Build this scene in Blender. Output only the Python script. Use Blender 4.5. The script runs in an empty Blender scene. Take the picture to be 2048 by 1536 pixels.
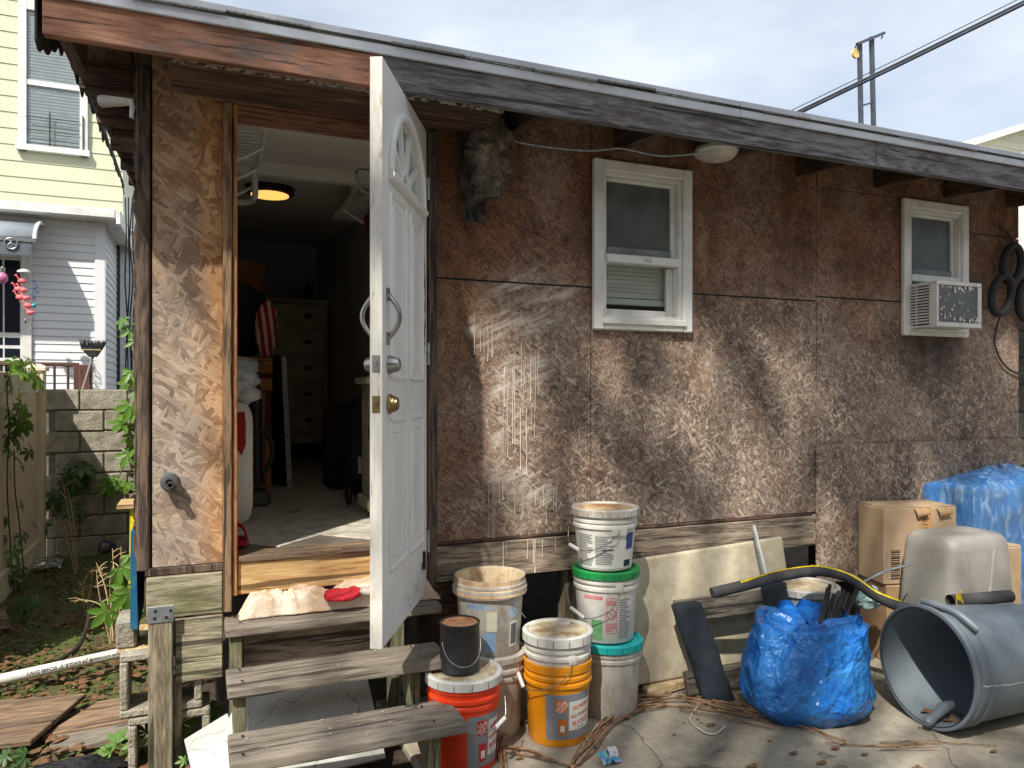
import bpy, math, random
from mathutils import Vector, Matrix, noise, Euler
random.seed(7)
SC = bpy.context.scene
COL = SC.collection
# ------------------------------------------------------------ camera, sky, sun, exposure
FPX, CXP, HYP, CD, CH = 1500.0, 1024.0, 787.0, 3.35, 1.5
VX, VY, RX, RY = .386, .9225, .9225, -.386
cam = bpy.data.cameras.new('camera'); camo = bpy.data.objects.new('camera', cam); COL.objects.link(camo)
cam.sensor_width = 36; cam.lens = 36 * FPX / 2048; cam.shift_y = (HYP - 768) / 2048
cam.clip_start = .05; cam.clip_end = 2000
camo.location = (0, -CD, CH)
camo.rotation_euler = (math.pi / 2, 0, -math.atan2(VX, VY))
SC.camera = camo
SUN_EL = 50.0; SUN_AZ = 42.0          # light travels towards +Y, turned SUN_AZ degrees to +X
wd = bpy.data.worlds.new('World'); SC.world = wd; wd.use_nodes = True
nt = wd.node_tree; nt.nodes.clear()
_o = nt.nodes.new('ShaderNodeOutputWorld'); _b = nt.nodes.new('ShaderNodeBackground'); _s = nt.nodes.new('ShaderNodeTexSky')
_s.sky_type = 'NISHITA'; _s.sun_disc = False; _s.sun_elevation = math.radians(SUN_EL); _s.sun_rotation = math.radians(180 + SUN_AZ)
_s.air_density = 1.0; _s.dust_density = 1.5
_tc = nt.nodes.new('ShaderNodeTexCoord'); _mp = nt.nodes.new('ShaderNodeMapping'); _mp.inputs['Scale'].default_value = (1.3, 1.3, 3.4)
_n = nt.nodes.new('ShaderNodeTexNoise'); _n.inputs['Scale'].default_value = 2.1; _n.inputs['Detail'].default_value = 7; _n.inputs['Roughness'].default_value = .55
_r = nt.nodes.new('ShaderNodeValToRGB'); _r.color_ramp.elements[0].position = .36; _r.color_ramp.elements[1].position = .66
_r.color_ramp.elements[0].color = (.48, .48, .48, 1); _r.color_ramp.elements[1].color = (.9, .9, .9, 1)
_m = nt.nodes.new('ShaderNodeMix'); _m.data_type = 'RGBA'; _m.inputs[7].default_value = (5.7, 6.1, 6.6, 1)
L = nt.links.new
L(_tc.outputs['Generated'], _mp.inputs[0]); L(_mp.outputs[0], _n.inputs['Vector']); L(_n.outputs[0], _r.inputs[0]); L(_r.outputs[0], _m.inputs[0])
L(_s.outputs[0], _m.inputs[6]); L(_m.outputs[2], _b.inputs[0]); L(_b.outputs[0], _o.inputs[0]); _b.inputs[1].default_value = .12
sl = bpy.data.lights.new('sun', 'SUN'); slo = bpy.data.objects.new('sun', sl); COL.objects.link(slo)
sl.energy = 4.3; sl.angle = math.radians(.9); sl.color = (1, .94, .85)
_ce = math.cos(math.radians(SUN_EL))
SDIR = Vector((math.sin(math.radians(SUN_AZ)) * _ce, math.cos(math.radians(SUN_AZ)) * _ce, -math.sin(math.radians(SUN_EL))))
slo.rotation_euler = SDIR.to_track_quat('-Z', 'Y').to_euler(); slo.location = (-4, -8, 9)
SC.view_settings.view_transform = 'Standard'; SC.view_settings.look = 'None'; SC.view_settings.gamma = 1; SC.view_settings.exposure = 0.5
SC.render.engine = 'CYCLES'; SC.cycles.max_bounces = 6; SC.cycles.diffuse_bounces = 6; SC.cycles.glossy_bounces = 3; SC.cycles.transmission_bounces = 4; SC.cycles.transparent_max_bounces = 12

# ------------------------------------------------------------ photo pixel -> place (a direction; depth from a known plane)
def onpl(px, py, nx, ny, c):
    u = (px - CXP) / FPX; a = VX + u * RX; b = VY + u * RY
    t = (c + ny * CD) / (nx * a + ny * b)
    return Vector((t * a, -CD + t * b, CH + (HYP - py) * t / FPX))
def ony(px, py, y=0): return onpl(px, py, 0, 1, y)
def onx(px, py, x): return onpl(px, py, 1, 0, x)
def onz(px, py, z=0):
    t = (CH - z) * FPX / (py - HYP); u = (px - CXP) / FPX
    return Vector((t * (VX + u * RX), -CD + t * (VY + u * RY), z))
def att(px, py, t):
    u = (px - CXP) / FPX
    return Vector((t * (VX + u * RX), -CD + t * (VY + u * RY), CH + (HYP - py) * t / FPX))

# ------------------------------------------------------------ objects
WL = {}
def tag(o, label=None, cat=None, group=None, kind=None):
    if label: o['label'] = label
    if cat: o['category'] = cat
    if group: o['group'] = group
    if kind: o['kind'] = kind
    return o
def _par(o, parent):
    if parent is not None:
        o.parent = parent; o.matrix_parent_inverse = Matrix.Translation(-WL[parent.name])
def thing(name, loc, label, cat, group=None, parent=None):
    o = bpy.data.objects.new(name, None); COL.objects.link(o); o.empty_display_size = .1
    o.location = loc; WL[o.name] = Vector(loc); _par(o, parent)
    return tag(o, label, cat, group)
class MB:
    def __init__(s): s.v = []; s.f = []; s.m = []; s.cm = 0
    def add(s, vs, fs):
        b = len(s.v); s.v += [Vector(p) for p in vs]; s.f += [tuple(b + i for i in f) for f in fs]; s.m += [s.cm] * len(fs); return s
    def hexa(s, p):   # 0-3 bottom ring, 4-7 top ring
        return s.add(p, [(3, 2, 1, 0), (4, 5, 6, 7), (0, 1, 5, 4), (1, 2, 6, 5), (2, 3, 7, 6), (3, 0, 4, 7)])
    def box(s, x0, x1, y0, y1, z0, z1):
        return s.hexa([(x0, y0, z0), (x1, y0, z0), (x1, y1, z0), (x0, y1, z0), (x0, y0, z1), (x1, y0, z1), (x1, y1, z1), (x0, y1, z1)])
    def obox(s, c, sz, M):
        c = Vector(c); a, b, d = [k / 2 for k in sz]
        P = [(-a, -b, -d), (a, -b, -d), (a, b, -d), (-a, b, -d), (-a, -b, d), (a, -b, d), (a, b, d), (-a, b, d)]
        return s.hexa([c + M @ Vector(p) for p in P])
    def bar(s, p, q, w, h, up=(0, 0, 1)):
        p = Vector(p); q = Vector(q); d = (q - p); l = d.length; d.normalize(); u = Vector(up)
        r = d.cross(u); r = r.normalized() if r.length > 1e-5 else Vector((1, 0, 0)); u = r.cross(d).normalized()
        M = Matrix((d, r, u)).transposed()
        return s.obox((p + q) / 2, (l, w, h), M)
    def tube(s, pts, r, n=8, cap=True):
        pts = [Vector(p) for p in pts]; k = len(pts); R = r if isinstance(r, (list, tuple)) else [r] * k
        b = len(s.v); pr = None; vs = []; fs = []
        for i, p in enumerate(pts):
            d = (pts[min(i + 1, k - 1)] - pts[max(i - 1, 0)]).normalized()
            if pr is None:
                a = Vector((0, 0, 1)) if abs(d.z) < .9 else Vector((1, 0, 0)); x = d.cross(a).normalized()
            else:
                x = (pr - d * pr.dot(d)); x = x.normalized() if x.length > 1e-6 else d.orthogonal().normalized()
            pr = x; y = d.cross(x)
            for j in range(n):
                t = 2 * math.pi * j / n; vs.append(p + (x * math.cos(t) + y * math.sin(t)) * R[i])
        for i in range(k - 1):
            for j in range(n):
                fs.append((i * n + j, i * n + (j + 1) % n, (i + 1) * n + (j + 1) % n, (i + 1) * n + j))
        if cap: fs += [tuple(range(n - 1, -1, -1)), tuple((k - 1) * n + j for j in range(n))]
        return s.add(vs, fs)
    def lathe(s, prof, n=32, c=(0, 0, 0), M=None, close0=True, close1=True):
        c = Vector(c); vs = []; fs = []
        for r, z in prof:
            for j in range(n):
                t = 2 * math.pi * j / n; p = Vector((r * math.cos(t), r * math.sin(t), z)); vs.append(c + (M @ p if M else p))
        k = len(prof)
        for i in range(k - 1):
            for j in range(n): fs.append((i * n + j, i * n + (j + 1) % n, (i + 1) * n + (j + 1) % n, (i + 1) * n + j))
        if close0: fs.append(tuple(range(n - 1, -1, -1)))
        if close1: fs.append(tuple((k - 1) * n + j for j in range(n)))
        return s.add(vs, fs)
    def prism(s, poly, fn, w0, w1):
        n = len(poly); vs = [fn(u, v, w0) for u, v in poly] + [fn(u, v, w1) for u, v in poly]
        fs = [tuple(range(n - 1, -1, -1)), tuple(range(n, 2 * n))] + [(i, (i + 1) % n, n + (i + 1) % n, n + i) for i in range(n)]
        return s.add(vs, fs)
    def grid(s, fn, nu, nv, wrap=False):
        vs = [fn(i / nu, j / nv) for j in range(nv + 1) for i in range(nu + (0 if wrap else 1))]; w = nu + (0 if wrap else 1); fs = []
        for j in range(nv):
            for i in range(nu):
                fs.append((j * w + i, j * w + (i + 1) % w, (j + 1) * w + (i + 1) % w, (j + 1) * w + i))
        return s.add(vs, fs)
    def o(s, name, mats, parent=None, label=None, cat=None, group=None, kind=None, smooth=False, bevel=0, seg=1, recalc=True):
        me = bpy.data.meshes.new(name)
        xs = [p.x for p in s.v]; ys = [p.y for p in s.v]; zs = [p.z for p in s.v]
        org = Vector(((min(xs) + max(xs)) / 2, (min(ys) + max(ys)) / 2, min(zs)))
        me.from_pydata([p - org for p in s.v], [], s.f)
        for mm in (mats if isinstance(mats, (list, tuple)) else [mats]): me.materials.append(mm)
        me.polygons.foreach_set('material_index', s.m)
        if recalc:
            import bmesh
            bm = bmesh.new(); bm.from_mesh(me); bmesh.ops.recalc_face_normals(bm, faces=bm.faces); bm.to_mesh(me); bm.free()
        if smooth:
            me.polygons.foreach_set('use_smooth', [True] * len(me.polygons))
            if smooth != 2: me.set_sharp_from_angle(angle=math.radians(38))
        me.update()
        ob = bpy.data.objects.new(name, me); COL.objects.link(ob); ob.location = org; WL[ob.name] = org; _par(ob, parent)
        if bevel:
            bv = ob.modifiers.new('bevel', 'BEVEL'); bv.width = bevel; bv.segments = seg; bv.limit_method = 'ANGLE'; bv.angle_limit = math.radians(40)
        return tag(ob, label, cat, group, kind)
def inst(src, loc, rot=(0, 0, 0), sc=(1, 1, 1), parent=None, name=None, **k):
    ob = bpy.data.objects.new(name or src.name.split('.')[0], src.data); COL.objects.link(ob)
    ob.location = loc; ob.rotation_euler = rot; ob.scale = sc; WL[ob.name] = Vector(loc); _par(ob, parent)
    for md in src.modifiers:
        if md.type == 'BEVEL':
            bv = ob.modifiers.new('bevel', 'BEVEL'); bv.width = md.width; bv.segments = md.segments; bv.limit_method = 'ANGLE'; bv.angle_limit = md.angle_limit
    return tag(ob, **k)
def B(name, mat, parent, x0, x1, y0, y1, z0, z1, bevel=.003, **k): return MB().box(x0, x1, y0, y1, z0, z1).o(name, mat, parent, bevel=bevel, **k)
def nz(p, s=1.0, o=0): return noise.noise(Vector(p) * s + Vector((o, o * 1.7, o * .3)))
def text_geo(txt, size):
    cu = bpy.data.curves.new('t', 'FONT'); cu.body = txt; cu.size = size; cu.align_x = 'CENTER'; cu.align_y = 'CENTER'; cu.resolution_u = 2
    ob = bpy.data.objects.new('t', cu); COL.objects.link(ob)
    bpy.context.view_layer.update()
    me = bpy.data.meshes.new_from_object(ob.evaluated_get(bpy.context.evaluated_depsgraph_get()))
    vs = [v.co.copy() for v in me.vertices]; fs = [tuple(p.vertices) for p in me.polygons]
    bpy.data.objects.remove(ob); bpy.data.curves.remove(cu); bpy.data.meshes.remove(me)
    return vs, fs

# ------------------------------------------------------------ materials
class NG:
    def __init__(s, name):
        s.mat = bpy.data.materials.new(name); s.mat.use_nodes = True; s.nt = s.mat.node_tree
        s.b = s.nt.nodes['Principled BSDF']; s.out = s.nt.nodes['Material Output']
    def set(s, sock, v):
        if isinstance(v, bpy.types.NodeSocket): s.nt.links.new(v, sock)
        elif v is not None:
            if sock.type == 'RGBA' and len(v) == 3: v = (*v, 1)
            sock.default_value = v
    def node(s, t, ins={}, **pr):
        n = s.nt.nodes.new(t)
        for k, v in pr.items(): setattr(n, k, v)
        for k, v in ins.items(): s.set(n.inputs[k], v)
        return n
    def pos(s): return s.node('ShaderNodeNewGeometry').outputs['Position']
    def objc(s): return s.node('ShaderNodeTexCoord').outputs['Object']
    def rnd(s): return s.node('ShaderNodeObjectInfo').outputs['Random']
    def math(s, op, a, b=None, c=None, clamp=False):
        n = s.nt.nodes.new('ShaderNodeMath'); n.operation = op; n.use_clamp = clamp
        for i, v in enumerate((a, b, c)):
            if v is not None: s.set(n.inputs[i], v)
        return n.outputs[0]
    def vadd(s, a, b):
        n = s.nt.nodes.new('ShaderNodeVectorMath'); n.operation = 'ADD'; s.set(n.inputs[0], a); s.set(n.inputs[1], b); return n.outputs[0]
    def mapp(s, v, loc=(0, 0, 0), rot=(0, 0, 0), sc=(1, 1, 1)):
        return s.node('ShaderNodeMapping', {0: v, 1: loc, 2: rot, 3: sc}).outputs[0]
    def noise(s, v, sc, det=4, rough=.55, dist=0):
        return s.node('ShaderNodeTexNoise', {'Vector': v, 'Scale': sc, 'Detail': det, 'Roughness': rough, 'Distortion': dist}).outputs[0]
    def vor(s, v, sc, feature='F1'):
        return s.node('ShaderNodeTexVoronoi', {'Vector': v, 'Scale': sc}, feature=feature)
    def ramp(s, f, stops):
        n = s.nt.nodes.new('ShaderNodeValToRGB'); e = n.color_ramp.elements
        while len(e) < len(stops): e.new(.5)
        for i, (p, c) in enumerate(stops):
            e[i].position = p; e[i].color = (c, c, c, 1) if isinstance(c, (int, float)) else (*c, 1)
        s.set(n.inputs[0], f); return n.outputs[0]
    def sm(s, f, a, b):
        n = s.node('ShaderNodeMapRange', {0: f, 1: a, 2: b, 3: 0.0, 4: 1.0}); n.interpolation_type = 'SMOOTHSTEP'; return n.outputs[0]
    def mix(s, f, a, b, mode='MIX'):
        n = s.nt.nodes.new('ShaderNodeMix'); n.data_type = 'RGBA'; n.blend_type = mode
        s.set(n.inputs[0], f); s.set(n.inputs[6], a); s.set(n.inputs[7], b); return n.outputs[2]
    def fin(s, col, rough=.7, bump=None, bs=.3, bd=.01, **kw):
        s.set(s.b.inputs['Base Color'], col); s.set(s.b.inputs['Roughness'], rough)
        if bump is not None:
            n = s.node('ShaderNodeBump', {'Strength': bs, 'Distance': bd, 'Height': bump}); s.nt.links.new(n.outputs[0], s.b.inputs['Normal'])
        for k, v in kw.items(): s.set(s.b.inputs[k.replace('_', ' ')], v)
        return s.mat
def rgb(r, g, b):     # sRGB 0-255 -> linear
    return tuple((c / 255 / 12.92 if c < 10 else ((c / 255 + .055) / 1.055) ** 2.4) for c in (r, g, b))
def M_plain(name, c, c2=None, rough=.5, sc=6, lo=.4, hi=.65, bump=.15, bsc=60, metal=0, bd=.004, **kw):
    g = NG(name); v = g.vadd(g.objc(), g.node('ShaderNodeCombineXYZ', {0: g.math('MULTIPLY', g.rnd(), 37.0)}).outputs[0])
    n1 = g.noise(v, sc, 6, .6); n2 = g.noise(v, bsc, 3)
    col = g.mix(g.ramp(n1, [(lo, 0), (hi, 1)]), c, c2 if c2 else tuple(k * .78 for k in c))
    col = g.mix(.18, col, g.mix(n2, (.0, .0, .0), (1, 1, 1)), 'OVERLAY')
    rr = g.math('ADD', rough - .08, g.math('MULTIPLY', n1, .2))
    return g.fin(col, rr, g.math('ADD', n2, g.math('MULTIPLY', n1, 2.0)), bump, bd, Metallic=metal, **kw)
def M_wood(name, c1, c2, axis='X', grain=26, patch=None, plo=.5, phi=.68, rough=.8, bs=.5, tint=None):
    g = NG(name); rv = g.node('ShaderNodeCombineXYZ', {0: g.math('MULTIPLY', g.rnd(), 31.0), 1: g.math('MULTIPLY', g.rnd(), 13.0), 2: g.math('MULTIPLY', g.rnd(), 57.0)}).outputs[0]
    v = g.vadd(g.objc(), rv); lo = {'X': 0, 'Y': 1, 'Z': 2}[axis]
    s1 = [1, 1, 1]; s1[lo] = .11; v1 = g.mapp(v, sc=s1)
    s2 = [1, 1, 1]; s2[lo] = .14; v2 = g.mapp(v, sc=s2)
    big = g.noise(v2, 7, 3, .5, .6)
    rings = g.math('SINE', g.math('MULTIPLY', big, 48.0)); rings = g.math('ADD', g.math('MULTIPLY', rings, .5), .5)
    fine = g.noise(v1, grain * 6, 6, .65); mid = g.noise(v1, grain, 4, .6)
    val = g.math('ADD', g.math('MULTIPLY', fine, .53), g.math('ADD', g.math('MULTIPLY', mid, .37), g.math('MULTIPLY', rings, .1)))
    col = g.ramp(val, [(.30, tuple(k * .38 for k in c2)), (.43, c2), (.58, c1), (.72, tuple(min(1, k * 1.25) for k in c1))])
    kn = g.vor(g.mapp(v, sc=[(2.1 if i == lo else 6.5) for i in range(3)]), 1.0).outputs['Distance']
    col = g.mix(g.ramp(kn, [(.035, .8), (.085, 0)]), col, tuple(k * .35 for k in c2))
    s3 = [1, 1, 1]; s3[lo] = .035; cr = g.ramp(g.noise(g.mapp(v, sc=s3), 34, 3, .5), [(.60, 0), (.62, .85)])
    col = g.mix(cr, col, tuple(k * .22 for k in c2))
    if patch is not None:
        pn = g.noise(g.mapp(v, sc=[(.35 if i == lo else 1.2) for i in range(3)]), 5, 7, .68)
        col = g.mix(g.ramp(pn, [(plo, 0), (phi, 1)]), col, g.mix(fine, tuple(k * .6 for k in patch), patch))
    return g.fin(col, rough, g.math('SUBTRACT', val, cr), bs, .006)
def M_osb(name, mode):
    g = NG(name); p = g.pos(); r = g.rnd()
    off = g.node('ShaderNodeCombineXYZ', {0: g.math('MULTIPLY', r, 17.0), 2: g.math('MULTIPLY', r, 29.0)}).outputs[0]
    sx = g.node('ShaderNodeSeparateXYZ', {0: p}); X, Z = sx.outputs[0], sx.outputs[2]
    q0 = g.vadd(p, off); sq = g.node('ShaderNodeSeparateXYZ', {0: q0})
    q = g.node('ShaderNodeCombineXYZ', {0: sq.outputs[0], 1: sq.outputs[2]}).outputs[0]
    warp = g.node('ShaderNodeTexNoise', {'Vector': q, 'Scale': 9.0, 'Detail': 2}); 
    wv = g.node('ShaderNodeVectorMath', {0: warp.outputs['Color'], 'Scale': .016}, operation='SCALE').outputs[0]
    q = g.vadd(q, wv)
    big = 1.2 if mode == 'left' else 3.3
    val = None; fib = None; hgt = None
    for k, th in enumerate((8, 150, 62, 112, 35)):
        v = g.mapp(g.mapp(q, loc=(k * 3.7, k * 1.9, 0), rot=(0, 0, math.radians(th))), sc=((8.0 + k * .9) * big, (40 + 6 * (k % 3)) * big, 1))
        vo = g.node('ShaderNodeTexVoronoi', {'Vector': v, 'Scale': 1.0, 'Randomness': 1.0}, voronoi_dimensions='2D')
        cs = g.node('ShaderNodeSeparateColor', {0: vo.outputs['Color']})
        f = g.node('ShaderNodeTexNoise', {'Vector': g.mapp(v, sc=(.16, 4.0, 1)), 'Scale': 1.6, 'Detail': 1.5, 'Roughness': .7}, noise_dimensions='2D').outputs[0]
        h = g.math('SUBTRACT', g.math('ADD', cs.outputs[1], .15), g.math('MULTIPLY', vo.outputs['Distance'], .6))
        if val is None: val, fib, hgt = cs.outputs[1], f, h
        else:
            mk = g.math('GREATER_THAN', cs.outputs[0], .62)
            val = g.mix(mk, val, cs.outputs[1]); fib = g.mix(mk, fib, f); hgt = g.mix(mk, hgt, h)
    pn = g.noise(p, 2.3, 6, .62); pn2 = g.noise(p, 7.0, 5, .6)
    # fibres streak each flake; weathered flakes go grey, sheltered ones keep the orange-brown
    grey = g.ramp(val, [(.0, rgb(140, 124, 110)), (.5, rgb(157, 140, 125)), (1, rgb(178, 162, 146))])
    if mode == 'left':
        fresh = g.ramp(val, [(.0, rgb(168, 118, 76)), (.5, rgb(184, 137, 93)), (1, rgb(204, 163, 118))])
        w = g.math('ADD', g.sm(X, -.06, .12), g.math('MULTIPLY', g.math('SUBTRACT', pn, .5), 1.7)); w = g.math('ADD', w, g.math('MULTIPLY', g.sm(Z, 1.6, 2.5), .55))
    else:
        fresh = g.ramp(val, [(.0, rgb(106, 70, 46)), (.5, rgb(122, 82, 54)), (1, rgb(142, 99, 66))])
        w = g.math('ADD', g.math('MULTIPLY', g.sm(Z, 1.5, 2.3), .8), g.math('MULTIPLY', g.math('SUBTRACT', pn, .52), 1.9))
        w = g.math('ADD', w, g.math('MULTIPLY', g.math('SUBTRACT', 1.0, g.sm(X, 1.05, 1.55)), .55))
        grey = g.mix(.55, grey, g.ramp(val, [(0, rgb(108, 86, 72)), (.6, rgb(134, 110, 94)), (1, rgb(172, 148, 128))]))
    col = g.mix(g.math('MULTIPLY', w, 1.0, clamp=True), grey, fresh)
    col = g.mix(.65, col, g.ramp(fib, [(.25, .2), (.5, .5), (.75, .74)]), 'OVERLAY'); col = g.mix(1.0, col, g.ramp(hgt, [(.0, .8 if mode == 'left' else .66), (.3, 1)]), 'MULTIPLY')
    col = g.mix(g.ramp(pn2, [(.52, 0), (.75, .3 if mode == 'left' else .55)]), col, rgb(70, 56, 48), 'MULTIPLY')
    if mode != 'left':
        pz = g.noise(g.mapp(p, sc=(1, 1, .55)), 3.4, 6, .66, .4); col = g.mix(g.ramp(pz, [(.30, .75), (.52, 0)]), col, rgb(112, 92, 80), 'MULTIPLY'); col = g.mix(g.ramp(pz, [(.55, 0), (.78, .4)]), col, rgb(186, 170, 154))
        for an, s1, s2, th in ((.35, 34, 120, .86), (-.75, 30, 105, .88), (1.35, 38, 130, .9)):
            fl = g.vor(g.vadd(g.mapp(g.mapp(p, rot=(0, an, 0)), sc=(s1, 1, s2)), (an * 7, 0, 0)), 1.0); fc = g.node('ShaderNodeSeparateColor', {0: fl.outputs['Color']}).outputs
            col = g.mix(g.math('MULTIPLY', g.math('GREATER_THAN', fc[0], th), g.math('MULTIPLY', fc[1], g.math('SUBTRACT', .62, g.math('MULTIPLY', w, .85), clamp=True))), col, rgb(204, 190, 170))
    if mode == 'wall':
        # old smears of white paint where a ladder and roller were used
        stn = g.noise(g.mapp(g.mapp(p, rot=(0, math.radians(24), 0)), sc=(1.6, 1, 9)), 2.6, 7, .7); cl_ = g.noise(p, 9, 6, .7); tot = None
        for cx, cz, a, b, rt, amt in ((1.50, 1.93, .36, .07, 24, .95), (1.42, 2.03, .30, .045, 30, .8), (1.24, 1.80, .09, .11, 0, .8), (1.45, 1.83, .30, .06, 14, .9), (1.36, 1.55, .08, .22, -20, .6), (1.52, 1.62, .12, .09, 20, .7), (1.30, 1.14, .09, .08, 0, .9), (1.45, 1.06, .13, .10, -30, 1.0), (1.57, 1.02, .08, .07, 0, .8), (1.33, 1.35, .06, .25, -12, .55)):
            dx_ = g.math('SUBTRACT', X, cx); dz_ = g.math('SUBTRACT', Z, cz); c_, s_ = math.cos(math.radians(rt)), math.sin(math.radians(rt))
            e1 = g.math('MULTIPLY_ADD', dx_, c_ / a, g.math('MULTIPLY', dz_, s_ / a)); e2 = g.math('MULTIPLY_ADD', dz_, c_ / b, g.math('MULTIPLY', dx_, -s_ / b))
            e = g.math('SUBTRACT', 1.0, g.math('MULTIPLY_ADD', e1, e1, g.math('MULTIPLY', e2, e2)), clamp=True); e = g.math('MULTIPLY', e, amt); tot = e if tot is None else g.math('MAXIMUM', tot, e)
        mk = g.math('MULTIPLY', g.sm(tot, .0, .7), g.math('MAXIMUM', g.ramp(stn, [(.45, 0), (.62, .8)]), g.ramp(cl_, [(.52, 0), (.66, .55)])))
        col = g.mix(mk, col, rgb(210, 200, 188))
        # darker patch below the air conditioner, fading downwards and sideways
        dx = g.math('ABSOLUTE', g.math('SUBTRACT', X, 4.22)); dk = g.math('MULTIPLY', g.math('SUBTRACT', 1.0, g.sm(dx, .12, .5)), g.math('MULTIPLY', g.sm(Z, 1.25, 1.75), g.math('SUBTRACT', 1.0, g.sm(Z, 1.86, 1.9))))
        col = g.mix(g.math('MULTIPLY', dk, g.ramp(pn2, [(.3, .3), (.6, .95)])), col, rgb(62, 50, 44))
    return g.fin(col, .82, hgt, .5 if mode == 'left' else .35, .005)
OSB_L = M_osb('osb_weathered_orange', 'left'); OSB_W = M_osb('osb_weathered_wall', 'wall'); OSB_E = M_osb('osb_loose_sheet', 'lean')
W_SKIRT = M_wood('skirt_wood', rgb(168, 152, 132), rgb(112, 98, 84), 'X', 22)
W_MOSS = M_wood('mossy_wood', rgb(172, 164, 138), rgb(122, 114, 92), 'X', 22, patch=rgb(104, 112, 58), plo=.54, phi=.72)
W_POST = M_wood('post_wood', rgb(158, 146, 122), rgb(104, 94, 76), 'Z', 20, patch=rgb(120, 118, 84), plo=.5, phi=.7)
W_FASC = M_wood('grey_fascia_wood', rgb(132, 132, 136), rgb(90, 88, 90), 'X', 20, patch=rgb(92, 72, 62), plo=.54, phi=.7)
W_RED = M_wood('red_fascia_wood', rgb(170, 124, 100), rgb(134, 92, 72), 'X', 16, patch=rgb(120, 114, 110), plo=.52, phi=.62)
W_DARK = M_wood('dark_rafter_wood', rgb(96, 74, 58), rgb(58, 44, 36), 'Y', 18)
W_DARKX = M_wood('dark_soffit_wood', rgb(104, 78, 62), rgb(64, 46, 38), 'X', 18, patch=rgb(150, 144, 124), plo=.58, phi=.7)
W_CORN = M_wood('corner_wood', rgb(112, 94, 78), rgb(66, 52, 44), 'Z', 24, bs=.9)
W_JAMB = M_wood('jamb_wood', rgb(196, 140, 88), rgb(150, 96, 54), 'Z', 24)
W_JAMBO = M_wood('casing_wood', rgb(150, 122, 92), rgb(96, 74, 54), 'Z', 24)
W_HEAD = M_wood('door_head_wood', rgb(160, 116, 90), rgb(116, 78, 58), 'X', 24)
W_PINE = M_wood('pine_sill', rgb(212, 178, 124), rgb(184, 142, 88), 'X', 18, rough=.65)
W_TREAD = M_wood('tread_wood', rgb(136, 127, 114), rgb(108, 99, 87), 'X', 22, patch=rgb(164, 152, 134), plo=.56, phi=.74)
W_PLANK = M_wood('old_plank', rgb(146, 120, 94), rgb(100, 80, 62), 'X', 20, patch=rgb(120, 104, 88), plo=.5, phi=.7)
W_RAIL = M_wood('frame_wood', rgb(118, 110, 98), rgb(76, 70, 62), 'X', 20)
WHITE_V = M_plain('white_vinyl', rgb(226, 226, 220), rgb(196, 194, 186), .45, 5, .45, .75, .06)
DOOR_W = M_plain('door_paint', rgb(232, 232, 228), rgb(214, 213, 208), .42, 3, .4, .8, .05, 90)
DRIP = M_plain('drip_edge_metal', rgb(206, 212, 220), rgb(180, 184, 190), .45, 4, .4, .75, .04)
SHING = M_plain('grey_shingle', rgb(168, 168, 164), rgb(96, 96, 98), .95, 70, .35, .65, .9, 220, bd=.004)
STEEL = M_plain('brushed_steel', rgb(176, 176, 174), rgb(140, 140, 138), .32, 20, metal=1.0, bump=.03)
BRASS = M_plain('worn_brass', rgb(164, 142, 100), rgb(120, 102, 72), .35, 20, metal=1.0, bump=.03)
GALV = M_plain('galvanised', rgb(176, 184, 188), rgb(140, 148, 152), .45, 24, metal=.8, bump=.05)
BLACK = M_plain('black_plastic', rgb(30, 31, 33), rgb(46, 46, 47), .5, 8)
DRYW = M_plain('drywall', rgb(234, 231, 222), rgb(222, 218, 208), .85, 1.5, .3, .8, .05)
DRYG = M_plain('grey_painted_wall', rgb(204, 204, 206), rgb(190, 190, 194), .8, 1.5, .3, .8, .05)
BLUEWRAP = M_plain('blue_edge_paint', rgb(22, 92, 128), rgb(60, 110, 130), .7, 14, .5, .75, .5, 40)
SOIL = M_plain('soil', rgb(86, 70, 54), rgb(52, 42, 34), .95, 9, .35, .65, .9, 45, bd=.02)
def _glass(name, tint, refl, rough=.03, screen=0):
    g = NG(name); tr = g.node('ShaderNodeBsdfTransparent', {0: tint}); gl = g.node('ShaderNodeBsdfGlossy', {0: (.9, .95, 1), 'Roughness': rough})
    lw = g.node('ShaderNodeLayerWeight', {0: .28}); f = g.math('ADD', refl, g.math('MULTIPLY', lw.outputs[0], .55))
    mx = g.node('ShaderNodeMixShader', {0: f}); g.nt.links.new(tr.outputs[0], mx.inputs[1]); g.nt.links.new(gl.outputs[0], mx.inputs[2])
    if screen:
        df = g.node('ShaderNodeBsdfDiffuse', {0: g.ramp(g.noise(g.objc(), 6, 5), [(.3, rgb(100, 108, 106)), (.7, rgb(136, 144, 140))])}); m2 = g.node('ShaderNodeMixShader', {0: screen}); g.nt.links.new(mx.outputs[0], m2.inputs[1]); g.nt.links.new(df.outputs[0], m2.inputs[2]); mx = m2
    g.nt.links.new(mx.outputs[0], g.out.inputs[0]); return g.mat
GLASS = _glass('window_glass', (.9, .94, .93), .03); GLASS_D = _glass('screened_glass', (.40, .43, .43), .035, .25, .55); GLASS_C = _glass('clear_house_glass', (.92, .94, .94), .02)
def _emit(name, c, st):
    g = NG(name); return g.fin((.8, .7, .5), .5, Emission_Color=c, Emission_Strength=st)
LAMP = _emit('lit_diffuser', (1, .52, .12, 1), .95)
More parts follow.
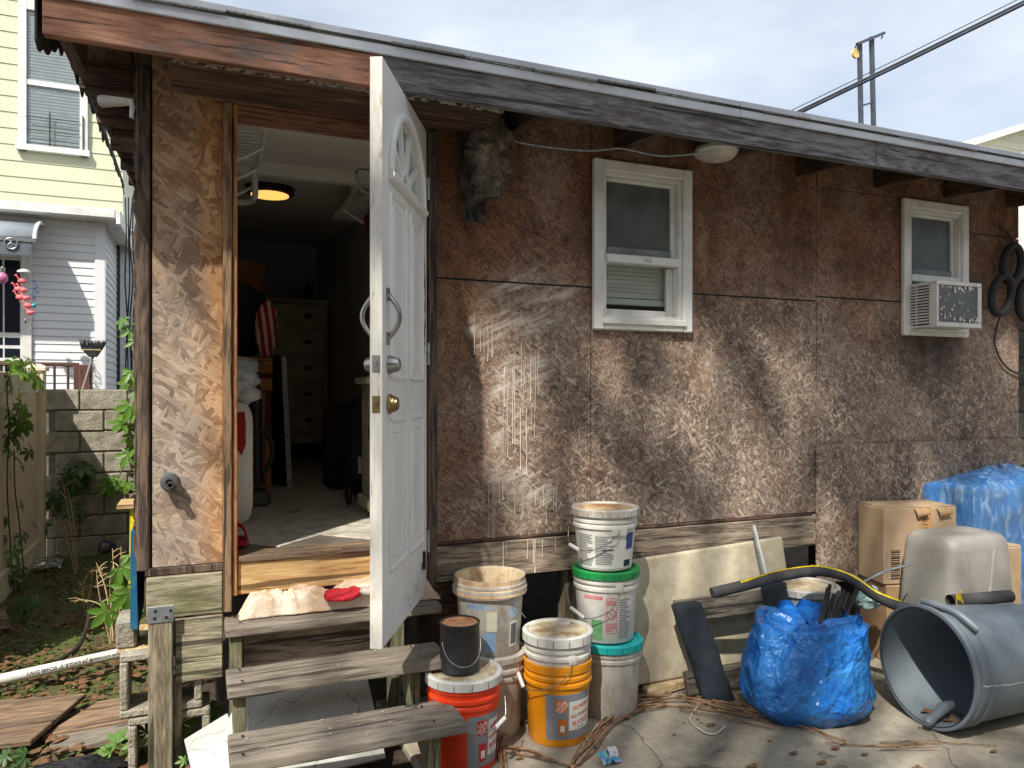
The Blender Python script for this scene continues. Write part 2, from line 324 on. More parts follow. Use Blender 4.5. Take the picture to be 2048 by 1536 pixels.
# concrete with stains and cracks
g = NG('concrete'); v = g.pos()
n1 = g.noise(v, 1.6, 7, .62); n2 = g.noise(v, 24, 6, .6); n3 = g.noise(v, 160, 3)
col = g.ramp(n1, [(.3, rgb(112, 104, 92)), (.5, rgb(146, 138, 122)), (.72, rgb(172, 163, 144))])
col = g.mix(.45, col, g.ramp(n2, [(.3, .28), (.7, .66)]), 'OVERLAY'); col = g.mix(.3, col, g.ramp(n3, [(.3, .3), (.7, .7)]), 'OVERLAY')
wv = g.vadd(v, g.node('ShaderNodeVectorMath', {0: g.node('ShaderNodeTexNoise', {'Vector': v, 'Scale': 3.0, 'Detail': 4}).outputs['Color'], 'Scale': .35}, operation='SCALE').outputs[0])
ck = g.vor(wv, .85, 'DISTANCE_TO_EDGE').outputs['Distance']; ckm = g.ramp(ck, [(.0, 1), (.006, 0)])
col = g.mix(g.math('MULTIPLY', ckm, .7), col, rgb(52, 46, 40))
CONC = g.fin(col, .9, g.math('SUBTRACT', g.math('ADD', n2, g.math('MULTIPLY', n3, .5)), ckm), .45, .006)
# floor tiles inside
g = NG('marble_vinyl_tile'); v = g.vadd(g.objc(), g.node('ShaderNodeCombineXYZ', {0: g.math('MULTIPLY', g.rnd(), 9.0)}).outputs[0])
n1 = g.noise(v, 5, 8, .7, 1.6); n2 = g.noise(v, 40, 4)
TILE = g.fin(g.mix(.25, g.ramp(n1, [(.35, rgb(150, 142, 128)), (.48, rgb(204, 197, 182)), (.6, rgb(222, 216, 203)), (.72, rgb(186, 178, 164))]), g.ramp(n2, [(.3, .35), (.7, .65)]), 'OVERLAY'), .42, n2, .05, .002)

# ------------------------------------------------------------ setting
mb = MB(); mb.box(-60, 60, -40, 90, -.3, -.035)
mb.o('ground', SOIL, kind='structure')
mb = MB()
def slabpoly(poly, z0, z1): mb.prism(poly, lambda u, v, w: Vector((u, v, w)), z0, z1)
slabpoly([(-3.2, -1.75), (.78, -1.75), (.83, -.95), (.80, .3), (9, .3), (9, -9), (-3.2, -9)], -.12, 0)
mb.o('concrete_patio', CONC, kind='structure', bevel=.01)

# ------------------------------------------------------------ the shed
XL, XR, YB = -.2, 5.09, 5.6
SL = .09                                  # the roof rises towards the back
shed = thing('shed', (2.4, 2.5, 0), 'low timber shed clad in weathered strand board panels with a shingled roof and two windows', 'shed')
def P(name, mat, *a, **k): return B(name, mat, shed, *a, **k)
# cladding sheets: x0,x1,z0,z1
T = .012
XJ, XT = .094, 1.012                      # left casing, right door trim
ZS = 2.036
def sheet(x0, x1, z0, z1, mat=OSB_W, y0=-T, y1=0, holes=(), bevel=.0015):
    mb = MB(); xs = sorted({x0, x1, *[h[0] for h in holes], *[h[1] for h in holes]}); 
    for a, b in zip(xs, xs[1:]):
        segs = [(z0, z1)]
        for h in holes:
            if h[0] <= a + 1e-6 and h[1] >= b - 1e-6:
                segs = [q for s in segs for q in ((s[0], min(s[1], h[2])), (max(s[0], h[3]), s[1])) if q[1] - q[0] > 1e-4]
        for s0, s1 in segs: mb.box(a, b, y0, y1, s0, s1)
    return mb.o('osb_panel', mat, shed, bevel=bevel if not holes else 0)
H1 = (1.86, 2.396, 1.85, 2.655); H2 = (4.018, 4.535, 1.885, 2.675)
sheet(XL + .03, XJ, .80, 2.862, OSB_L, -.016, 0)
sheet(XT, 1.826, ZS + .004, 2.86); sheet(XT, 1.826, .812, ZS - .004)
sheet(1.829, 3.311, ZS + .004, 2.86, holes=[H1]); sheet(1.829, 3.311, .815, ZS - .004, holes=[H1], y0=-T - .001)
sheet(3.316, 4.57, ZS + .033, 2.70, holes=[H2], y0=-T + .001); sheet(3.316, XR, .83, ZS + .024, holes=[H2])
sheet(4.574, XR, 2.545, 2.86); sheet(4.574, XR, ZS + .028, 2.538); sheet(3.316, 4.57, 2.705, 2.86, y0=-T - .002)
sheet(3.29, XR - .02, .40, 1.2, OSB_E, -.045, -.03)
mb = MB()
mb.box(XL + .03, XJ, .004, .06, .79, 2.9).box(XT, 1.87, .004, .06, .63, 2.86).box(1.87, 2.39, .004, .06, .63, 1.84).box(1.87, 2.39, .004, .06, 2.66, 2.86)
mb.box(2.39, 4.03, .004, .06, .63, 2.86).box(4.03, 4.53, .004, .06, .63, 1.88).box(4.03, 4.53, .004, .06, 2.68, 2.86).box(4.53, XR, .004, .06, .63, 2.86)
mb.box(XJ, XT, .004, .06, 2.705, 2.86)
mb.o('wall_framing', BLUEWRAP, shed)
def swall(mb, x0, x1, y0, y1, z0, z1):
    return mb.hexa([(x0, y0, z0), (x1, y0, z0), (x1, y1, z0), (x0, y1, z0), (x0, y0, z1 + SL * y0), (x1, y0, z1 + SL * y0), (x1, y1, z1 + SL * y1), (x0, y1, z1 + SL * y1)])
mb = MB(); swall(mb, XL, XL + .03, .012, YB, .6, 2.86); swall(mb, XR - .03, XR, .065, YB, .6, 2.86); swall(mb, XL + .03, XR - .03, YB - .06, YB, .6, 2.86)
mb.o('side_wall', W_CORN, shed)
# interior skin
mb = MB(); swall(mb, XL + .032, XL + .05, .1, YB - .07, .83, 2.80); swall(mb, 1.262, 1.30, .1, YB - .07, .83, 2.80); swall(mb, XL + .05, 1.262, YB - .09, YB - .07, .83, 2.80)
mb.o('inner_wall', DRYG, shed)
mb = MB(); mb.hexa([(XL + .05, .08, 2.72), (1.262, .08, 2.72), (1.262, YB - .09, 2.72 + SL * 5.4), (XL + .05, YB - .09, 2.72 + SL * 5.4), (XL + .05, .08, 2.74), (1.262, .08, 2.74), (1.262, YB - .09, 2.74 + SL * 5.4), (XL + .05, YB - .09, 2.74 + SL * 5.4)])
mb.o('ceiling', DRYW, shed)
B('ceiling_batten', DRYW, shed, XL + .05, 1.262, 1.1, 1.16, 2.74, 2.812)
B('second_room_wall', DRYG, shed, 1.34, XR - .03, 1.9, 1.95, .83, 2.9)
fl = B('floor', M_plain('floor_grout', rgb(120, 112, 100)), shed, XL + .03, XR - .03, .02, YB - .06, .70, .812)
tl = MB().box(-.15, .15, -.15, .15, 0, .006).o('tile', TILE, fl, bevel=.0012)
c45 = math.cos(math.pi / 4) * .303; first = True
for i in range(-2, 16):
    for j in range(-14, 12):
        x = .55 + (i + j) * c45; y = 1.0 + (i - j) * c45
        if -.05 < x < 1.12 and .18 < y < 5.3:
            if first: tl.location = (x, y, .812); tl.rotation_euler = (0, 0, math.pi / 4); first = False
            else: inst(tl, (x, y, .812), (0, 0, math.pi / 4), parent=fl)
# under-floor: joists and skirt
W_JOIST = W_DARK
for x in (1.0, 1.9, 2.8, 3.7, 4.6): P('pier', M_plain('pier_block', rgb(110, 106, 98), rgb(84, 80, 74), .9, bump=.5), x, x + .2, .25, .45, -.03, .5)
for i, x in enumerate([1.05 + .4 * k for k in range(10)]): P('joist', W_DARK, x, x + .04, .05, YB - .07, .62, .70)
P('skirt_board', W_SKIRT, XT, 3.28, -.03, 0, .626, .794)
P('sill_strip', W_DARKX, XT, 3.28, -.02, .002, .797, .811)
P('skirt_board', W_SKIRT, 3.285, XR, -.026, 0, .63, .80)
mb = MB().box(2.93, 2.99, -.034, -.031, .64, .70); mb.o('metal_bracket', GALV, shed)
P('lower_board', W_DARKX, XT - .02, 1.16, -.02, .02, .28, .62)
for x in (1.7, 3.0): P('ground_post', W_POST, x, x + .09, .02, .11, -.03, .62)
# left of the steps: boards, corner
P('rim_strip', W_CORN, XL + .005, XJ, -.028, .002, .768, .798)
P('lower_board', W_MOSS, XL + .01, XJ - .002, -.045, -.005, .60, .766)
P('lower_board', W_MOSS, -.085, XJ - .002, -.06, -.02, .34, .592)
P('corner_board', W_CORN, XL - .026, XL + .022, -.03, .014, .79, 2.80, bevel=.006)
mb = MB().hexa([(XL - .05, -.012, .56), (XL - .022, -.012, .56), (XL - .022, 1.2, .56), (XL - .05, 1.2, .56), (XL - .048, -.012, .95), (XL - .03, -.012, .95), (XL - .03, 1.2, .95), (XL - .048, 1.2, .95)])
mb.o('blue_edge_strip', BLUEWRAP, shed)
# ragged flaked edge of the corner board
mb = MB()
for k in range(150):
    z = random.uniform(.82, 2.75); w = random.uniform(.006, .018); h = random.uniform(.03, .16); y = random.uniform(-.028, .01)
    mb.add([(XL - .024, y, z), (XL - .024 - w, y + .004, z + h * .4), (XL - .025, y, z + h), (XL - .022, y + .008, z + h * .5)], [(0, 1, 2), (0, 1, 3), (1, 2, 3)])
mb.o('flaked_edge', W_CORN, shed, kind='stuff', recalc=False)
# door frame
P('casing', W_JAMBO, XJ, XJ + .034, -.055, .0, .60, 2.70)
P('jamb', W_JAMB, XJ + .036, XJ + .056, -.04, .1, .66, 2.70)
P('head_jamb', W_HEAD, XJ + .036, XT - .03, -.035, .1, 2.665, 2.70)
P('head_casing', W_HEAD, XJ - .03, XT - .03, -.05, -.002, 2.702, 2.76)
P('hinge_jamb', W_CORN, XT - .045, XT - .002, -.05, .1, .60, 2.70)
P('sill_board', W_PINE, XJ + .058, XT - .05, -.02, .02, .66, .792)
P('threshold', W_PLANK, XJ + .058, XT - .05, -.03, .1, .794, .820)
P('threshold_strip', W_PLANK, .58, XT - .05, -.04, -.012, .803, .828)
# roof
XE0, XE1 = -.49, 5.75
YE = -.42
def roofz(y, z): return z + SL * (y - YE)
def roofhex(mb, x0, x1, y0, y1, z0, z1): mb.hexa([(x0, y0, roofz(y0, z0)), (x1, y0, roofz(y0, z0)), (x1, y1, roofz(y1, z0)), (x0, y1, roofz(y1, z0)), (x0, y0, roofz(y0, z1)), (x1, y0, roofz(y0, z1)), (x1, y1, roofz(y1, z1)), (x0, y1, roofz(y1, z1))]); return mb
mb = MB(); roofhex(mb, XE0, XE1, YE, YB + .2, 2.845, 2.865)
roof = mb.o('roof', W_DARK, shed)
for i in range(11):
    x = -.44 + .6 * i
    mb = roofhex(MB(), x, x + .04, YE + .03, .0, 2.705, 2.843); mb.o('rafter', W_DARK, roof)
for y in (.25, .85, 1.45, 2.05, 2.65, 3.25, 3.85): 
    B('lookout', W_DARKX, roof, -.46, XL - .06, y, y + .045, roofz(y, 2.72), roofz(y, 2.83))
for i, y in enumerate([.0 + .2 * k for k in range(19)]):   # underside boards of the side overhang
    mb = roofhex(MB(), -.485, XL - .055, y + .004, y + .196, 2.832, 2.843); mb.o('deck_board', W_DARK, roof)
B('fascia', W_RED, roof, XE0 + .01, .665, YE - .02, YE + .018, 2.70, 2.83)
B('fascia', W_FASC, roof, .668, 3.30, YE - .02, YE + .018, 2.70, 2.83)
B('fascia', W_FASC, roof, 3.304, XE1, YE - .02, YE + .018, 2.70, 2.832)
B('drip_edge', DRIP, roof, XE0, 2.40, YE - .034, YE - .022, 2.826, 2.904)
B('drip_edge', DRIP, roof, 2.402, XE1, YE - .034, YE - .022, 2.828, 2.906)
# soffit plank over the door, its front edge flaking
mb = MB(); mb.box(-.1, 1.2, YE + .03, -.09, 2.692, 2.714); mb.o('soffit_plank', W_DARKX, roof, bevel=.004)
mb = MB()
for k in range(260):
    x = random.uniform(-.09, 1.19); z = random.uniform(2.69, 2.712); w = random.uniform(.01, .04)
    mb.add([(x, YE + .029, z), (x + w, YE + .027, z + random.uniform(-.004, .006)), (x + w * .5, YE + .012 + random.random() * .012, z + .008)], [(0, 1, 2)])
mb.o('flaking_paint', M_plain('old_flakes', rgb(170, 164, 148), rgb(110, 104, 92), .9), roof, kind='stuff', recalc=False)
# side fascia, torn roofing felt at the left edge
mb = MB()
FELT = M_plain('torn_felt', rgb(44, 46, 44), rgb(70, 68, 60), .9, 12, bump=.6)
mb.grid(lambda u, v: Vector((XE0 - .012 - .10 * (u * .9) * max(0, u) + .01 * nz((u * 9, 3, v), 1), -.44 + u * 4.35, roofz(-.44 + u * 4.35, 2.90) - v * (.06 + .06 * nz((u * 11, 1, 0), 1.0) + .05 * nz((u * 37, 5, 0), 1.0) + .16 * max(0, 1 - u / .16)))), 160, 4)
sf = mb.o('torn_felt_edge', FELT, roof, recalc=False)
sm_ = sf.modifiers.new('solid', 'SOLIDIFY'); sm_.thickness = .006
# shingles: tabs along the front edge, three courses built, felt beyond
tab = MB().hexa([(-.15, 0, 0), (.148, 0, 0), (.148, .34, .006), (-.15, .34, .006), (-.15, 0, .008), (.148, 0, .008), (.148, .34, .012), (-.15, .34, .012)]).o('shingle', SHING, roof, bevel=.0015)
first = True
for c in range(3):
    for i in range(21):
        x = XE0 + .12 + .305 * i + (.15 if c % 2 else 0); y = YE - .037 + c * .16
        lx = (x - XE0)
        loc = (x, y + .17 + random.uniform(-.014, .008), roofz(y, 2.868) + .013 + c * .009 + .010 * nz((x * 1.3, 0, 0), 1) + random.uniform(0, .012)); rot = (math.atan(SL) + random.uniform(-.01, .02), random.uniform(-.014, .014), random.uniform(-.012, .012))
        if first: tab.location = loc; tab.rotation_euler = rot; first = False
        else: inst(tab, loc, rot, parent=roof)
mb = roofhex(MB(), XE0 + .01, XE1 - .01, YE + .2, YB + .15, 2.867, 2.885); mb.o('roofing', SHING, roof)
mb = roofhex(MB(), XE0 - .02, XE1, YE - .036, YE + .3, 2.867, 2.880); mb.o('starter_strip', FELT, roof)

# windows
def window(x0, x1, z0, z1, ac):
    w = thing('window', ((x0 + x1) / 2, -.03, z0), 'white vinyl sash window' + (' with an air conditioner below the sash' if ac else ' with a screen above and a half lowered blind'), None, parent=shed)
    def bx(n, m, *a, bv=.003): return B(n, m, w, *a, bevel=bv)
    c = .058
    for a in ((x0, x0 + c, z0, z1), (x1 - c, x1, z0, z1)): bx('casing', WHITE_V, a[0], a[1], -.045, -.014, a[2], a[3], bv=.006)
    bx('casing', WHITE_V, x0 + c + .001, x1 - c - .001, -.044, -.014, z1 - c, z1 - .001, bv=.006); bx('casing', WHITE_V, x0 + c + .001, x1 - c - .001, -.046, -.014, z0 + .001, z0 + c, bv=.006)
    bx('sill', WHITE_V, x0 + c * .8, x1 - c * .8, -.058, -.047, z0 + .03, z0 + c + .004)
    i0, i1, j0, j1 = x0 + c + .001, x1 - c - .001, z0 + c + .001, z1 - c - .001
    f = .02
    for a in ((i0, i0 + f, j0, j1), (i1 - f, i1, j0, j1)): bx('frame', WHITE_V, a[0], a[1], -.03, .07, a[2], a[3])
    bx('frame', WHITE_V, i0 + f, i1 - f, -.028, .07, j1 - f, j1); bx('frame', WHITE_V, i0 + f, i1 - f, -.028, .07, j0, j0 + f)
    zm = z0 + (z1 - z0) * .425
    i0 += f + .001; i1 -= f + .001; j0 += f + .001; j1 -= f + .001
    s = .03
    bx('meeting_rail', WHITE_V, i0, i1, -.034, .02, zm - .02, zm + .022)
    # upper sash: outer screen frame, grey
    SG = M_plain('grey_sash', rgb(128, 132, 130), rgb(104, 108, 106), .5)
    for a in ((i0, i0 + .016, zm + .024, j1), (i1 - s, i1, zm + .024, j1)): bx('sash', SG if a[0] == i0 else WHITE_V, a[0], a[1], .0, .03, a[2], a[3])
    bx('sash', WHITE_V, i0 + .017, i1 - s - .001, .0, .03, j1 - .018, j1); bx('sash', SG, i0 + .017, i1 - s - .001, -.004, .03, zm + .024, zm + .065)
    bx('pane', GLASS_D, i0 + .017, i1 - s - .001, .012, .016, zm + .066, j1 - .019, bv=0)
    if not ac:
        for a in ((i0, i0 + .012), (i1 - .04, i1)): bx('sash', WHITE_V, a[0], a[1], .022, .05, j0, zm - .022)
        bx('sash', WHITE_V, i0 + .013, i1 - .041, .022, .05, j0, j0 + .035)
        bx('pane', GLASS, i0 + .013, i1 - .041, .034, .038, j0 + .036, zm - .022, bv=0)
    BL = M_plain('blind_slats', rgb(236, 235, 230), rgb(222, 221, 214), .6)
    zb = zm - (zm - j0) * .62 if not ac else j1 - .4
    mb = MB(); z = zm + .35
    sl0 = MB().obox(((i0 + i1) / 2, .075, zm + .3), (i1 - i0 - .03, .028, .002), Matrix.Rotation(math.radians(-62), 3, 'X')).o('blind_slat', BL, w)
    k = 0
    while z > zb and not ac:
        k += 1; z = zm + .3 - .022 * k
        inst(sl0, ((i0 + i1) / 2, .075, z), parent=w)
    if not ac: bx('blind_rail', BL, i0 + .012, i1 - .012, .062, .088, zb - .045, zb - .012)
    B('painted_dark_backing', M_plain('painted_dim_room', rgb(40, 44, 46), rgb(30, 32, 34), .9), w, i0 - .3, i1 + .3, .55, .56, j0 - .3, j1 + .15, bevel=0)  # dark sheet behind the glass, the unlit room's shade put into its colour
    return w
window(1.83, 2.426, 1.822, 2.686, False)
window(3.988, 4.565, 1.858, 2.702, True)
vs, fs = text_geo('165', .035)
MB().add([(2.15 + p.x, -.0352, 2.19 + p.y) for p in vs], fs).o('pencil_marks', M_plain('pencil', rgb(130, 128, 124)), shed, recalc=False)

# the door, swung open
DH = Vector((.956, -.06, 0)); DD = Vector((-.4675, -.884, 0)); DN = Vector((.884, -.4675, 0)); DW = .763
def dp(w, z, n): return DH + DD * w + DN * n + Vector((0, 0, z))
def dbox(mb, w0, w1, z0, z1, n0, n1): return mb.hexa([dp(w0, z0, n0), dp(w1, z0, n0), dp(w1, z0, n1), dp(w0, z0, n1), dp(w0, z1, n0), dp(w1, z1, n0), dp(w1, z1, n1), dp(w0, z1, n1)])
door = thing('door', DH + Vector((0, 0, .6)), 'white panelled door with a fan window, swung wide open', None, parent=shed)
ZB, ZF, ZT = .60, 2.31, 2.688; FC, FA, FB = .38, .275, .27
mb = MB(); TH = -.044
mb.cm = 0; dbox(mb, 0, DW, ZB, ZF, TH, 0); dbox(mb, 0, FC - FA, ZF, ZT, TH, 0); dbox(mb, FC + FA, DW, ZF, ZT, TH, 0)
NSEG = 24
for i in range(NSEG):
    a0 = math.pi * i / NSEG; a1 = math.pi * (i + 1) / NSEG
    w0 = FC - FA * math.cos(a0); w1 = FC - FA * math.cos(a1); z0 = ZF + FB * math.sin(a0); z1 = ZF + FB * math.sin(a1)
    mb.hexa([dp(w0, z0, TH), dp(w1, z1, TH), dp(w1, z1, 0), dp(w0, z0, 0), dp(w0, ZT, TH), dp(w1, ZT, TH), dp(w1, ZT, 0), dp(w0, ZT, 0)])
mb.o('slab', DOOR_W, door)
g = NG('worn_door_edge'); v = g.objc(); n = g.noise(g.mapp(v, sc=(1, 1, .25)), 30, 7, .7)
DEDGE = g.fin(g.ramp(n, [(.30, rgb(140, 116, 90)), (.40, rgb(204, 200, 188)), (.7, rgb(228, 227, 222))]), .6, n, .2, .003)
mb = MB(); dbox(mb, DW + .0005, DW + .003, ZB, ZT, TH, 0); mb.o('worn_edge', DEDGE, door)
mb = MB()
arc = [(FC - (FA + .012) * math.cos(math.pi * i / 24), ZF + (FB + .012) * math.sin(math.pi * i / 24)) for i in range(25)]
mb.tube([dp(w, z, .004) for w, z in arc], .017, 8); mb.tube([dp(FC - FA - .03, ZF - .012, .006), dp(FC + FA + .03, ZF - .012, .006)], .02, 8)
fan = mb.o('fan_window', DOOR_W, door, smooth=True)
mb = MB()
for a in (36, 72, 108, 144):
    a = math.radians(a); mb.bar(dp(FC - .075 * math.cos(a), ZF + .075 * math.sin(a), -.012), dp(FC - .27 * math.cos(a), ZF + .265 * math.sin(a), -.012), .022, .016, DN)
mb.tube([dp(FC - .075 * math.cos(math.pi * i / 12), ZF + .075 * math.sin(math.pi * i / 12), -.01) for i in range(13)], .011, 6)
mb.o('muntin', DOOR_W, fan, smooth=True)
mb = MB(); mb.prism([(FC - FA * math.cos(math.pi * i / 24), ZF + FB * math.sin(math.pi * i / 24)) for i in range(25)], lambda u, v, w: dp(u, v, w), -.026, -.022)
mb.o('pane', GLASS, fan)
for (w0, w1, z0, z1) in ((.42, .66, 1.56, 2.24), (.10, .335, 1.56, 2.24), (.42, .66, .85, 1.40), (.10, .335, .85, 1.40)):
    mb = MB()
    for r_, d in ((0, .02), (.045, .013)):
        q = [(w0 + r_, z0 + r_), (w1 - r_, z0 + r_), (w1 - r_, z1 - r_), (w0 + r_, z1 - r_)]
        for i in range(4):
            a, b = q[i], q[(i + 1) % 4]; mb.tube([dp(a[0], a[1], -.003), dp(b[0], b[1], -.003)], d * .6, 6)
    pn = mb.o('panel_moulding', DOOR_W, door, smooth=True)
    mb = MB(); dbox(mb, w0 + .055, w1 - .055, z0 + .055, z1 - .055, -.01, .004); mb.o('raised_panel', DOOR_W, pn, bevel=.006)
def pull(n):
    s = 1 if n > 0 else -1; nb = 0 if n > 0 else TH; mb = MB(); w = .70
    dbox(mb, w - .012, w + .012, 1.675, 1.72, nb, nb + s * .008); dbox(mb, w - .012, w + .012, 1.835, 1.88, nb, nb + s * .008)
    mb.tube([dp(w, 1.70 + .155 * i / 12, nb + s * (.006 + .042 * math.sin(math.pi * i / 12))) for i in range(13)], .009, 8)
    mb.o('pull_handle', STEEL, door, smooth=True)
pull(1); pull(-1)
MN = Matrix((Vector((0, 0, 1)), DD, DN)).transposed()
MB().lathe([(.034, 0), (.034, .006), (.031, .012), (.024, .038), (.018, .042)], 20, dp(.675, 1.605, .0), MN).o('deadbolt', STEEL, door, smooth=True)
MB().lathe([(.036, 0), (.036, .008), (.030, .014), (.030, .022), (.024, .027), (.024, .034), (.012, .037)], 20, dp(.675, 1.462, .0), MN).o('deadbolt', BRASS, door, smooth=True)
MB().lathe([(.030, 0), (.026, -.035), (.02, -.042)], 20, dp(.68, 1.605, TH), MN).o('thumb_turn', STEEL, door, smooth=True)
for z, m in ((1.605, STEEL), (1.462, BRASS)):
    mb = MB(); dbox(mb, DW + .0035, DW + .0055, z - .03, z + .03, -.036, -.008); pl = mb.o('latch_plate', m, door, bevel=.002)
    mb = MB(); dbox(mb, DW + .006, DW + .009, z - .01, z + .01, -.028, -.016); mb.o('bolt', m, pl, bevel=.003)
for z in (2.43, 1.68, .83):
    mb = MB(); mb.tube([dp(-.006, z - .05, .006), dp(-.006, z + .05, .006)], .008, 8); mb.o('hinge', STEEL, door, smooth=True)
mb = MB()
dbox(mb, .07, .085, .72, .80, 0, .012); mb.tube([dp(.085, .73, .008), dp(.12, .735, .01), dp(.13, .76, .01)], .004, 6)
mb.o('hook_catch', BLACK, door, smooth=True)
mb = MB()
for k in range(70):
    w = max(.03, min(.5, random.gauss(.22, .10))); z = .62 + abs(random.gauss(.02, .07)); l = random.uniform(.006, .03)
    mb.add([dp(w, z, .0008), dp(w + .004, z, .0008), dp(w + .002 + random.uniform(-.006, .006), z + l, .0008)], [(0, 1, 2)])
for k in range(50):
    w = .02 + abs(random.gauss(0, .014)); z = random.gauss(1.9, .11); l = random.uniform(.02, .07)
    mb.add([dp(w, z, .0008), dp(w + .008, z, .0008), dp(w + .004, z + l, .0008)], [(0, 1, 2)])
mb.o('scuff_marks', M_plain('scuffs', rgb(88, 90, 90)), door, kind='stuff', recalc=False)

# paint drips running down the wall
mb = MB(); random.seed(11)
def drip(x, z0, z1, w, y=-.0145):
    n = max(3, int((z0 - z1) / .03)); vs = []; ph = random.random() * 50; slope = random.uniform(-.012, .012)
    for i in range(n + 1):
        z = z0 + (z1 - z0) * i / n; xx = x + .003 * nz((ph, z * 9, 0), 1) + slope * (z0 - z); ww = w * (.55 + .6 * abs(nz((ph + 9, z * 25, 0), 1)) + (.6 if i == n else 0))
        vs += [(xx - ww, y, z), (xx, y - .0025, z), (xx + ww, y, z)]
    fs = [(i * 3 + j, i * 3 + j + 1, i * 3 + j + 4, i * 3 + j + 3) for i in range(n) for j in range(2)]
    mb.add(vs, fs)
for cx, n, za, zb, sp in ((1.30, 7, 1.12, .79, .05), (1.46, 11, 1.02, .79, .06), (1.60, 6, 1.03, .86, .045), (1.26, 6, 1.84, 1.45, .07), (1.36, 6, 1.62, 1.25, .05), (1.50, 8, 1.72, 1.45, .06), (1.47, 5, 1.42, 1.12, .05), (1.14, 4, 1.5, 1.25, .03)):
    for k in range(n):
        a = za + random.uniform(-.06, .04); drip(cx + random.uniform(-sp, sp), a, max(.80, a - (za - zb) * random.choice((.3, .5, .8, 1.0, 1.1))), random.uniform(.0008, .0026))
for x, a, b, w in ((1.345, .79, .63, .005), (1.51, .79, .63, .004), (1.47, .79, .70, .003), (1.50, .79, .68, .003), (1.55, .79, .70, .002), (1.62, .79, .73, .002), (1.36, .79, .72, .002)): drip(x, a, b, w, -.0325)
mb.o('paint_drips', M_plain('white_paint_drip', rgb(226, 220, 208), rgb(200, 192, 178), .55), shed, kind='stuff', recalc=False)
# nail heads
mb = MB()
for x in (1.42, 1.60, 1.80, 1.86, 2.5, 2.75, 3.05, 3.28, 3.35, 3.7, 3.95, 4.7, 5.0):
    for z in (.9, 1.1, 1.32, 1.5, 1.7, 1.98, 2.1, 2.35, 2.6):
        if not (1.8 < x < 2.45 and z > 1.8) and not (3.97 < x < 4.57 and z > 1.8): mb.lathe([(.0045, 0), (.0045, .0015)], 6, (x + random.uniform(-.01, .01), -.0125, z + random.uniform(-.03, .03)), Matrix.Rotation(math.pi / 2, 3, 'X'))
mb.o('nail_heads', M_plain('rusty_nail', rgb(50, 38, 32)), shed, kind='stuff')
# ------------------------------------------------------------ fittings on the shed
# air conditioner
AC_W = M_plain('ac_white', rgb(222, 220, 212), rgb(190, 187, 176), .45, 9, .5, .75, .05)
ac = thing('air_conditioner', (4.225, -.12, 1.90), 'white box air conditioner jutting from the far window', 'air conditioner')
x0, x1, y0, y1, z0, z1 = 4.03, 4.42, -.225, .05, 1.90, 2.17
mb = MB(); mb.box(x0 + .012, x1 - .012, y0 + .02, y1, z0 + .012, z1 - .012); mb.o('core', M_plain('ac_dark', rgb(52, 54, 52)), ac)
B('top_cover', AC_W, ac, x0, x1, y0 + .012, y1, z1 - .011, z1); B('bottom_pan', AC_W, ac, x0, x1, y0 + .012, y1, z0, z0 + .011)
B('side_panel', AC_W, ac, x1 - .011, x1, y0 + .012, y1, z0 + .012, z1 - .012)
B('side_post', AC_W, ac, x0, x0 + .011, y0 + .012, y0 + .05, z0 + .012, z1 - .012); B('side_post', AC_W, ac, x0, x0 + .011, y1 - .05, y1, z0 + .012, z1 - .012); B('side_post', AC_W, ac, x0, x0 + .011, -.092, -.084, z0 + .012, z1 - .012)
lv = MB().box(x0 - .001, x0 + .010, y0 + .051, y1 - .051, z0 + .022, z0 + .031).o('louvre', AC_W, ac)
for k in range(1, 14): inst(lv, (lv.location.x, lv.location.y, z0 + .022 + .0175 * k), parent=ac)
for a in ((x0, x1, z1 - .022, z1 + .002), (x0, x1, z0 - .002, z0 + .026), (x0, x0 + .018, z0 + .027, z1 - .023), (x1 - .03, x1, z0 + .027, z1 - .023)): B('rear_frame', AC_W, ac, a[0], a[1], y0 - .004, y0 + .011, a[2], a[3])
mb = MB(); mb.box(x0 + .019, x1 - .031, y0 + .006, y0 + .012, z0 + .027, z1 - .023); cl = mb.o('coil', M_plain('coil_fins', rgb(120, 126, 122), rgb(92, 98, 96), .5, 60, metal=.4), ac)
fin = MB().box(x0 + .02, x1 - .032, y0 + .002, y0 + .005, z0 + .03, z0 + .0325).o('fin', M_plain('fin_metal', rgb(150, 156, 152), metal=.5), cl)
for k in range(1, 20): inst(fin, (fin.location.x, fin.location.y, z0 + .03 + .011 * k), parent=cl)
random.seed(4)
mb = MB()
for k in range(60):
    x = random.uniform(x0 + .02, x1 - .04); z = random.choice([random.uniform(z0 + .03, z1 - .03), z1 - .03 - abs(random.gauss(0, .012)), z0 + .03 + abs(random.gauss(0, .02))]); a = random.uniform(.004, .016)
    mb.add([(x, y0, z), (x + a, y0 - .002, z + random.uniform(-.01, .01)), (x + a * .6, y0, z + random.uniform(.005, .025)), (x - a * .2, y0 - .002, z + .01)], [(0, 1, 2, 3)])
mb.o('peeling_paint', AC_W, cl, kind='stuff', recalc=False)
B('window_filler', WHITE_V, ac, 4.435, 4.52, -.02, .0, 1.92, 2.16)
B('support_shelf', WHITE_V, ac, 4.06, 4.48, -.10, .0, 1.882, 1.8975)
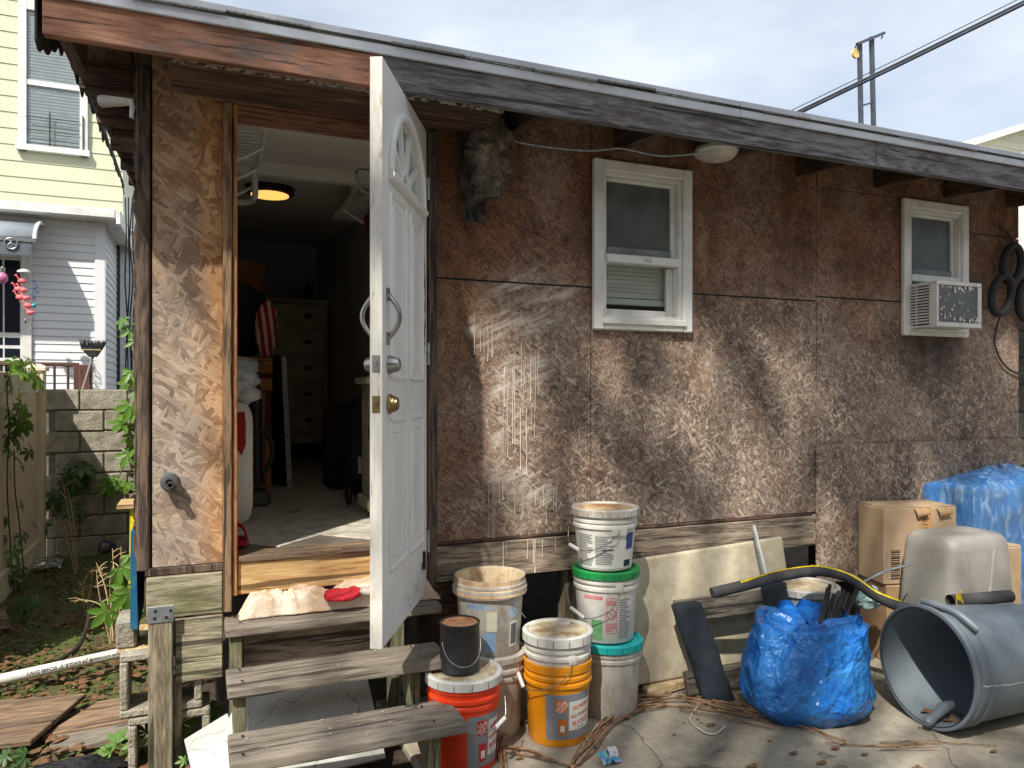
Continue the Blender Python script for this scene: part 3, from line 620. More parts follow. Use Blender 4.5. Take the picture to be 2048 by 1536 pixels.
# hose bib
hb = thing('wall_outlet', ony(340, 962, -.02) , 'grey round pipe outlet with blue tape on the left panel', 'outlet')
c = ony(340, 962, 0); MY = Matrix.Rotation(math.pi / 2, 3, 'X')
GREYP = M_plain('grey_pipe', rgb(84, 86, 82), rgb(60, 62, 60), .5)
MB().lathe([(.036, .014), (.036, .024), (.030, .034), (.030, .05), (.034, .052), (.034, .068), (.026, .072), (.014, .072), (.014, .05)], 24, c, MY, close1=True).o('flange', GREYP, hb, smooth=True)
MB().lathe([(.013, .06), (.013, .105), (.008, .105), (.008, .08)], 16, c + Vector((.004, 0, -.006)), MY).o('spout', GREYP, hb, smooth=True)
mb = MB()
mb.grid(lambda u, v: c + Vector((.0355 * math.cos(1.2 + u * 1.3), -.053 - .014 * v, .0355 * math.sin(1.2 + u * 1.3))), 10, 1); mb.o('blue_tape', M_plain('blue_tape', rgb(80, 178, 214)), hb, recalc=False)
# hanging insulation
random.seed(21)
INS = M_plain('insulation_wool', rgb(150, 138, 124), rgb(92, 82, 72), .95, 20, .3, .7, .6, 90)
ins = thing('torn_insulation', (1.33, -.09, 2.3), 'grey torn clump of insulation wool hanging under the eave beside the door', 'insulation')
mb = MB()
def insf(u, v):
    th = u * 2 * math.pi; z = 2.77 - v * .37; cx = 1.25 - .02 * v; r = (.03 + .072 * math.sin(min(1, v * 1.15) * math.pi * .93) ** .7)
    p = Vector((cx + math.cos(th) * r, -.12 + math.sin(th) * r * .6, z)); k = 1 + .5 * nz(p, 14) + .35 * nz(p, 40)
    return Vector((cx + math.cos(th) * r * k, -.12 + math.sin(th) * r * .6 * k, z + .02 * nz(p, 20, 3)))
mb.grid(insf, 48, 40, True); mb.o('wool', INS, ins, smooth=2)
mb = MB()
for k in range(4200):
    v = random.random(); th = random.random() * 6.28; p = insf(th / 6.283, v); d = Vector((random.gauss(0, 1), random.gauss(-.4, 1), random.gauss(-.3, 1))).normalized(); l = random.uniform(.008, .035); w = d.orthogonal() * random.uniform(.001, .003)
    mb.add([p - w, p + w, p + d * l + Vector((0, 0, -l * .3))], [(0, 1, 2)])
mb.o('loose_fibres', INS, ins, kind='stuff', recalc=False)
mb = MB(); mb.grid(lambda u, v: Vector((1.125 + .12 * u + .02 * nz((u * 3, v * 3, 1)), -.05 - .03 * nz((u * 4, v * 4, 7)) - .02 * u, 2.74 - .44 * v - .04 * u * (1 - v) + .02 * nz((u * 9, v * 3, 2)))), 8, 14)
pp = mb.o('paper_backing', M_plain('black_paper', rgb(40, 40, 40), rgb(110, 100, 88), .7, 9, .45, .7), ins, recalc=False); pp.modifiers.new('s', 'SOLIDIFY').thickness = .003
# flexible conduit and soffit lamp
def smooth_path(pts, n=8):
    pts = [Vector(p) for p in pts]; out = []
    for i in range(len(pts) - 1):
        p0 = pts[max(i - 1, 0)]; p1 = pts[i]; p2 = pts[i + 1]; p3 = pts[min(i + 2, len(pts) - 1)]
        for k in range(n):
            t = k / n; out.append(.5 * ((2 * p1) + (p2 - p0) * t + (2 * p0 - 5 * p1 + 4 * p2 - p3) * t * t + (3 * p1 - p0 - 3 * p2 + p3) * t ** 3))
    out.append(pts[-1]); return out
path = smooth_path([(1.33, -.07, 2.76), (1.35, -.09, 2.70), (1.5, -.12, 2.675), (1.75, -.13, 2.682), (1.93, -.14, 2.712), (2.15, -.15, 2.70), (2.40, -.16, 2.742)], 30)
MB().tube(path, [.0075 if i % 2 else .0058 for i in range(len(path))], 8).o('flexible_conduit', GALV, label='thin metal flexible conduit sagging under the eave to the round lamp', cat='conduit', smooth=True)
sp = thing('soffit_lamp', (2.48, -.17, 2.68), 'round white lamp under the eave above the nearer window, unlit', 'lamp')
MB().lathe([(.03, 2.735), (.11, 2.733), (.116, 2.715), (.106, 2.70)], 28, (2.48, -.17, .035)).o('base', WHITE_V, sp, smooth=True)
MB().lathe([(.104, 2.699), (.086, 2.684), (.045, 2.676), (.012, 2.674)], 28, (2.48, -.17, .035)).o('shade', M_plain('frosted_cover', rgb(214, 210, 198), rgb(170, 164, 150), .5), sp, smooth=True)
MB().lathe([(.006, 2.675), (.006, 2.664)], 8, (2.48, -.17, .035)).o('finial', WHITE_V, sp, smooth=True)
# little white pipe elbow under the side overhang
pe = att(262, 192, 3.35)
MB().tube(smooth_path([pe + Vector((-.13, .12, .0)), pe + Vector((-.05, .07, 0)), pe + Vector((.015, .02, -.01)), pe + Vector((.02, .02, -.09))], 6), .028, 14).o('vent_elbow', WHITE_V, label='small white pipe elbow tucked under the roof overhang at the shed corner', cat='pipe', smooth=True)
# round lit ceiling lamp inside
cl = att(540, 380, 5.0)
lp = thing('ceiling_lamp', cl, 'flat round ceiling lamp glowing yellow inside the doorway', 'lamp')
zc = 2.72 + SL * (cl.y - .08)
MB().lathe([(.15, zc), (.16, zc - .02), (.155, zc - .05), (.125, zc - .06)], 32, (cl.x, cl.y, 0)).o('rim', BLACK, lp, smooth=True)
MB().lathe([(.122, zc - .05), (.122, zc - .0635), (.06, zc - .066)], 32, (cl.x, cl.y, 0)).o('diffuser', LAMP, lp, smooth=True)

# ------------------------------------------------------------ steps, post, doorway clutter
st = thing('wooden_steps', (.5, -.4, 0), 'three weathered grey wooden steps leading up to the open doorway', 'steps')
TRD = [(.575, -.19, -.012, .098, .99), (.43, -.45, -.225, .098, .945), (.29, -.742, -.50, .096, .918)]
for z, yf, yb, xa, xb in TRD:
    mb = MB(); t = .042
    n = 14; vs = []
    for i in range(n + 1):
        x = xa + (xb - xa) * i / n; e = .004 * nz((x * 7, z * 9, 0), 1); b_ = .006 * nz((x * 3, z * 5, 4))
        vs += [(x, yf + e, z - t + b_), (x, yb + e * .5, z - t + b_), (x, yb + e * .5, z + b_), (x, yf + e + .003, z + b_ - .003)]
    fs = [(i * 4 + a, i * 4 + (a + 1) % 4, i * 4 + 4 + (a + 1) % 4, i * 4 + 4 + a) for i in range(n) for a in range(4)] + [(0, 1, 2, 3), tuple(n * 4 + k for k in (3, 2, 1, 0))]
    mb.add(vs, fs).o('tread', W_TREAD, st, bevel=.007, seg=2)
random.seed(44); mb = MB()
for k in range(70):
    z, yf, yb, xa, xb = random.choice(TRD[1:]); x = random.uniform(xa + .05, xb - .05); y = random.uniform(yf + .02, yb - .02); s_ = random.choice((.001, .0015, .002, .0035)); a = random.random() * 6
    mb.add([(x + s_ * math.cos(a + q) * 1.6, y + s_ * math.sin(a + q), z + .0075) for q in (0, 1.3, 2.5, 3.6, 5)], [(0, 1, 2, 3, 4)])
mb.o('paint_specks', M_plain('speck_paint', rgb(206, 200, 186)), st, kind='stuff', recalc=False)
for z, yf, yb, xa, xb in TRD:
    for x in (xa + .05, xb - .12):
        for y in (yf + .05, yb - .05): MB().lathe([(.005, z + .004), (.005, z + .0075), (.001, z + .008)], 8, (x + random.uniform(-.008, .008), y, 0)).o('screw_head', BLACK, st)
W_STR = M_wood('stringer_wood', rgb(132, 128, 100), rgb(84, 82, 60), 'Z', 20, patch=rgb(96, 100, 62), plo=.5, phi=.65)
for xa in (.118, .78):
    poly = [(-.03, -.02), (-.03, .53), (-.17, .53), (-.17, .386), (-.42, .386), (-.42, .246), (-.70, .246), (-.70, -.02), (-.60, -.02), (-.60, .12), (-.20, .33), (-.12, .33), (-.12, -.02)]
    MB().prism(poly, lambda u, v, w: Vector((w, u, v)), xa, xa + .045).o('stringer', W_STR, st, bevel=.003)
B('back_board', W_SKIRT, st, .17, .775, -.075, -.04, .30, .52)
pst = thing('gate_post', (-.09, -.12, 0), 'weathered square timber post with a galvanised plate left of the steps', 'post')
pa = ony(296, 1240, -.10); pb = ony(346, 1240, -.10)
B('timber', W_POST, pst, pa.x, pb.x, -.10, -.012, -.04, .60, bevel=.005)
B('back_timber', W_POST, pst, pb.x + .002, pb.x + .03, -.055, -.012, -.04, .36, bevel=.004)
pl = B('bracket', GALV, pst, pa.x - .001, pb.x + .003, -.104, -.101, .60, .665)
mb = MB()
for dx, dz in ((.018, .02), (.05, .02), (.062, .045), (.02, .048)): mb.lathe([(.006, 0), (.006, .0025)], 10, (pa.x + dx * 1.3, -.104, .60 + dz), MY)
mb.o('bolt_holes', BLACK, pl)
# rag along the sill
random.seed(5)
RAG = M_plain('rag_cloth', rgb(220, 206, 188), rgb(200, 166, 130), .95, 9, .4, .7, .8, 70)
def ragf(x0, x1, yc, zc, ry, rz, seed, amp=.35):
    def f(u, v):
        x = x0 + (x1 - x0) * u; th = v * 2 * math.pi; e = math.sin(math.pi * min(1, max(0, u))) ** .25; c, s_ = math.cos(th), math.sin(th)
        rid = 1 - 2.2 * abs(nz((x * 5.5, c * 1.5 + x * 3, s_ * 1.5), 2.0, seed)); rd2 = 1 - 2.2 * abs(nz((x * 9 + c, c * 2.4, s_ * 2.4), 2.6, seed + 4))
        k = 1 + amp * .55 * rid + amp * .35 * rd2 + amp * .5 * nz((x * 7, c, s_), 1.2, seed + 8)
        return Vector((x + .012 * nz((x * 9, c, s_), 2, seed + 2), yc + c * ry * e * k, max(zc - rz * .95, zc + s_ * rz * e * k + .014 * nz((x, 0, 0), 9, seed))))
    return f
def ragsheet(u, v):
    x = XJ + .062 + .85 * u + .012 * nz((v * 4, u * 3, 1), 2); y = -.115 + .10 * v - .012 * nz((u * 14, 0, 2), 1) * (1 - v); q = Vector((x * 2.2 + .25 * nz((x * 6, y * 9, 0), 1), y * 6 + .3 * nz((x * 5, y * 8, 5), 1), 0))
    r1 = 1 - 2.2 * abs(nz(q, 2.0, 3)); r2 = 1 - 2.2 * abs(nz(q, 4.6, 7)); r3 = 1 - 2 * abs(nz(q, 11, 1)); e = min(1, v * 7) * min(1, (1 - u) * 14) * min(1, u * 16)
    return Vector((x, y, .579 + e * max(0, .024 + .040 * v + .024 * r1 + .020 * r2 + .010 * r3)))
mb = MB(); mb.grid(ragsheet, 260, 60); rg = mb.o('rag', RAG, label='crumpled cream and tan rag lying along the sill on the top step', cat='rag', smooth=2, recalc=False); rg.modifiers.new('s', 'SOLIDIFY').thickness = .004
RED = M_plain('red_cloth', rgb(196, 32, 44), rgb(160, 24, 34), .8, 9)
tw = thing('glove', (.62, -.09, .6), 'red and grey work glove lying on the rag by the door', 'glove')
mb = MB(); mb.grid(ragf(.49, .64, -.135, .648, .035, .022, 9, .6), 40, 24); mb.o('cuff', RED, tw, smooth=2, recalc=False)
mb = MB(); mb.grid(ragf(.60, .73, -.135, .650, .022, .016, 12, .4), 26, 14); mb.o('palm', M_plain('grey_glove', rgb(190, 176, 166), rgb(120, 104, 98), .9, 14), tw, smooth=2, recalc=False)
mb = MB()
for k in range(4): mb.tube(smooth_path([(.69, -.15 + k * .016, .655), (.73, -.155 + k * .017, .668 + .004 * k), (.765, -.15 + k * .017, .65)], 4), [.009] * 8 + [.006], 8)
mb.o('finger', RED, tw, smooth=True)
# cracked white board tucked under the steps
g = NG('cracked_white_board'); v = g.objc(); wv = g.vadd(v, g.node('ShaderNodeVectorMath', {0: g.node('ShaderNodeTexNoise', {'Vector': v, 'Scale': 4.0, 'Detail': 5}).outputs['Color'], 'Scale': .3}, operation='SCALE').outputs[0])
ck = g.ramp(g.vor(wv, 3.2, 'DISTANCE_TO_EDGE').outputs['Distance'], [(.0, .9), (.003, .7), (.010, 0)]); n = g.noise(v, 9, 6)
WB = g.fin(g.mix(g.math('MULTIPLY', ck, .75), g.ramp(n, [(.3, rgb(184, 184, 176)), (.65, rgb(206, 205, 198))]), rgb(86, 82, 74)), .5)
mb = MB()
def brd(mb, a, b, c, d, t):
    a, b, c, d = map(Vector, (a, b, c, d)); n = (b - a).cross(d - a).normalized() * t
    return mb.hexa([a - n, b - n, c - n, d - n, a, b, c, d])
brd(mb, (.0, -.40, .02), (.70, -.36, .03), (.66, -.12, .34), (.16, -.10, .30), .014); mb.o('white_board', WB, label='white cracked board leaning under the wooden steps', cat='board', bevel=.003)
brd(MB(), onz(368, 1478, .12), onz(395, 1590, .0), onz(500, 1560, .03), onz(455, 1425, .17), .012).o('broken_board', WB, label='broken corner of white cracked board left of the steps in the sun', cat='board', bevel=.003)

# ------------------------------------------------------------ things inside the doorway
FZ = .818
CREAM = M_plain('cream_paint', rgb(206, 200, 176), rgb(180, 172, 146), .5, 6)
dr = thing('dresser', (.87, 4.9, FZ), 'tall cream chest of drawers with dark cup handles at the back of the room', 'dresser')
B('carcass', CREAM, dr, .46, 1.24, 4.55, 5.05, 1.07, 2.42, bevel=.008); B('top', CREAM, dr, .43, 1.255, 4.50, 5.06, 2.421, 2.46, bevel=.008)
B('plinth', CREAM, dr, .44, 1.25, 4.52, 5.05, .99, 1.069, bevel=.006)
for x in (.46, 1.17): 
    for y in (4.54, 4.97): B('leg', CREAM, dr, x, x + .07, y, y + .07, FZ, .989)
for k in range(5):
    z = 1.10 + .265 * k; d = B('drawer', CREAM, dr, .49, 1.21, 4.528, 4.549, z, z + .245, bevel=.008)
    for x in (.66, 1.04): MB().lathe([(.045, 0), (.042, .012), (.028, .024), (.008, .028)], 16, (x, 4.526, z + .13), Matrix.Rotation(math.pi / 2, 3, 'X') @ Matrix.Diagonal((1, .55, 1))).o('cup_handle', BLACK, d, smooth=True)
for nm, x, w, h, m, lb in (('spray_bottle', 1.06, .05, .2, BLACK, 'dark bottle standing on top of the cream dresser'),):
    MB().lathe([(w, 2.46), (w, 2.46 + h * .7), (w * .4, 2.46 + h * .8), (w * .4, 2.46 + h)], 16, (x, 4.7, 0)).o(nm, m, label=lb, cat='bottle', smooth=True)
W_IN = M_wood('stool_pine', rgb(190, 130, 82), rgb(146, 92, 54), 'X', 20); W_INZ = M_wood('stool_pine_leg', rgb(190, 130, 82), rgb(146, 92, 54), 'Z', 20)
sb = thing('work_stand', (.1, 2.2, FZ), 'unfinished pine stand behind the white case just inside the doorway', 'stand')
ya = 2.05; a = ony(545, 722, ya); zt = a.z; xr = a.x
B('rail', W_IN, sb, -.14, xr, ya, ya + .04, ony(545, 750, ya).z, zt); B('rail', W_IN, sb, -.14, xr - .001, ya + .001, ya + .04, ony(545, 781, ya).z, ony(545, 755, ya).z)
B('leg', W_INZ, sb, xr - .07, xr - .004, ya + .042, ya + .1, FZ, zt - .01); B('leg', W_INZ, sb, -.14, -.08, ya + .042, ya + .1, FZ, zt - .01)
B('leg', W_INZ, sb, xr - .07, xr - .004, ya + .5, ya + .56, FZ, zt - .01); B('top', W_IN, sb, -.14, xr, ya, ya + .6, zt + .001, zt + .025)
fp = thing('framed_panel', (.42, 2.6, FZ), 'dark flat panel with a drilled white metal edge standing upright inside the room', 'panel')
e0 = onz(578, 974, FZ); yy = e0.y
tp = ony(566, 713, yy + .02)
mb = MB().hexa([(e0.x - .012, yy, FZ), (e0.x + .022, yy, FZ), (e0.x + .022, yy + .012, FZ), (e0.x - .012, yy + .012, FZ), (tp.x - .012, yy + .02, tp.z), (tp.x + .022, yy + .02, tp.z), (tp.x + .022, yy + .032, tp.z), (tp.x - .012, yy + .032, tp.z)]); me_ = mb.o('metal_edge', M_plain('white_metal', rgb(206, 204, 198), rgb(170, 168, 162), .5, 20), fp)
mb = MB()
for k in range(9): q = .04 + .92 * k / 8; mb.lathe([(.005, 0), (.005, .003)], 8, (e0.x + (tp.x - e0.x) * q + .005, yy + .02 * q - .001, FZ + (tp.z - FZ) * q), MY)
mb.o('screw_hole', BLACK, me_)
mb = MB().hexa([(e0.x - .014, yy + .014, FZ), (e0.x + .02, yy + .014, FZ), (e0.x - .30, yy + .65, FZ), (e0.x - .33, yy + .64, FZ), (tp.x - .014, yy + .034, tp.z), (tp.x + .02, yy + .034, tp.z), (tp.x - .30, yy + .67, tp.z), (tp.x - .33, yy + .66, tp.z)]); mb.o('sheet', M_plain('dark_sheet', rgb(34, 36, 34), rgb(26, 27, 26), .4), fp)
# white hard case with red reflector
def rounded(mb, c, hx, hy, z0, z1, r=.06, n=20):
    prof = []; 
    for i in range(n + 1):
        t = i / n; z = z0 + (z1 - z0) * t; e = min(1, (min(t, 1 - t) * (z1 - z0)) / r); s = math.sqrt(max(0, 1 - (1 - e) ** 2)) if e < 1 else 1; prof.append((z, .35 + .65 * s))
    m = 28; vs = []
    for z, s in prof:
        for j in range(m):
            th = 2 * math.pi * j / m; cx_ = math.copysign(abs(math.cos(th)) ** .45, math.cos(th)); cy_ = math.copysign(abs(math.sin(th)) ** .45, math.sin(th))
            vs.append((c[0] + hx * s * cx_, c[1] + hy * s * cy_, z))
    k = len(prof); fs = [(i * m + j, i * m + (j + 1) % m, (i + 1) * m + (j + 1) % m, (i + 1) * m + j) for i in range(k - 1) for j in range(m)] + [tuple(range(m - 1, -1, -1)), tuple((k - 1) * m + j for j in range(m))]
    return mb.add(vs, fs)
yc = .72; xr = ony(507, 900, yc).x
ws = thing('white_case', (xr - .1, yc, FZ), 'tall white rounded plastic case with a red reflector just inside the door', 'case')
rounded(MB(), (xr - .105, yc + .05), .105, .06, FZ, 1.47, .12).o('shell', M_plain('white_gloss', rgb(232, 228, 214), rgb(214, 208, 190), .35, 5, bump=.02), ws, smooth=True)
ra = ony(481, 870, yc - .012)
MB().prism([(-.03, .11), (.02, .12), (.026, .06), (.026, -.05), (.006, -.105), (-.02, -.06)], lambda u, v, w: Vector((ra.x + u, yc - .012 + w, ra.z + v)), -.008, .02).o('red_reflector', M_plain('red_lens', rgb(170, 14, 34), rgb(140, 8, 24), .2), ws, bevel=.004)
def blob(c, r, amp, seed, nu=28, nv=20, sq=1.0):
    c = Vector(c)
    def f(u, v):
        th = u * 2 * math.pi; ph = v * math.pi; d = Vector((math.sin(ph) * math.cos(th), math.sin(ph) * math.sin(th), math.cos(ph))); k = 1 + amp * nz(d, 2.0, seed) + amp * .6 * (1 - 2 * abs(nz(d, 4.5, seed + 3))) + amp * .3 * nz(d, 11, seed)
        return c + Vector((d.x * r[0], d.y * r[1], d.z * r[2])) * k
    mb = MB(); mb.grid(f, nu, nv, True); return mb
bp = ony(490, 765, yc); GB = M_plain('grey_film', rgb(190, 192, 190), rgb(150, 154, 154), .3, 9, bump=.4, bsc=26, bd=.01)
blob((xr - .13, yc + .05, 1.555), (.145, .10, .115), .38, 3, 44, 32).o('plastic_bag', GB, label='grey plastic bag resting on top of the tall white case', cat='bag', smooth=2)
bb = thing('tote_bag', (.1, 2.1, zt), 'large dark navy bag on the pine stand inside the doorway', 'bag')
blob((ony(492, 665, 2.2).x - .08, 2.3, zt + .29), (.25, .2, .27), .10, 8).o('body', M_plain('navy_fabric', rgb(26, 34, 46), rgb(18, 22, 30), .8, 9), bb, smooth=2)
g = NG('striped_cloth'); sx = g.node('ShaderNodeSeparateXYZ', {0: g.objc()}); s_ = g.math('SINE', g.math('MULTIPLY', g.math('ADD', sx.outputs[0], g.math('MULTIPLY', sx.outputs[2], .12)), 130.0))
STRP = g.fin(g.mix(g.math('GREATER_THAN', s_, .1), rgb(178, 18, 32), rgb(222, 200, 190)), .85)
sp_ = ony(533, 662, 2.05)
blob((sp_.x, 2.05, sp_.z), (.062, .04, .150), .42, 5, 40, 30).o('striped_cloth', STRP, label='red and white striped cloth hanging beside the navy bag', cat='cloth', smooth=2)
ob_ = ony(492, 575, 2.6)
MB().obox((ob_.x - .05, 2.75, ob_.z + .02), (.34, .03, .42), Matrix.Rotation(.18, 3, 'Y')).o('cardboard_sign', M_plain('brown_card', rgb(150, 104, 72), rgb(120, 80, 56), .8), label='brown sheet of card standing behind the navy bag', cat='card', bevel=.003)
rs = thing('red_sandal', (.17, .5, FZ), 'red open sandal on the floor beside the left door jamb', 'sandal')
a = onz(480, 1092, FZ)
MB().prism([(-.05, -.09), (.045, -.10), (.06, -.02), (.045, .09), (.0, .12), (-.05, .08)], lambda u, v, w: Vector((a.x + u - .02, a.y + v + .05, w)), FZ, FZ + .022).o('sole', RED, rs, bevel=.006)
mb = MB(); mb.grid(lambda u, v: Vector((a.x - .02 - .055 * math.cos(math.pi * u), a.y + .05 + .09 * v - .02, FZ + .02 + .085 * math.sin(math.pi * u) * (1 - .3 * v))), 14, 4); st_ = mb.o('strap', RED, rs, smooth=2, recalc=False); st_.modifiers.new('s', 'SOLIDIFY').thickness = .008
vh = ony(528, 902, 1.5)
hz = thing('vacuum', (vh.x, 1.5, FZ), 'black upright vacuum with a curved hose behind the white case', 'vacuum')
MB().tube(smooth_path([(vh.x - .09, 1.5, 1.62), (vh.x - .05, 1.5, 1.5), (vh.x - .045, 1.5, 1.3), (vh.x - .04, 1.5, .95)], 6), [.035] * 18 + [.05], 14).o('body', BLACK, hz, smooth=True)
MB().tube(smooth_path([(vh.x - .03, 1.47, vh.z + .13), (vh.x + .02, 1.47, vh.z + .10), (vh.x + .05, 1.47, vh.z), (vh.x + .02, 1.47, vh.z - .10), (vh.x - .03, 1.47, vh.z - .13)], 8), .016, 10).o('hose', BLACK, hz, smooth=True)
B('head', M_plain('grey_head', rgb(84, 84, 84)), hz, vh.x - .12, vh.x + .03, 1.38, 1.62, FZ, FZ + .09, bevel=.02)
NAVY = M_plain('navy_padding', rgb(24, 30, 44), rgb(34, 42, 58), .75, 7)
sk = thing('folded_stroller', (.97, 1.7, FZ), 'folded navy stroller with a curved grey handle standing by the inner wall', 'stroller')
fy = 1.35; q0 = ony(705, 1005, fy)
blob((ony(722, 900, fy).x + .02, fy, 1.16), (.12, .13, .33), .12, 14).o('seat', NAVY, sk, smooth=2)
MB().tube(smooth_path([ony(697, 935, fy), ony(700, 860, fy), ony(712, 812, fy), ony(732, 798, fy), ony(750, 800, fy)], 6), .012, 10).o('handle', M_plain('grey_tube', rgb(120, 124, 126)), sk, smooth=True)
for xx in (697, 735):
    a = ony(xx, 990, fy - .08); MB().lathe([(.062, -.012), (.066, 0), (.062, .012), (.02, .014)], 20, (a.x, a.y, FZ + .066), Matrix.Rotation(math.pi / 2, 3, 'Y')).o('wheel', BLACK, sk, smooth=True)
a = ony(722, 930, fy - .14); B('paper_tag', M_plain('white_paper', rgb(210, 210, 206)), sk, a.x - .018, a.x + .018, fy - .145, fy - .142, a.z - .05, a.z + .05)
lg = ony(680, 890, 2.0)
rounded(MB(), (lg.x + .03, 2.1), .13, .1, FZ, 1.42, .05).o('suitcase', M_plain('dark_suitcase', rgb(38, 32, 36), rgb(28, 24, 28), .7, 7), label='dark brown suitcase standing behind the folded stroller', cat='suitcase', smooth=True)
a = onz(641, 915, FZ)
mb = MB(); rb = .115; mb.lathe([(rb * math.sin(math.pi * i / 14) + .0005, rb - rb * math.cos(math.pi * i / 14)) for i in range(15)], 24, (a.x, min(a.y, 4.35), FZ)); mb.o('ball', M_plain('dark_ball', rgb(34, 32, 34), rgb(22, 22, 24), .6), label='dark round ball on the floor in front of the dresser', cat='ball', smooth=True)
cb = thing('side_cabinet', (1.0, .9, FZ), 'narrow cream cabinet edge showing behind the open door', 'cabinet')
a = ony(738, 760, .75); 
B('body', CREAM, cb, a.x + .02, 1.24, .76, 1.05, .92, a.z - .02, bevel=.006); B('top', CREAM, cb, a.x - .02, 1.25, .72, 1.06, a.z - .019, a.z + .02, bevel=.01); B('base', CREAM, cb, a.x - .01, 1.245, .73, 1.055, .85, .919, bevel=.012)
for yv in (.76, .99): MB().lathe([(.02, FZ), (.035, FZ + .012), (.02, .85)], 12, (a.x + .04, yv, 0)).o('foot', CREAM, cb, smooth=True)
B('door_latch', BLACK, cb, a.x + .012, a.x + .019, .80, .83, 1.25, 1.32)
# wire rack hung from the ceiling at the left, items at the right
wr = thing('wire_rack', (-.02, .8, 2.5), 'white wire shelf fixed high on the wall left inside the doorway', 'shelf')
mb = MB()
for k in range(16): y = .16 + .05 * k; mb.tube([(-.14, y, 2.66), (.27, y, 2.66)], .0035, 5)
mb.o('wires', WHITE_V, wr, smooth=True)
mb = MB(); mb.tube([(.27, .13, 2.66), (.27, .98, 2.66)], .007, 6).tube([(.27, .13, 2.62), (.27, .98, 2.62)], .007, 6).tube([(-.12, .13, 2.66), (-.12, .98, 2.66)], .006, 6)
for y in (.25, .6, .95): mb.tube([(.27, y, 2.62), (-.14, y, 2.36)], .009, 6)
mb.o('frame', WHITE_V, wr, smooth=True)
MB().tube(smooth_path([(.25, .6, 2.64), (.27, .75, 2.60), (.28, .92, 2.555), (.24, 1.02, 2.55), (.10, 1.05, 2.56)], 6), .016, 10).o('pipe_section', WHITE_V, label='white curved pipe hanging below the wire shelf', cat='pipe', smooth=True)
sh = thing('wall_shelf', (1.1, 1.2, 2.3), 'white bracket shelf on the right wall inside the doorway', 'shelf')
a = ony(712, 400, 1.1)
B('board', WHITE_V, sh, a.x, 1.255, .95, 1.9, a.z + .06, a.z + .08)
for y in (1.05, 1.6): MB().bar((a.x + .01, y, a.z + .055), (1.25, y, a.z - .16), .02, .015).o('bracket', WHITE_V, sh)
bx_ = thing('shelf_box', (a.x + .06, 1.1, a.z + .08), 'navy and white box on the shelf above the open door', 'box')
B('lower', DRYW, bx_, a.x - .005, a.x + .2, .98, 1.25, a.z + .081, a.z + .15); B('upper', M_plain('navy_card', rgb(24, 30, 56)), bx_, a.x - .004, a.x + .2, .979, 1.251, a.z + .151, a.z + .30)
blob((a.x + .05, 1.12, a.z + .0), (.06, .07, .06), .2, 31).o('rolled_bag', GB, label='pale crumpled bag hanging under the wall shelf inside', cat='bag', smooth=2)
blob((a.x + .1, 1.0, a.z - .15), (.07, .05, .075), .15, 33).o('maroon_pouch', M_plain('maroon', rgb(96, 18, 40), rgb(70, 12, 28), .7), label='maroon pouch hanging on the inner wall beside the door', cat='pouch', smooth=2)
# ------------------------------------------------------------ buckets
def dirty(name, c, d, amt=.5):
    g = NG(name); v = g.vadd(g.objc(), g.node('ShaderNodeCombineXYZ', {0: g.math('MULTIPLY', g.rnd(), 23.0)}).outputs[0])
    n1 = g.noise(g.mapp(v, sc=(1, 1, .45)), 9, 8, .68); n2 = g.noise(v, 55, 5, .6); n3 = g.noise(g.mapp(v, sc=(1, 1, .12)), 40, 4)
    m = g.math('MULTIPLY', g.ramp(n1, [(.4, 0), (.72, 1)]), amt); col = g.mix(m, c, d); col = g.mix(g.math('MULTIPLY', g.ramp(n2, [(.55, 0), (.72, 1)]), amt * .6), col, d); col = g.mix(g.math('MULTIPLY', g.ramp(n3, [(.56, 0), (.7, 1)]), amt * .4), col, d)
    return g.fin(col, g.math('ADD', .38, g.math('MULTIPLY', m, .4)), n2, .06, .003)
WHITE_P = dirty('white_bucket', rgb(222, 221, 214), rgb(150, 140, 120), .55); GREY_P = dirty('grimy_bucket', rgb(202, 198, 188), rgb(122, 110, 94), .85)
YEL_P = dirty('yellow_bucket', rgb(238, 156, 18), rgb(150, 92, 20), .45); ORG_P = dirty('orange_bucket', rgb(238, 66, 22), rgb(150, 48, 22), .25); LID_G = dirty('grey_lid', rgb(206, 206, 200), rgb(168, 160, 140), .6)
GREEN_P = dirty('green_lid', rgb(24, 142, 72), rgb(30, 90, 50), .4); TEAL_P = dirty('teal_lid', rgb(30, 190, 190), rgb(30, 110, 110), .4); RUST = M_plain('rust', rgb(128, 78, 48), rgb(186, 142, 104), .9, 14, .35, .65, .6, 60)
RIM_O = dirty('stained_rim', rgb(226, 208, 172), rgb(150, 96, 52), .9); LIDTOP = M_plain('stained_lid_top', rgb(206, 194, 166), rgb(150, 124, 92), .8, 11, .4, .62, .4, 60)
WIRE = M_plain('bail_wire', rgb(168, 168, 164), rgb(120, 112, 104), .4, 40, metal=.9)
INKG = M_plain('grey_ink', rgb(128, 130, 132), rgb(150, 152, 152), .6); INKB = M_plain('dark_ink', rgb(40, 42, 46), None, .6); INKBL = M_plain('blue_ink', rgb(44, 58, 128), rgb(70, 84, 140), .6); LBLUE = M_plain('faded_blue_ink', rgb(130, 162, 196), rgb(180, 196, 206), .6); PALE = M_plain('pale_label', rgb(226, 226, 220), rgb(206, 204, 196), .55)
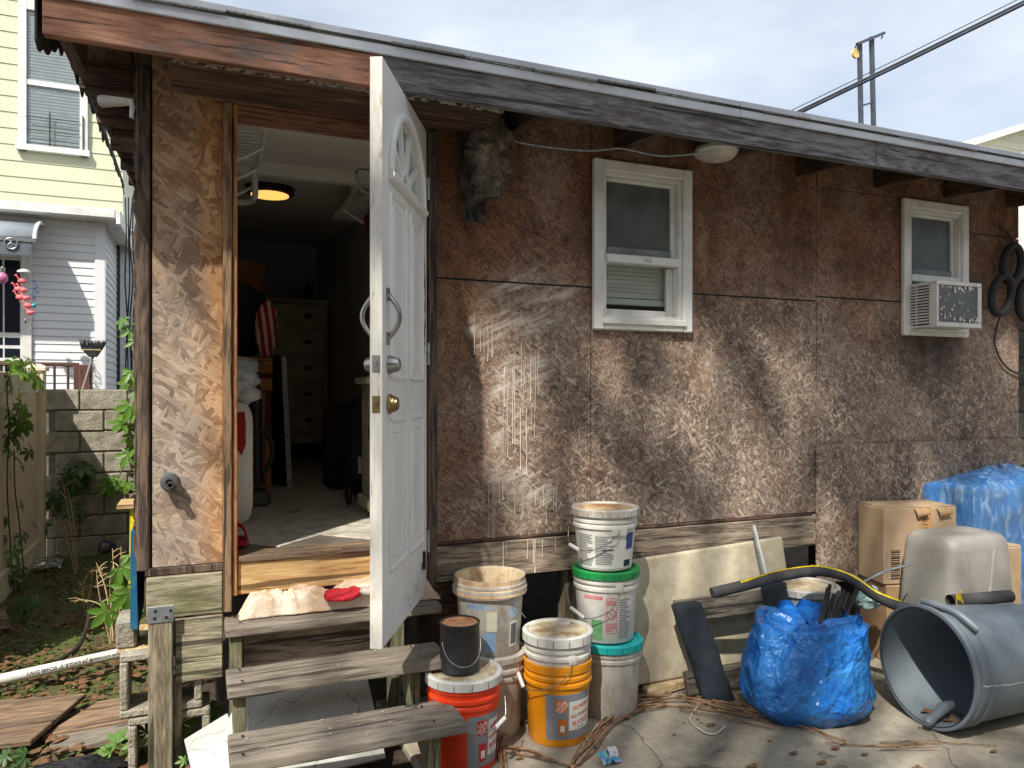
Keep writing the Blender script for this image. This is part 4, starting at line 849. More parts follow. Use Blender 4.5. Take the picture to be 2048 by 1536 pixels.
INKR = M_plain('faded_red_ink', rgb(210, 104, 110), rgb(220, 160, 160), .6); INKGN = M_plain('green_ink', rgb(62, 150, 78), rgb(150, 190, 150), .6); INKO = M_plain('orange_ink', rgb(214, 110, 40), None, .6); LGREY = M_plain('label_grey', rgb(134, 138, 142), rgb(120, 122, 126), .5); INKRED = M_plain('red_ink', rgb(206, 40, 44), None, .6); LBORD = M_plain('label_blue_line', rgb(92, 146, 190), None, .5)
class Bucket:
    def __init__(s, name, label, x, y, z, rb, rt, h, mat, cat='bucket', rings=((.80, .012), (.90, .009)), group=None, open_=False, inner=None):
        s.x, s.y, s.z, s.rb, s.rt, s.h = x, y, z, rb, rt, h; s.face = math.atan2(-CD - y, -x)
        s.t = thing(name, (x, y, z), label, cat, group)
        pr = [(rb - .012, 0), (rb - .003, .001), (rb, .006)]
        zs = [(f, e) for f, e in rings]
        for f, e in zs: 
            r = s.r(f * h); pr += [(r, f * h - .012), (r + e, f * h - .008), (r + e, f * h + .004), (s.r(f * h + .01), f * h + .01)]
        pr += [(rt, h - .022), (rt + .006, h - .018), (rt + .006, h), (rt - .002, h + .001), (rt - .004, h - .01), (rb - .004, .02)]
        s.b = MB().lathe(pr, 48, (x, y, z)).o('body', mat, s.t, smooth=True)
        if open_: MB().lathe([(s.r(h * .55) - .006, h * .55), (s.r(h * .9) - .0062, h * .9), (rt - .0055, h - .004), (rt + .0066, h + .0015), (rt + .0066, h - .02), (rt + .002, h - .024)], 48, (x, y, z), close0=False, close1=False).o('stained_inside', inner, s.b, smooth=True)
    def r(s, z): return s.rb + (s.rt - s.rb) * z / s.h
    def p(s, th, z, off=.0): a = s.face + th; r = s.r(z) + off; return Vector((s.x + r * math.cos(a), s.y + r * math.sin(a), s.z + z))
    def lid(s, mat, top=None, hgt=.022, tabs=True, spout=None):
        h, rt = s.h, s.rt
        l = MB().lathe([(rt + .008, h - hgt), (rt + .012, h - hgt + .002), (rt + .012, h + .004), (rt + .006, h + .009), (rt - .008, h + .009), (rt - .014, h + .001)], 48, (s.x, s.y, s.z), close0=False, close1=False).o('lid', mat, s.t, smooth=True)
        MB().lathe([(rt - .0145, h - .004), (rt - .015, h + .0015), (.002, h + .0025)], 48, (s.x, s.y, s.z)).o('lid_top', top or mat, l, smooth=True)
        if tabs:
            mb = MB()
            for k in range(14):
                a = k * 2 * math.pi / 14 + .1; c, n_ = math.cos(a), math.sin(a); R = rt + .0125
                mb.add([(s.x + R * math.cos(a + d), s.y + R * math.sin(a + d), s.z + h + zz) for d, zz in ((-.008, -hgt + .002), (.008, -hgt + .002), (.008, -.002), (-.008, -.002))], [(0, 1, 2, 3)])
            mb.o('tear_slots', INKB, l, recalc=False)
        if spout: MB().lathe([(.032, h + .003), (.032, h + .016), (.026, h + .02), (.018, h + .017), (.01, h + .017)], 20, (s.x + spout[0], s.y + spout[1], s.z)).o('pour_spout', WHITE_P, l, smooth=True)
    def handle(s, th, drop, z=None, grip=True, side=1, out=.03):
        z = z if z is not None else s.h * .82; R = s.r(z) + .012; pts = []
        for i in range(25):
            q = i / 24; a = s.face + th + math.pi * q * side; hang = math.sin(math.pi * q); rr = R + out * hang
            pts.append(Vector((s.x + rr * math.cos(a), s.y + rr * math.sin(a), s.z + z - drop * hang)))
        hd = MB().tube(pts, .0022, 6).o('bail', WIRE, s.t, smooth=True)
        MB().lathe([(.02, 0), (.02, .012), (.008, .016)], 14, s.p(th, z, 0), Vector((math.cos(s.face + th), math.sin(s.face + th), 0)).to_track_quat('Z', 'Y').to_matrix()).o('ear', s.b.data.materials[0], hd, smooth=True)
        if grip: MB().tube(pts[10:15], .009, 10).o('grip', WHITE_P, hd, smooth=True)
    def front_handle(s, pts_th_z, grip=None, ear=True):    # bail lying against the visible side
        pts = smooth_path([s.p(a, z, o) for a, z, o in pts_th_z], 6); hd = MB().tube(pts, .0022, 6).o('bail', WIRE, s.t, smooth=True)
        if grip:
            d = (s.p(*grip[1]) - s.p(*grip[0])); MB().tube([s.p(*grip[0]), s.p(*grip[0]) + d * .5, s.p(*grip[1])], .009, 10).o('grip', WHITE_P, hd, smooth=True)
        if ear:
            a, z, o = pts_th_z[0]; MB().lathe([(.022, 0), (.022, .01), (.008, .014)], 14, s.p(a, z, -.002), Vector((math.cos(s.face + a), math.sin(s.face + a), 0)).to_track_quat('Z', 'Y').to_matrix()).o('ear', WHITE_P, hd, smooth=True)
    def patch(s, a0, a1, z0, z1, mat, off=.0012, name='print_patch', n=16):
        mb = MB(); mb.grid(lambda u, v: s.p(a0 + (a1 - a0) * u, z0 + (z1 - z0) * v, off), n, 1); return mb.o(name, mat, s.b, recalc=False)
    def lines(s, a0, a1, z0, z1, n, mat, off=.002, name='small_print'):
        mb = MB(); random.seed(n)
        for k in range(n):
            z = z1 - (z1 - z0) * (k + .5) / n; e = a1 - (a1 - a0) * random.choice((0, 0, .1, .35)); hh = (z1 - z0) / n * .28
            mb.grid(lambda u, v: s.p(a0 + (e - a0) * u, z - hh + 2 * hh * v, off), 6, 1)
        return mb.o(name, mat, s.b, recalc=False)
    def text(s, txt, size, th, z, mat, rot=0, off=.0022, sx=1.0, bold=.0):
        vs, fs = text_geo(txt, size); c, n_ = math.cos(rot), math.sin(rot); mb = MB()
        for d in ([0, bold] if bold else [0]): mb.add([s.p(th + ((p.x * sx + d) * c - p.y * n_) / s.r(z), z + (p.x * sx + d) * n_ + p.y * c, off) for p in vs], fs)
        return mb.o('lettering', mat, s.b, recalc=False)
    def brandlabel(s, a0, a1, z0, z1, sqm, lc, ps, frame=None):
        if frame: s.patch(a0 - .02, a1 + .02, z0 - .004, z1 + .004, frame, .0008)
        s.patch(a0, a1, z0, z1, LGREY, .0014, 'label')
        hz = z1 - z0; ink = INKO if sqm is INKO else INKRED
        s.patch(lc - .17, lc + .17, z0 + hz * .62, z0 + hz * .90, sqm, .0018, 'logo_square')
        for i, (tx, d) in enumerate((('THE', 1.0), ('HOME', .1), ('DEPOT', -.85))): s.text(tx, (.012, .020, .016)[i], lc - .09 * d, z0 + hz * .76 + .011 * d, PALE, .75, bold=.0009)
        s.patch(ps, a1, z0 + hz * .18, z0 + hz * .86, PALE, .0024, 'white_panel')
        m = (ps + a1) / 2
        for tx, dz, sz in (("HOMER'S", .22, .027), ('ALL-PURPOSE', .03, .0205), ('BUCKET', -.15, .029)): s.text(tx, sz, m, z0 + hz * (.50 + dz), ink, .12, .0032, .82 * min(1, (a1 - ps) / .85), bold=.0012)
        s.text('5 Gallons', .013, m - .05, z0 + hz * .235, INKB, .08, .0032, min(1, (a1 - ps) / .85))
        # the little bucket printed on the label
        s.patch(lc - .09, lc + .15, z0 + hz * .10, z0 + hz * .42, ink, .0027, 'printed_bucket'); s.patch(lc - .11, lc + .17, z0 + hz * .38, z0 + hz * .45, ink, .0029, 'printed_bucket_rim'); s.patch(lc - .04, lc + .10, z0 + hz * .16, z0 + hz * .31, PALE, .0033, 'printed_bucket_label')
# orange with a paint can on it
ob = Bucket('orange_bucket', 'bright orange bucket with a pale grey lid beside the bottom step', 1.0, -.45, 0, .128, .146, .368, ORG_P, rings=((.72, .006), (.80, .009), (.90, .006)))
ob.lid(LID_G, LIDTOP, .03); ob.brandlabel(.10, 1.30, .03, .235, INKRED, .56, .78)
ob.front_handle([(-.9, .30, .01), (-.4, .235, .03), (.2, .19, .04), (.7, .195, .05), (1.05, .215, .05), (1.3, .28, .03)], ((.72, .196, .052), (1.02, .214, .052)), False)
pcx, pcy = .985, -.443
pc = thing('paint_can', (pcx, pcy, .378), 'black paint can with a rusty lid standing on the orange bucket', 'paint can')
BCAN = dirty('black_can', rgb(34, 34, 36), rgb(70, 66, 62), .4)
MB().lathe([(.080, 0), (.083, .003), (.083, .006), (.081, .009), (.081, .182), (.083, .185), (.083, .192), (.079, .194), (.078, .186)], 40, (pcx, pcy, .379), close1=False).o('body', BCAN, pc, smooth=True)
MB().lathe([(.078, .184), (.072, .189), (.070, .184), (.05, .183), (.002, .185)], 40, (pcx, pcy, .379)).o('lid', RUST, pc, smooth=True)
fa = math.atan2(-CD - pcy, -pcx)
pts = [Vector((pcx + (.086 + .02 * math.sin(math.pi * i / 20)) * math.cos(fa - .95 + 2.3 * i / 20), pcy + (.086 + .02 * math.sin(math.pi * i / 20)) * math.sin(fa - .95 + 2.3 * i / 20), .379 + .125 - .085 * math.sin(math.pi * i / 20) ** .8)) for i in range(21)]
MB().tube(pts, .0022, 6).o('bail', WIRE, pc, smooth=True)
# two-bucket stack beside the steps
sx_, sy_ = 1.205, -.212
lb = Bucket('grimy_bucket', 'grimy pale bucket at the bottom of the stack behind the orange bucket', sx_ + .005, sy_, 0, .130, .150, .355, GREY_P, rings=((.74, .007), (.84, .010), (.93, .006)))
ub = Bucket('open_bucket', 'open white bucket with a rust stained rim on top of the grimy bucket', sx_, sy_, .356, .132, .152, .335, GREY_P, rings=((.80, .016), (.86, .018), (.92, .012)), open_=True, inner=RIM_O)
lb.lid(GREY_P, LIDTOP)
MB().lathe([(.150, .262), (.1665, .266), (.1665, .292), (.163, .297), (.155, .299)], 48, (sx_, sy_, .356), close0=False, close1=False).o('collar', RIM_O, ub.t, smooth=True)
ub.patch(-.75, .05, .215, .235, LBLUE); ub.patch(-.1, .22, .12, .205, M_plain('faded_yellow', rgb(222, 216, 170), rgb(210, 208, 196), .6)); ub.patch(-.2, .2, .03, .115, LBLUE); ub.patch(.62, .95, .17, .215, LBLUE); ub.patch(.66, 1.0, .045, .155, PALE, .0014, 'barcode_label')
mb = MB()
for k in range(12): mb.grid(lambda u, v: ub.p(.70 + .021 * k + .012 * u * (1 + k % 3) * .5, .055 + .09 * v, .0022), 1, 1)
mb.o('barcode', INKB, ub.b, recalc=False)
ub.front_handle([(.55, .25, .016), (.8, .21, .03), (1.15, .16, .03)], None, False)
lb.front_handle([(.6, .28, .01), (1.1, .24, .03), (1.5, .3, .03)], None, False)
# yellow bucket with a white bucket nested in it
yb = Bucket('yellow_bucket', 'yellow orange bucket with a printed label, a white bucket nested inside it', 1.459, -.383, 0, .128, .144, .345, YEL_P, rings=((.76, .010), (.84, .006), (.93, .006)))
nb = Bucket('nested_bucket', 'white lidded bucket with a pour spout sitting inside the yellow bucket', 1.459, -.383, .105, .122, .1435, .355, WHITE_P, rings=((.76, .008), (.85, .006)))
nb.lid(WHITE_P, LIDTOP, .034, spout=(.055, .055)); yb.brandlabel(-.36, 1.26, .04, .222, INKO, .12, .36, LBORD)
nb.front_handle([(.47, .268, .006), (.25, .21, .03), (-.3, .155, .035), (-.9, .14, .05), (-1.15, .19, .05), (-1.5, .25, .03)], ((-.92, .142, .052), (-1.16, .19, .052)))
# stack of three
tx_, ty_ = 1.79, -.229
b1 = Bucket('teal_lidded_bucket', 'dirty white bucket with a turquoise lid at the bottom of the three high stack', tx_ + .01, ty_ - .01, 0, .132, .150, .338, GREY_P, rings=((.80, .008), (.88, .006)))
b1.lid(TEAL_P, TEAL_P, .028)
b2 = Bucket('green_lidded_bucket', 'white bucket with a green lid in the middle of the three high stack', tx_, ty_, .349, .130, .150, .322, WHITE_P, rings=((.78, .008), (.88, .008)))
b2.lid(GREEN_P, GREEN_P, .026)
b2.patch(-.75, -.1, .205, .222, INKR); b2.patch(-.5, -.12, .02, .11, INKGN, .0014, 'green_print', 8); b2.lines(.45, .9, .02, .21, 16, INKG)
def frame_patch(b, a0, a1, z0, z1, m, t=.003):
    for q in ((a0, a1, z0, z0 + t), (a0, a1, z1 - t, z1), (a0, a0 + t / b.r(z0), z0, z1), (a1 - t / b.r(z0), a1, z0, z1)): b.patch(q[0], q[1], q[2], q[3], m, .0016, 'frame_line', 6)
frame_patch(b2, .0, .38, .05, .215, INKR); b2.lines(.03, .35, .06, .10, 4, INKR); b2.lines(.03, .35, .18, .205, 3, INKR)
mb = MB(); mb.tube([b2.p(.19 + .14 * math.cos(k * math.pi / 12), .14 + .021 * math.sin(k * math.pi / 12), .0015) for k in range(25)], .0022, 5); mb.tube([b2.p(.19 - .1, .155, .0015), b2.p(.19 + .1, .125, .0015)], .0022, 5); mb.o('warning_sign', INKR, b2.b)
b2.front_handle([(.42, .26, .006), (.2, .18, .03), (-.3, .13, .035), (-.75, .13, .05), (-1.2, .2, .05), (-1.5, .25, .03)], ((-.55, .125, .048), (-1.0, .155, .052)))
b3 = Bucket('label_bucket', 'white bucket with grey printed instructions on top of the three high stack', tx_ - .005, ty_, .682, .126, .149, .275, WHITE_P, rings=((.74, .008), (.84, .006)))
b3.lid(GREY_P, M_plain('brown_lid_top', rgb(196, 172, 138), rgb(140, 100, 64), .85, 9, .38, .62, .4, 60), .026)
b3.patch(-1.1, 1.2, .012, .178, PALE, .0008, 'label', 24); b3.lines(-1.05, -.42, .02, .17, 20, INKG); b3.lines(-.33, .3, .03, .165, 16, INKG); b3.lines(-.1, .3, .095, .103, 1, INKB); b3.patch(.78, 1.15, .10, .175, INKBL, .002, 'blue_square', 6); b3.patch(.72, 1.05, .02, .05, INKB, .002, 'dark_square', 6)
mb = MB(); mb.grid(lambda u, v: b3.p(.2 + .52 * u, .168 + .032 * v, .012), 10, 1); e_ = mb.o('handle_ear', WHITE_P, b3.b, recalc=False); e_.modifiers.new('s', 'SOLIDIFY').thickness = .008
b3.front_handle([(.45, .19, .018), (.2, .15, .025), (-.3, .105, .03), (-.8, .10, .045), (-1.2, .12, .045), (-1.5, .18, .03)], ((-.72, .098, .045), (-1.1, .112, .047)), False)

# ------------------------------------------------------------ boards and junk against the wall
SLABM = M_plain('tan_panel', rgb(200, 190, 164), rgb(172, 160, 134), .75, 14, .35, .7, .25, 120)
a_, b_, c_, d_ = Vector((1.86, -.155, .055)), Vector((3.03, -.155, .055)), Vector((3.005, -.05, .70)), Vector((1.84, -.05, .645))
mb = MB(); brd(mb, a_, b_, c_, d_, -.03); mb.o('tan_panel', SLABM, label='wide tan moulded panel leaning on the wall behind the buckets', cat='panel', bevel=.02, seg=4, smooth=True)
sk2 = onz(1290, 1385, .03); e2 = onz(1375, 1362, .03)
mb = MB(); mb.bar(sk2, sk2 + (e2 - sk2) * 1.6, .06, .05); mb.o('birch_batten', M_wood('pale_stick', rgb(214, 190, 150), rgb(166, 140, 104), 'X', 18, patch=rgb(110, 90, 70)), label='pale wooden batten with bark lying at the foot of the tan panel', cat='wood', bevel=.01)
FOAM = M_plain('dark_foam_wrap', rgb(38, 46, 56), rgb(28, 33, 40), .92, 18, .4, .7, .7, 90)
hf = thing('padded_frame', (2.55, -.26, 0), 'low wooden frame with uprights wrapped in ragged dark blue black foam', 'frame')
def fy(z): return -.335 + .12 * z / .47
def padded(x0b, x0t, w, z0, z1, seed):
    mb = MB()
    def f(u, v):
        th = u * 2 * math.pi; z = z0 + (z1 - z0) * v; c = math.copysign(abs(math.cos(th)) ** .5, math.cos(th)); s_ = math.copysign(abs(math.sin(th)) ** .6, math.sin(th)); e = 1 + .10 * nz((th, v * 6, seed), 1.3) + .06 * nz((th * 2, v * 17, seed), 2)
        return Vector((x0b + (x0t - x0b) * v + c * w / 2 * e, fy(z) - .03 + s_ * .03 * e, z + .012 * nz((th * 1.3, seed, 0), 2)))
    mb.grid(f, 28, 26, True); mb.f += [tuple(len(mb.v) - 28 + j for j in range(28))]; mb.m.append(0); return mb.o('padded_upright', FOAM, hf, smooth=2)
padded(2.345, 2.235, .165, .0, .455, 1); padded(2.86, 2.79, .15, .0, .50, 2)
for z0, z1 in ((.36, .46), (.03, .13)):
    MB().hexa([(2.2, fy(z0) + .002, z0), (2.95, fy(z0) + .002, z0), (2.95, fy(z0) + .04, z0), (2.2, fy(z0) + .04, z0), (2.2, fy(z1) + .002, z1), (2.95, fy(z1) + .002, z1), (2.95, fy(z1) + .04, z1), (2.2, fy(z1) + .04, z1)]).o('rail', W_RAIL, hf, bevel=.004)
PIPEF = M_plain('pipe_foam', rgb(70, 70, 70), rgb(54, 54, 55), .85, 14, bump=.4)
YTAPE = M_plain('yellow_tape', rgb(226, 196, 10), rgb(200, 170, 10), .45)
ip = thing('pipe_insulation', (2.9, -.4, .4), 'grey foam pipe insulation with a yellow tape strip arching over the junk', 'pipe insulation')
ipts = smooth_path([att(1424, 1186, 3.62), att(1500, 1168, 3.66), att(1570, 1150, 3.70), att(1640, 1142, 3.74), att(1700, 1156, 3.75), att(1750, 1190, 3.72), att(1800, 1213, 3.66), att(1850, 1226, 3.64)], 8)
MB().tube(ipts, .027, 12).o('foam', PIPEF, ip, smooth=True)
mb = MB(); k_ = len(ipts) - 1
def tapef(u, v):
    q = 6 + u * (k_ - 14); i = int(q); i = min(i, k_ - 1); p = ipts[i] + (ipts[i + 1] - ipts[i]) * (q - i); ang = 1.1 + .4 * math.sin(u * 7) + (v - .5) * (.45 + .3 * nz((u * 9, 0, 0), 2)); d = Vector((-.386, -.9225, 0))
    return p + (d * math.cos(ang) + Vector((0, 0, 1)) * math.sin(ang)) * (.0285 + .004 * abs(nz((u * 30, v, 3), 1)))
mb.grid(tapef, 90, 3); mb.o('tape', YTAPE, ip, recalc=False)
ip2 = thing('foam_tube', (3.6, -.6, .5), 'short dark foam tube with yellow tape lying on the grey bin', 'foam tube')
A0, A1 = Vector((3.36, -.80, .575)), Vector((3.86, -.80, .60))
t2 = [att(1900, 1202, 3.56), att(1955, 1198, 3.60), att(2020, 1192, 3.66)]
MB().tube(t2, .03, 14, cap=False).o('foam', PIPEF, ip2, smooth=True); MB().tube([t2[2] - (t2[2] - t2[1]) * .1, t2[2] + (t2[2] - t2[1]) * .01], .017, 12).o('hole', BLACK, ip2, smooth=True)
mb = MB(); mb.grid(lambda u, v: t2[0] + Vector((-.005 + .04 * u + .03 * v * math.sin(u * 4), -.034 + .006 * math.sin(9 * u), .035 - .05 * v + .02 * u)), 6, 4); mb.o('tape', YTAPE, ip2, recalc=False)
gbx = onz(1645, 1180, .50)
gb = Bucket('grey_tub', 'grey round tub with a lid half hidden behind the blue bag', 3.03, -.215, 0, .145, .168, .46, dirty('grey_tub', rgb(150, 156, 158), rgb(110, 106, 98), .6), 'tub', rings=((.74, .007), (.84, .008)))
gb.lid(dirty('tub_lid', rgb(188, 190, 188), rgb(120, 108, 92), .8), LIDTOP, .03)
tr_ = thing('trim_strip', (2.82, -.15, .2), 'thin white metal strip propped upright against the tan panel', 'strip')
pa_, pb_ = ony(1506, 1050, -.09), ony(1533, 1160, -.20)
MB().bar(pb_ + (pb_ - pa_) * .9, pa_, .028, .006, (0, -1, 0)).o('flange', GALV, tr_); MB().bar(pb_ + (pb_ - pa_) * .9 + Vector((0, -.008, 0)), pa_ + Vector((0, -.008, 0)), .006, .012, (0, -1, 0)).o('ridge', WHITE_V, tr_)
# blue bag with black rods
def film(name, c, c2, alpha=1.0, rough=.22, bs=.5):
    g = NG(name); v = g.objc(); wv = g.vadd(v, g.node('ShaderNodeVectorMath', {0: g.node('ShaderNodeTexNoise', {'Vector': v, 'Scale': 7.0, 'Detail': 3}).outputs['Color'], 'Scale': .16}, operation='SCALE').outputs[0])
    n1 = g.noise(v, 6, 4, .6, .8); h1 = g.vor(g.mapp(g.mapp(wv, rot=(.4, .5, .2)), sc=(1, 1, .45)), 13).outputs['Distance']; h2 = g.vor(g.mapp(g.mapp(wv, rot=(-.5, .2, .9)), sc=(1, .5, 1)), 31).outputs['Distance']; h3 = g.noise(g.mapp(g.mapp(wv, rot=(.2, .7, .1)), sc=(1, 1, .12)), 60, 2)
    hh = g.math('ADD', g.math('MULTIPLY', h1, 1.6), g.math('ADD', g.math('MULTIPLY', h2, .6), g.math('MULTIPLY', h3, .35)))
    return g.fin(g.mix(g.ramp(n1, [(.35, 0), (.7, 1)]), c, c2), rough, hh, bs, .03, Alpha=alpha)
BLUEF = film('blue_bag_film', rgb(20, 98, 186), rgb(62, 142, 214), 1.0, .17, .55); 
bgc = Vector((2.665, -.60, 0))
bg = thing('blue_bag', bgc, 'full crinkled blue plastic bag standing on the concrete with black rods sticking out', 'bag')
def bagf(u, v):
    th = u * 2 * math.pi; c, n_ = math.cos(th), math.sin(th)
    if v < .08: s_ = 0.0; r = .245 * (v / .08) ** .6 + .002
    elif v < .86: s_ = (v - .08) / .78; r = .245 + .062 * math.sin(math.pi * .5 * min(1, s_ / .22)) - .05 * max(0, (s_ - .25) / .75) ** 1.2
    else: s_ = 1.0; r = .228 * (1 - ((v - .86) / .14) * .93)
    sq = (abs(c) ** 3.4 + abs(n_) ** 3.4) ** (-1 / 3.4); lean = .02 * s_
    rid = lambda a, f, k, o: 1 - 2.4 * abs(nz((c * a, n_ * a, s_ * k), f, o))
    fold = .045 * nz((c * 1.4, n_ * 1.4, s_ * 1.3), 1.2, 4) + .028 * rid(2.0, 1.3, 1.6, 9) * (.3 + .7 * abs(nz((c, n_, s_), 2, 2))) + .004 * rid(3.5 + s_, 2.0, .8, 2) + .0035 * rid(5, 3.0, 2.2, 12)
    if v >= .86: fold *= (1 - (v - .86) / .14)
    k = (r + fold * (.3 + .7 * min(1, s_ * 5))) * (.82 + .18 * sq)
    top = 0 if v < .86 else -.04 * ((v - .86) / .14) + .02 * nz((c * r * 9, n_ * r * 9, v * 5), 1, 8)
    return bgc + Vector((c * k + lean, n_ * k * .84, max(.003, .43 * s_ + .03 * nz((c * 1.5, n_ * 1.5, 0), 1.4, 6) * s_ + top)))
mb = MB(); mb.grid(bagf, 260, 150, True); mb.o('film', BLUEF, bg, smooth=2, recalc=False)
random.seed(19)
for k in range(8):
    mb = MB(); th0 = k * .785 + random.uniform(-.2, .2); n = 9; w = random.uniform(.35, .6); h = random.uniform(.02, .05); base = []; tip = []
    for i in range(n):
        a = th0 + (i / (n - 1) - .5) * w; b = bagf((a / 6.2832) % 1, .862); base.append(b - Vector((0, 0, .01))); tip.append(b + Vector((math.cos(a) * random.uniform(-.02, .004), math.sin(a) * random.uniform(-.02, .004), h * math.sin(math.pi * (i + .5) / n) * random.uniform(.75, 1.1))))
    mb.add(base + tip, [(i, i + 1, i + 1 + n, i + n) for i in range(n - 1)]); mb.o('rim_flap', BLUEF, bg, smooth=2, recalc=False)
random.seed(3)
rc = att(1660, 1235, 3.62)
for k in range(9):
    p0 = att(1640 + k * 4.5, 1250 + k * 2, 3.55 + random.uniform(0, .05)); p1 = att(1655 + k * 7.5 + random.uniform(-3, 3), 1176 + random.uniform(-6, 14), 3.72 + random.uniform(-.03, .1))
    MB().tube([p0 + (p0 - p1) * .6, p0, p1], .009, 8).o('black_rod', BLACK, label='thin black plastic rod, one of the bundle sticking out of the blue bag', cat='rod', group='black rods in the blue bag', smooth=True)
# grey bin on its side
BIN = dirty('grey_bin_plastic', rgb(108, 118, 126), rgb(88, 94, 98), .5)
bc = Vector((3.02, -.95, .272)); ax = Vector((.994, -.108, -.012)).normalized(); MA = ax.to_track_quat('Z', 'Y').to_matrix()
bn = thing('trash_bin', (3.35, -.95, 0), 'large grey round plastic bin lying on its side, mouth towards the blue bag', 'bin')
MB().lathe([(r_ * .945, z_) for r_, z_ in [(.272, 0), (.286, .0), (.287, .014), (.278, .020), (.278, .032), (.286, .036), (.286, .048), (.276, .054), (.275, .09), (.283, .094), (.283, .108), (.273, .114), (.236, .74), (.226, .752), (.002, .752), (.002, .74), (.224, .735), (.256, .13), (.264, .10), (.262, .06), (.268, .045), (.268, .0)]], 64, bc, MA, close0=False, close1=False).o('body', BIN, bn, smooth=True)
mb = MB(); hp = onz(1848, 1440, .03)
mb.tube(smooth_path([hp + Vector((.16, -.02, .05)), hp + Vector((.08, -.03, .05)), hp + Vector((.02, -.04, .03)), hp + Vector((-.05, -.05, .014))], 5), [.02, .021, .022, .024, .026, .026, .024, .022, .022, .02, .018, .018, .022, .022, .02, .014], 10)
mb.o('handle', BIN, bn, smooth=True)
MB().tube(smooth_path([bc + Vector((.07, -.20, .212)), bc + Vector((.045, -.12, .267)), bc + Vector((.03, -.03, .282)), bc + Vector((.04, .04, .278))], 5), .016, 10).o('handle', BIN, bn, smooth=True)
mb = MB()
def binp(l, th, off=.001):
    r = .273 + (.236 - .273) * (l - .114) / .626 if l > .114 else .287
    r *= .945
    return bc + MA @ Vector((0, 0, l)) + (Vector((0, -1, 0)) * math.cos(th) + Vector((0, 0, 1)) * math.sin(th)) * (r + off)
for l0, l1, t0, t1 in ((.0, .13, .02, .0), (.10, .60, -.03, -.02)): mb.grid(lambda u, v: binp(l0 + (l1 - l0) * u, t0 + (t1 - t0) * u + .012 * (v - .5) * (1.2 - u) + .02 * nz((u * 5, 0, 0), 2), .003), 24, 1)
mb.o('paint_streak', M_plain('white_streak', rgb(220, 220, 216)), bn, recalc=False)
# dead leaves inside the bin mouth
mb = MB(); random.seed(9)
for k in range(24):
    c = bc + Vector((random.uniform(.06, .22), random.uniform(-.09, .09), -.247 + random.uniform(0, .006))); a = random.random() * 6; s_ = random.uniform(.01, .03)
    mb.add([c + Vector((s_ * math.cos(a + q), s_ * .6 * math.sin(a + q), .006 * math.sin(q * 2) + .008)) for q in (0, 1.2, 2.4, 3.6, 4.9)], [(0, 1, 2, 3, 4)])
LITTER = M_plain('dead_leaf', rgb(132, 96, 62), rgb(84, 60, 42), .9, 60, .3, .7)
mb.o('leaf_scraps', LITTER, kind='stuff', label='dead leaf scraps inside the mouth of the grey bin', cat='leaves', recalc=False)
# upturned taupe tote
TOTE = M_plain('taupe_plastic', rgb(150, 146, 139), rgb(130, 126, 118), .5, 5, .35, .8, .1)
def rrect(hx, hy, r, n=6):
    out = []
    for cx, cy, a0 in ((hx - r, hy - r, 0), (-hx + r, hy - r, 90), (-hx + r, -hy + r, 180), (hx - r, -hy + r, 270)):
        for i in range(n + 1): a = math.radians(a0 + 90 * i / n); out.append((cx + r * math.cos(a), cy + r * math.sin(a)))
    return out
tc = Vector((3.74, -.565, .23)); tt = thing('storage_tote', tc, 'taupe plastic storage tote turned upside down beside the cardboard boxes', 'tote')
rings = [(0, .262, .185, .03), (.02, .262, .185, .03), (.022, .25, .178, .05), (.46, .226, .158, .06), (.50, .220, .152, .06), (.525, .203, .135, .055), (.535, .18, .11, .05), (.529, .12, .06, .03)]
mb = MB(); m = 28
for z, hx, hy, r in rings: mb.v += [tc + Vector((x, y, z)) for x, y in rrect(hx, hy, r)]
for i in range(len(rings) - 1): mb.f += [(i * m + j, i * m + (j + 1) % m, (i + 1) * m + (j + 1) % m, (i + 1) * m + j) for j in range(m)]
mb.f.append(tuple((len(rings) - 1) * m + j for j in range(m))); mb.m = [0] * len(mb.f)
body_t = mb.o('shell', TOTE, tt, smooth=True)
def tf(x, z): return tc + Vector((x, -(.178 - .02 * z / .44) - .001, z))
MB().tube(smooth_path([tf(-.13, .47), tf(-.12, .40), tf(-.10, .25), tf(-.06, .235), tf(.0, .235), tf(.03, .26), tf(.06, .40), tf(.075, .46)], 6), .007, 8).o('embossed_rib', TOTE, body_t, smooth=True)
# cardboard
def card(name, ca=rgb(174, 150, 120), cb=rgb(154, 130, 102)): return M_plain(name, ca, cb, .85, 7, .4, .7, .12, 150)
CARD = card('cardboard'); CARD2 = card('cardboard_dark', rgb(162, 132, 98), rgb(140, 110, 80))
def carton(name, label, x0, x1, y0, y1, z0, z1, mat=CARD, flaps=True):
    t = thing(name, ((x0 + x1) / 2, (y0 + y1) / 2, z0), label, 'box', 'cardboard boxes')
    B('carton', mat, t, x0, x1, y0, y1, z0, z1, bevel=.006)
    if flaps:
        B('flap', mat, t, x0 + .004, x1 - .004, y0 + .003, (y0 + y1) / 2 - .003, z1 + .0005, z1 + .006, bevel=.002); B('flap', mat, t, x0 + .004, x1 - .004, (y0 + y1) / 2 + .001, y1 - .003, z1 + .001, z1 + .007, bevel=.002)
    return t
k1 = carton('cardboard_box', 'tall brown cardboard box with printed number and torn tape by the loose sheet', 3.54, 3.99, -.36, -.12, .435, .86)
k2 = carton('cardboard_box', 'lower cardboard box squashed under the taller one', 3.55, 3.98, -.37, -.12, .0, .432, CARD2, False)
k3 = carton('cardboard_box', 'cardboard box peeking out right of the taupe tote', 4.0, 4.19, -.62, -.38, 0, .66, CARD)
k4 = carton('cardboard_box', 'flattened cardboard under the upturned taupe tote', 3.46, 3.98, -.72, -.45, 0, .225, CARD2, False)
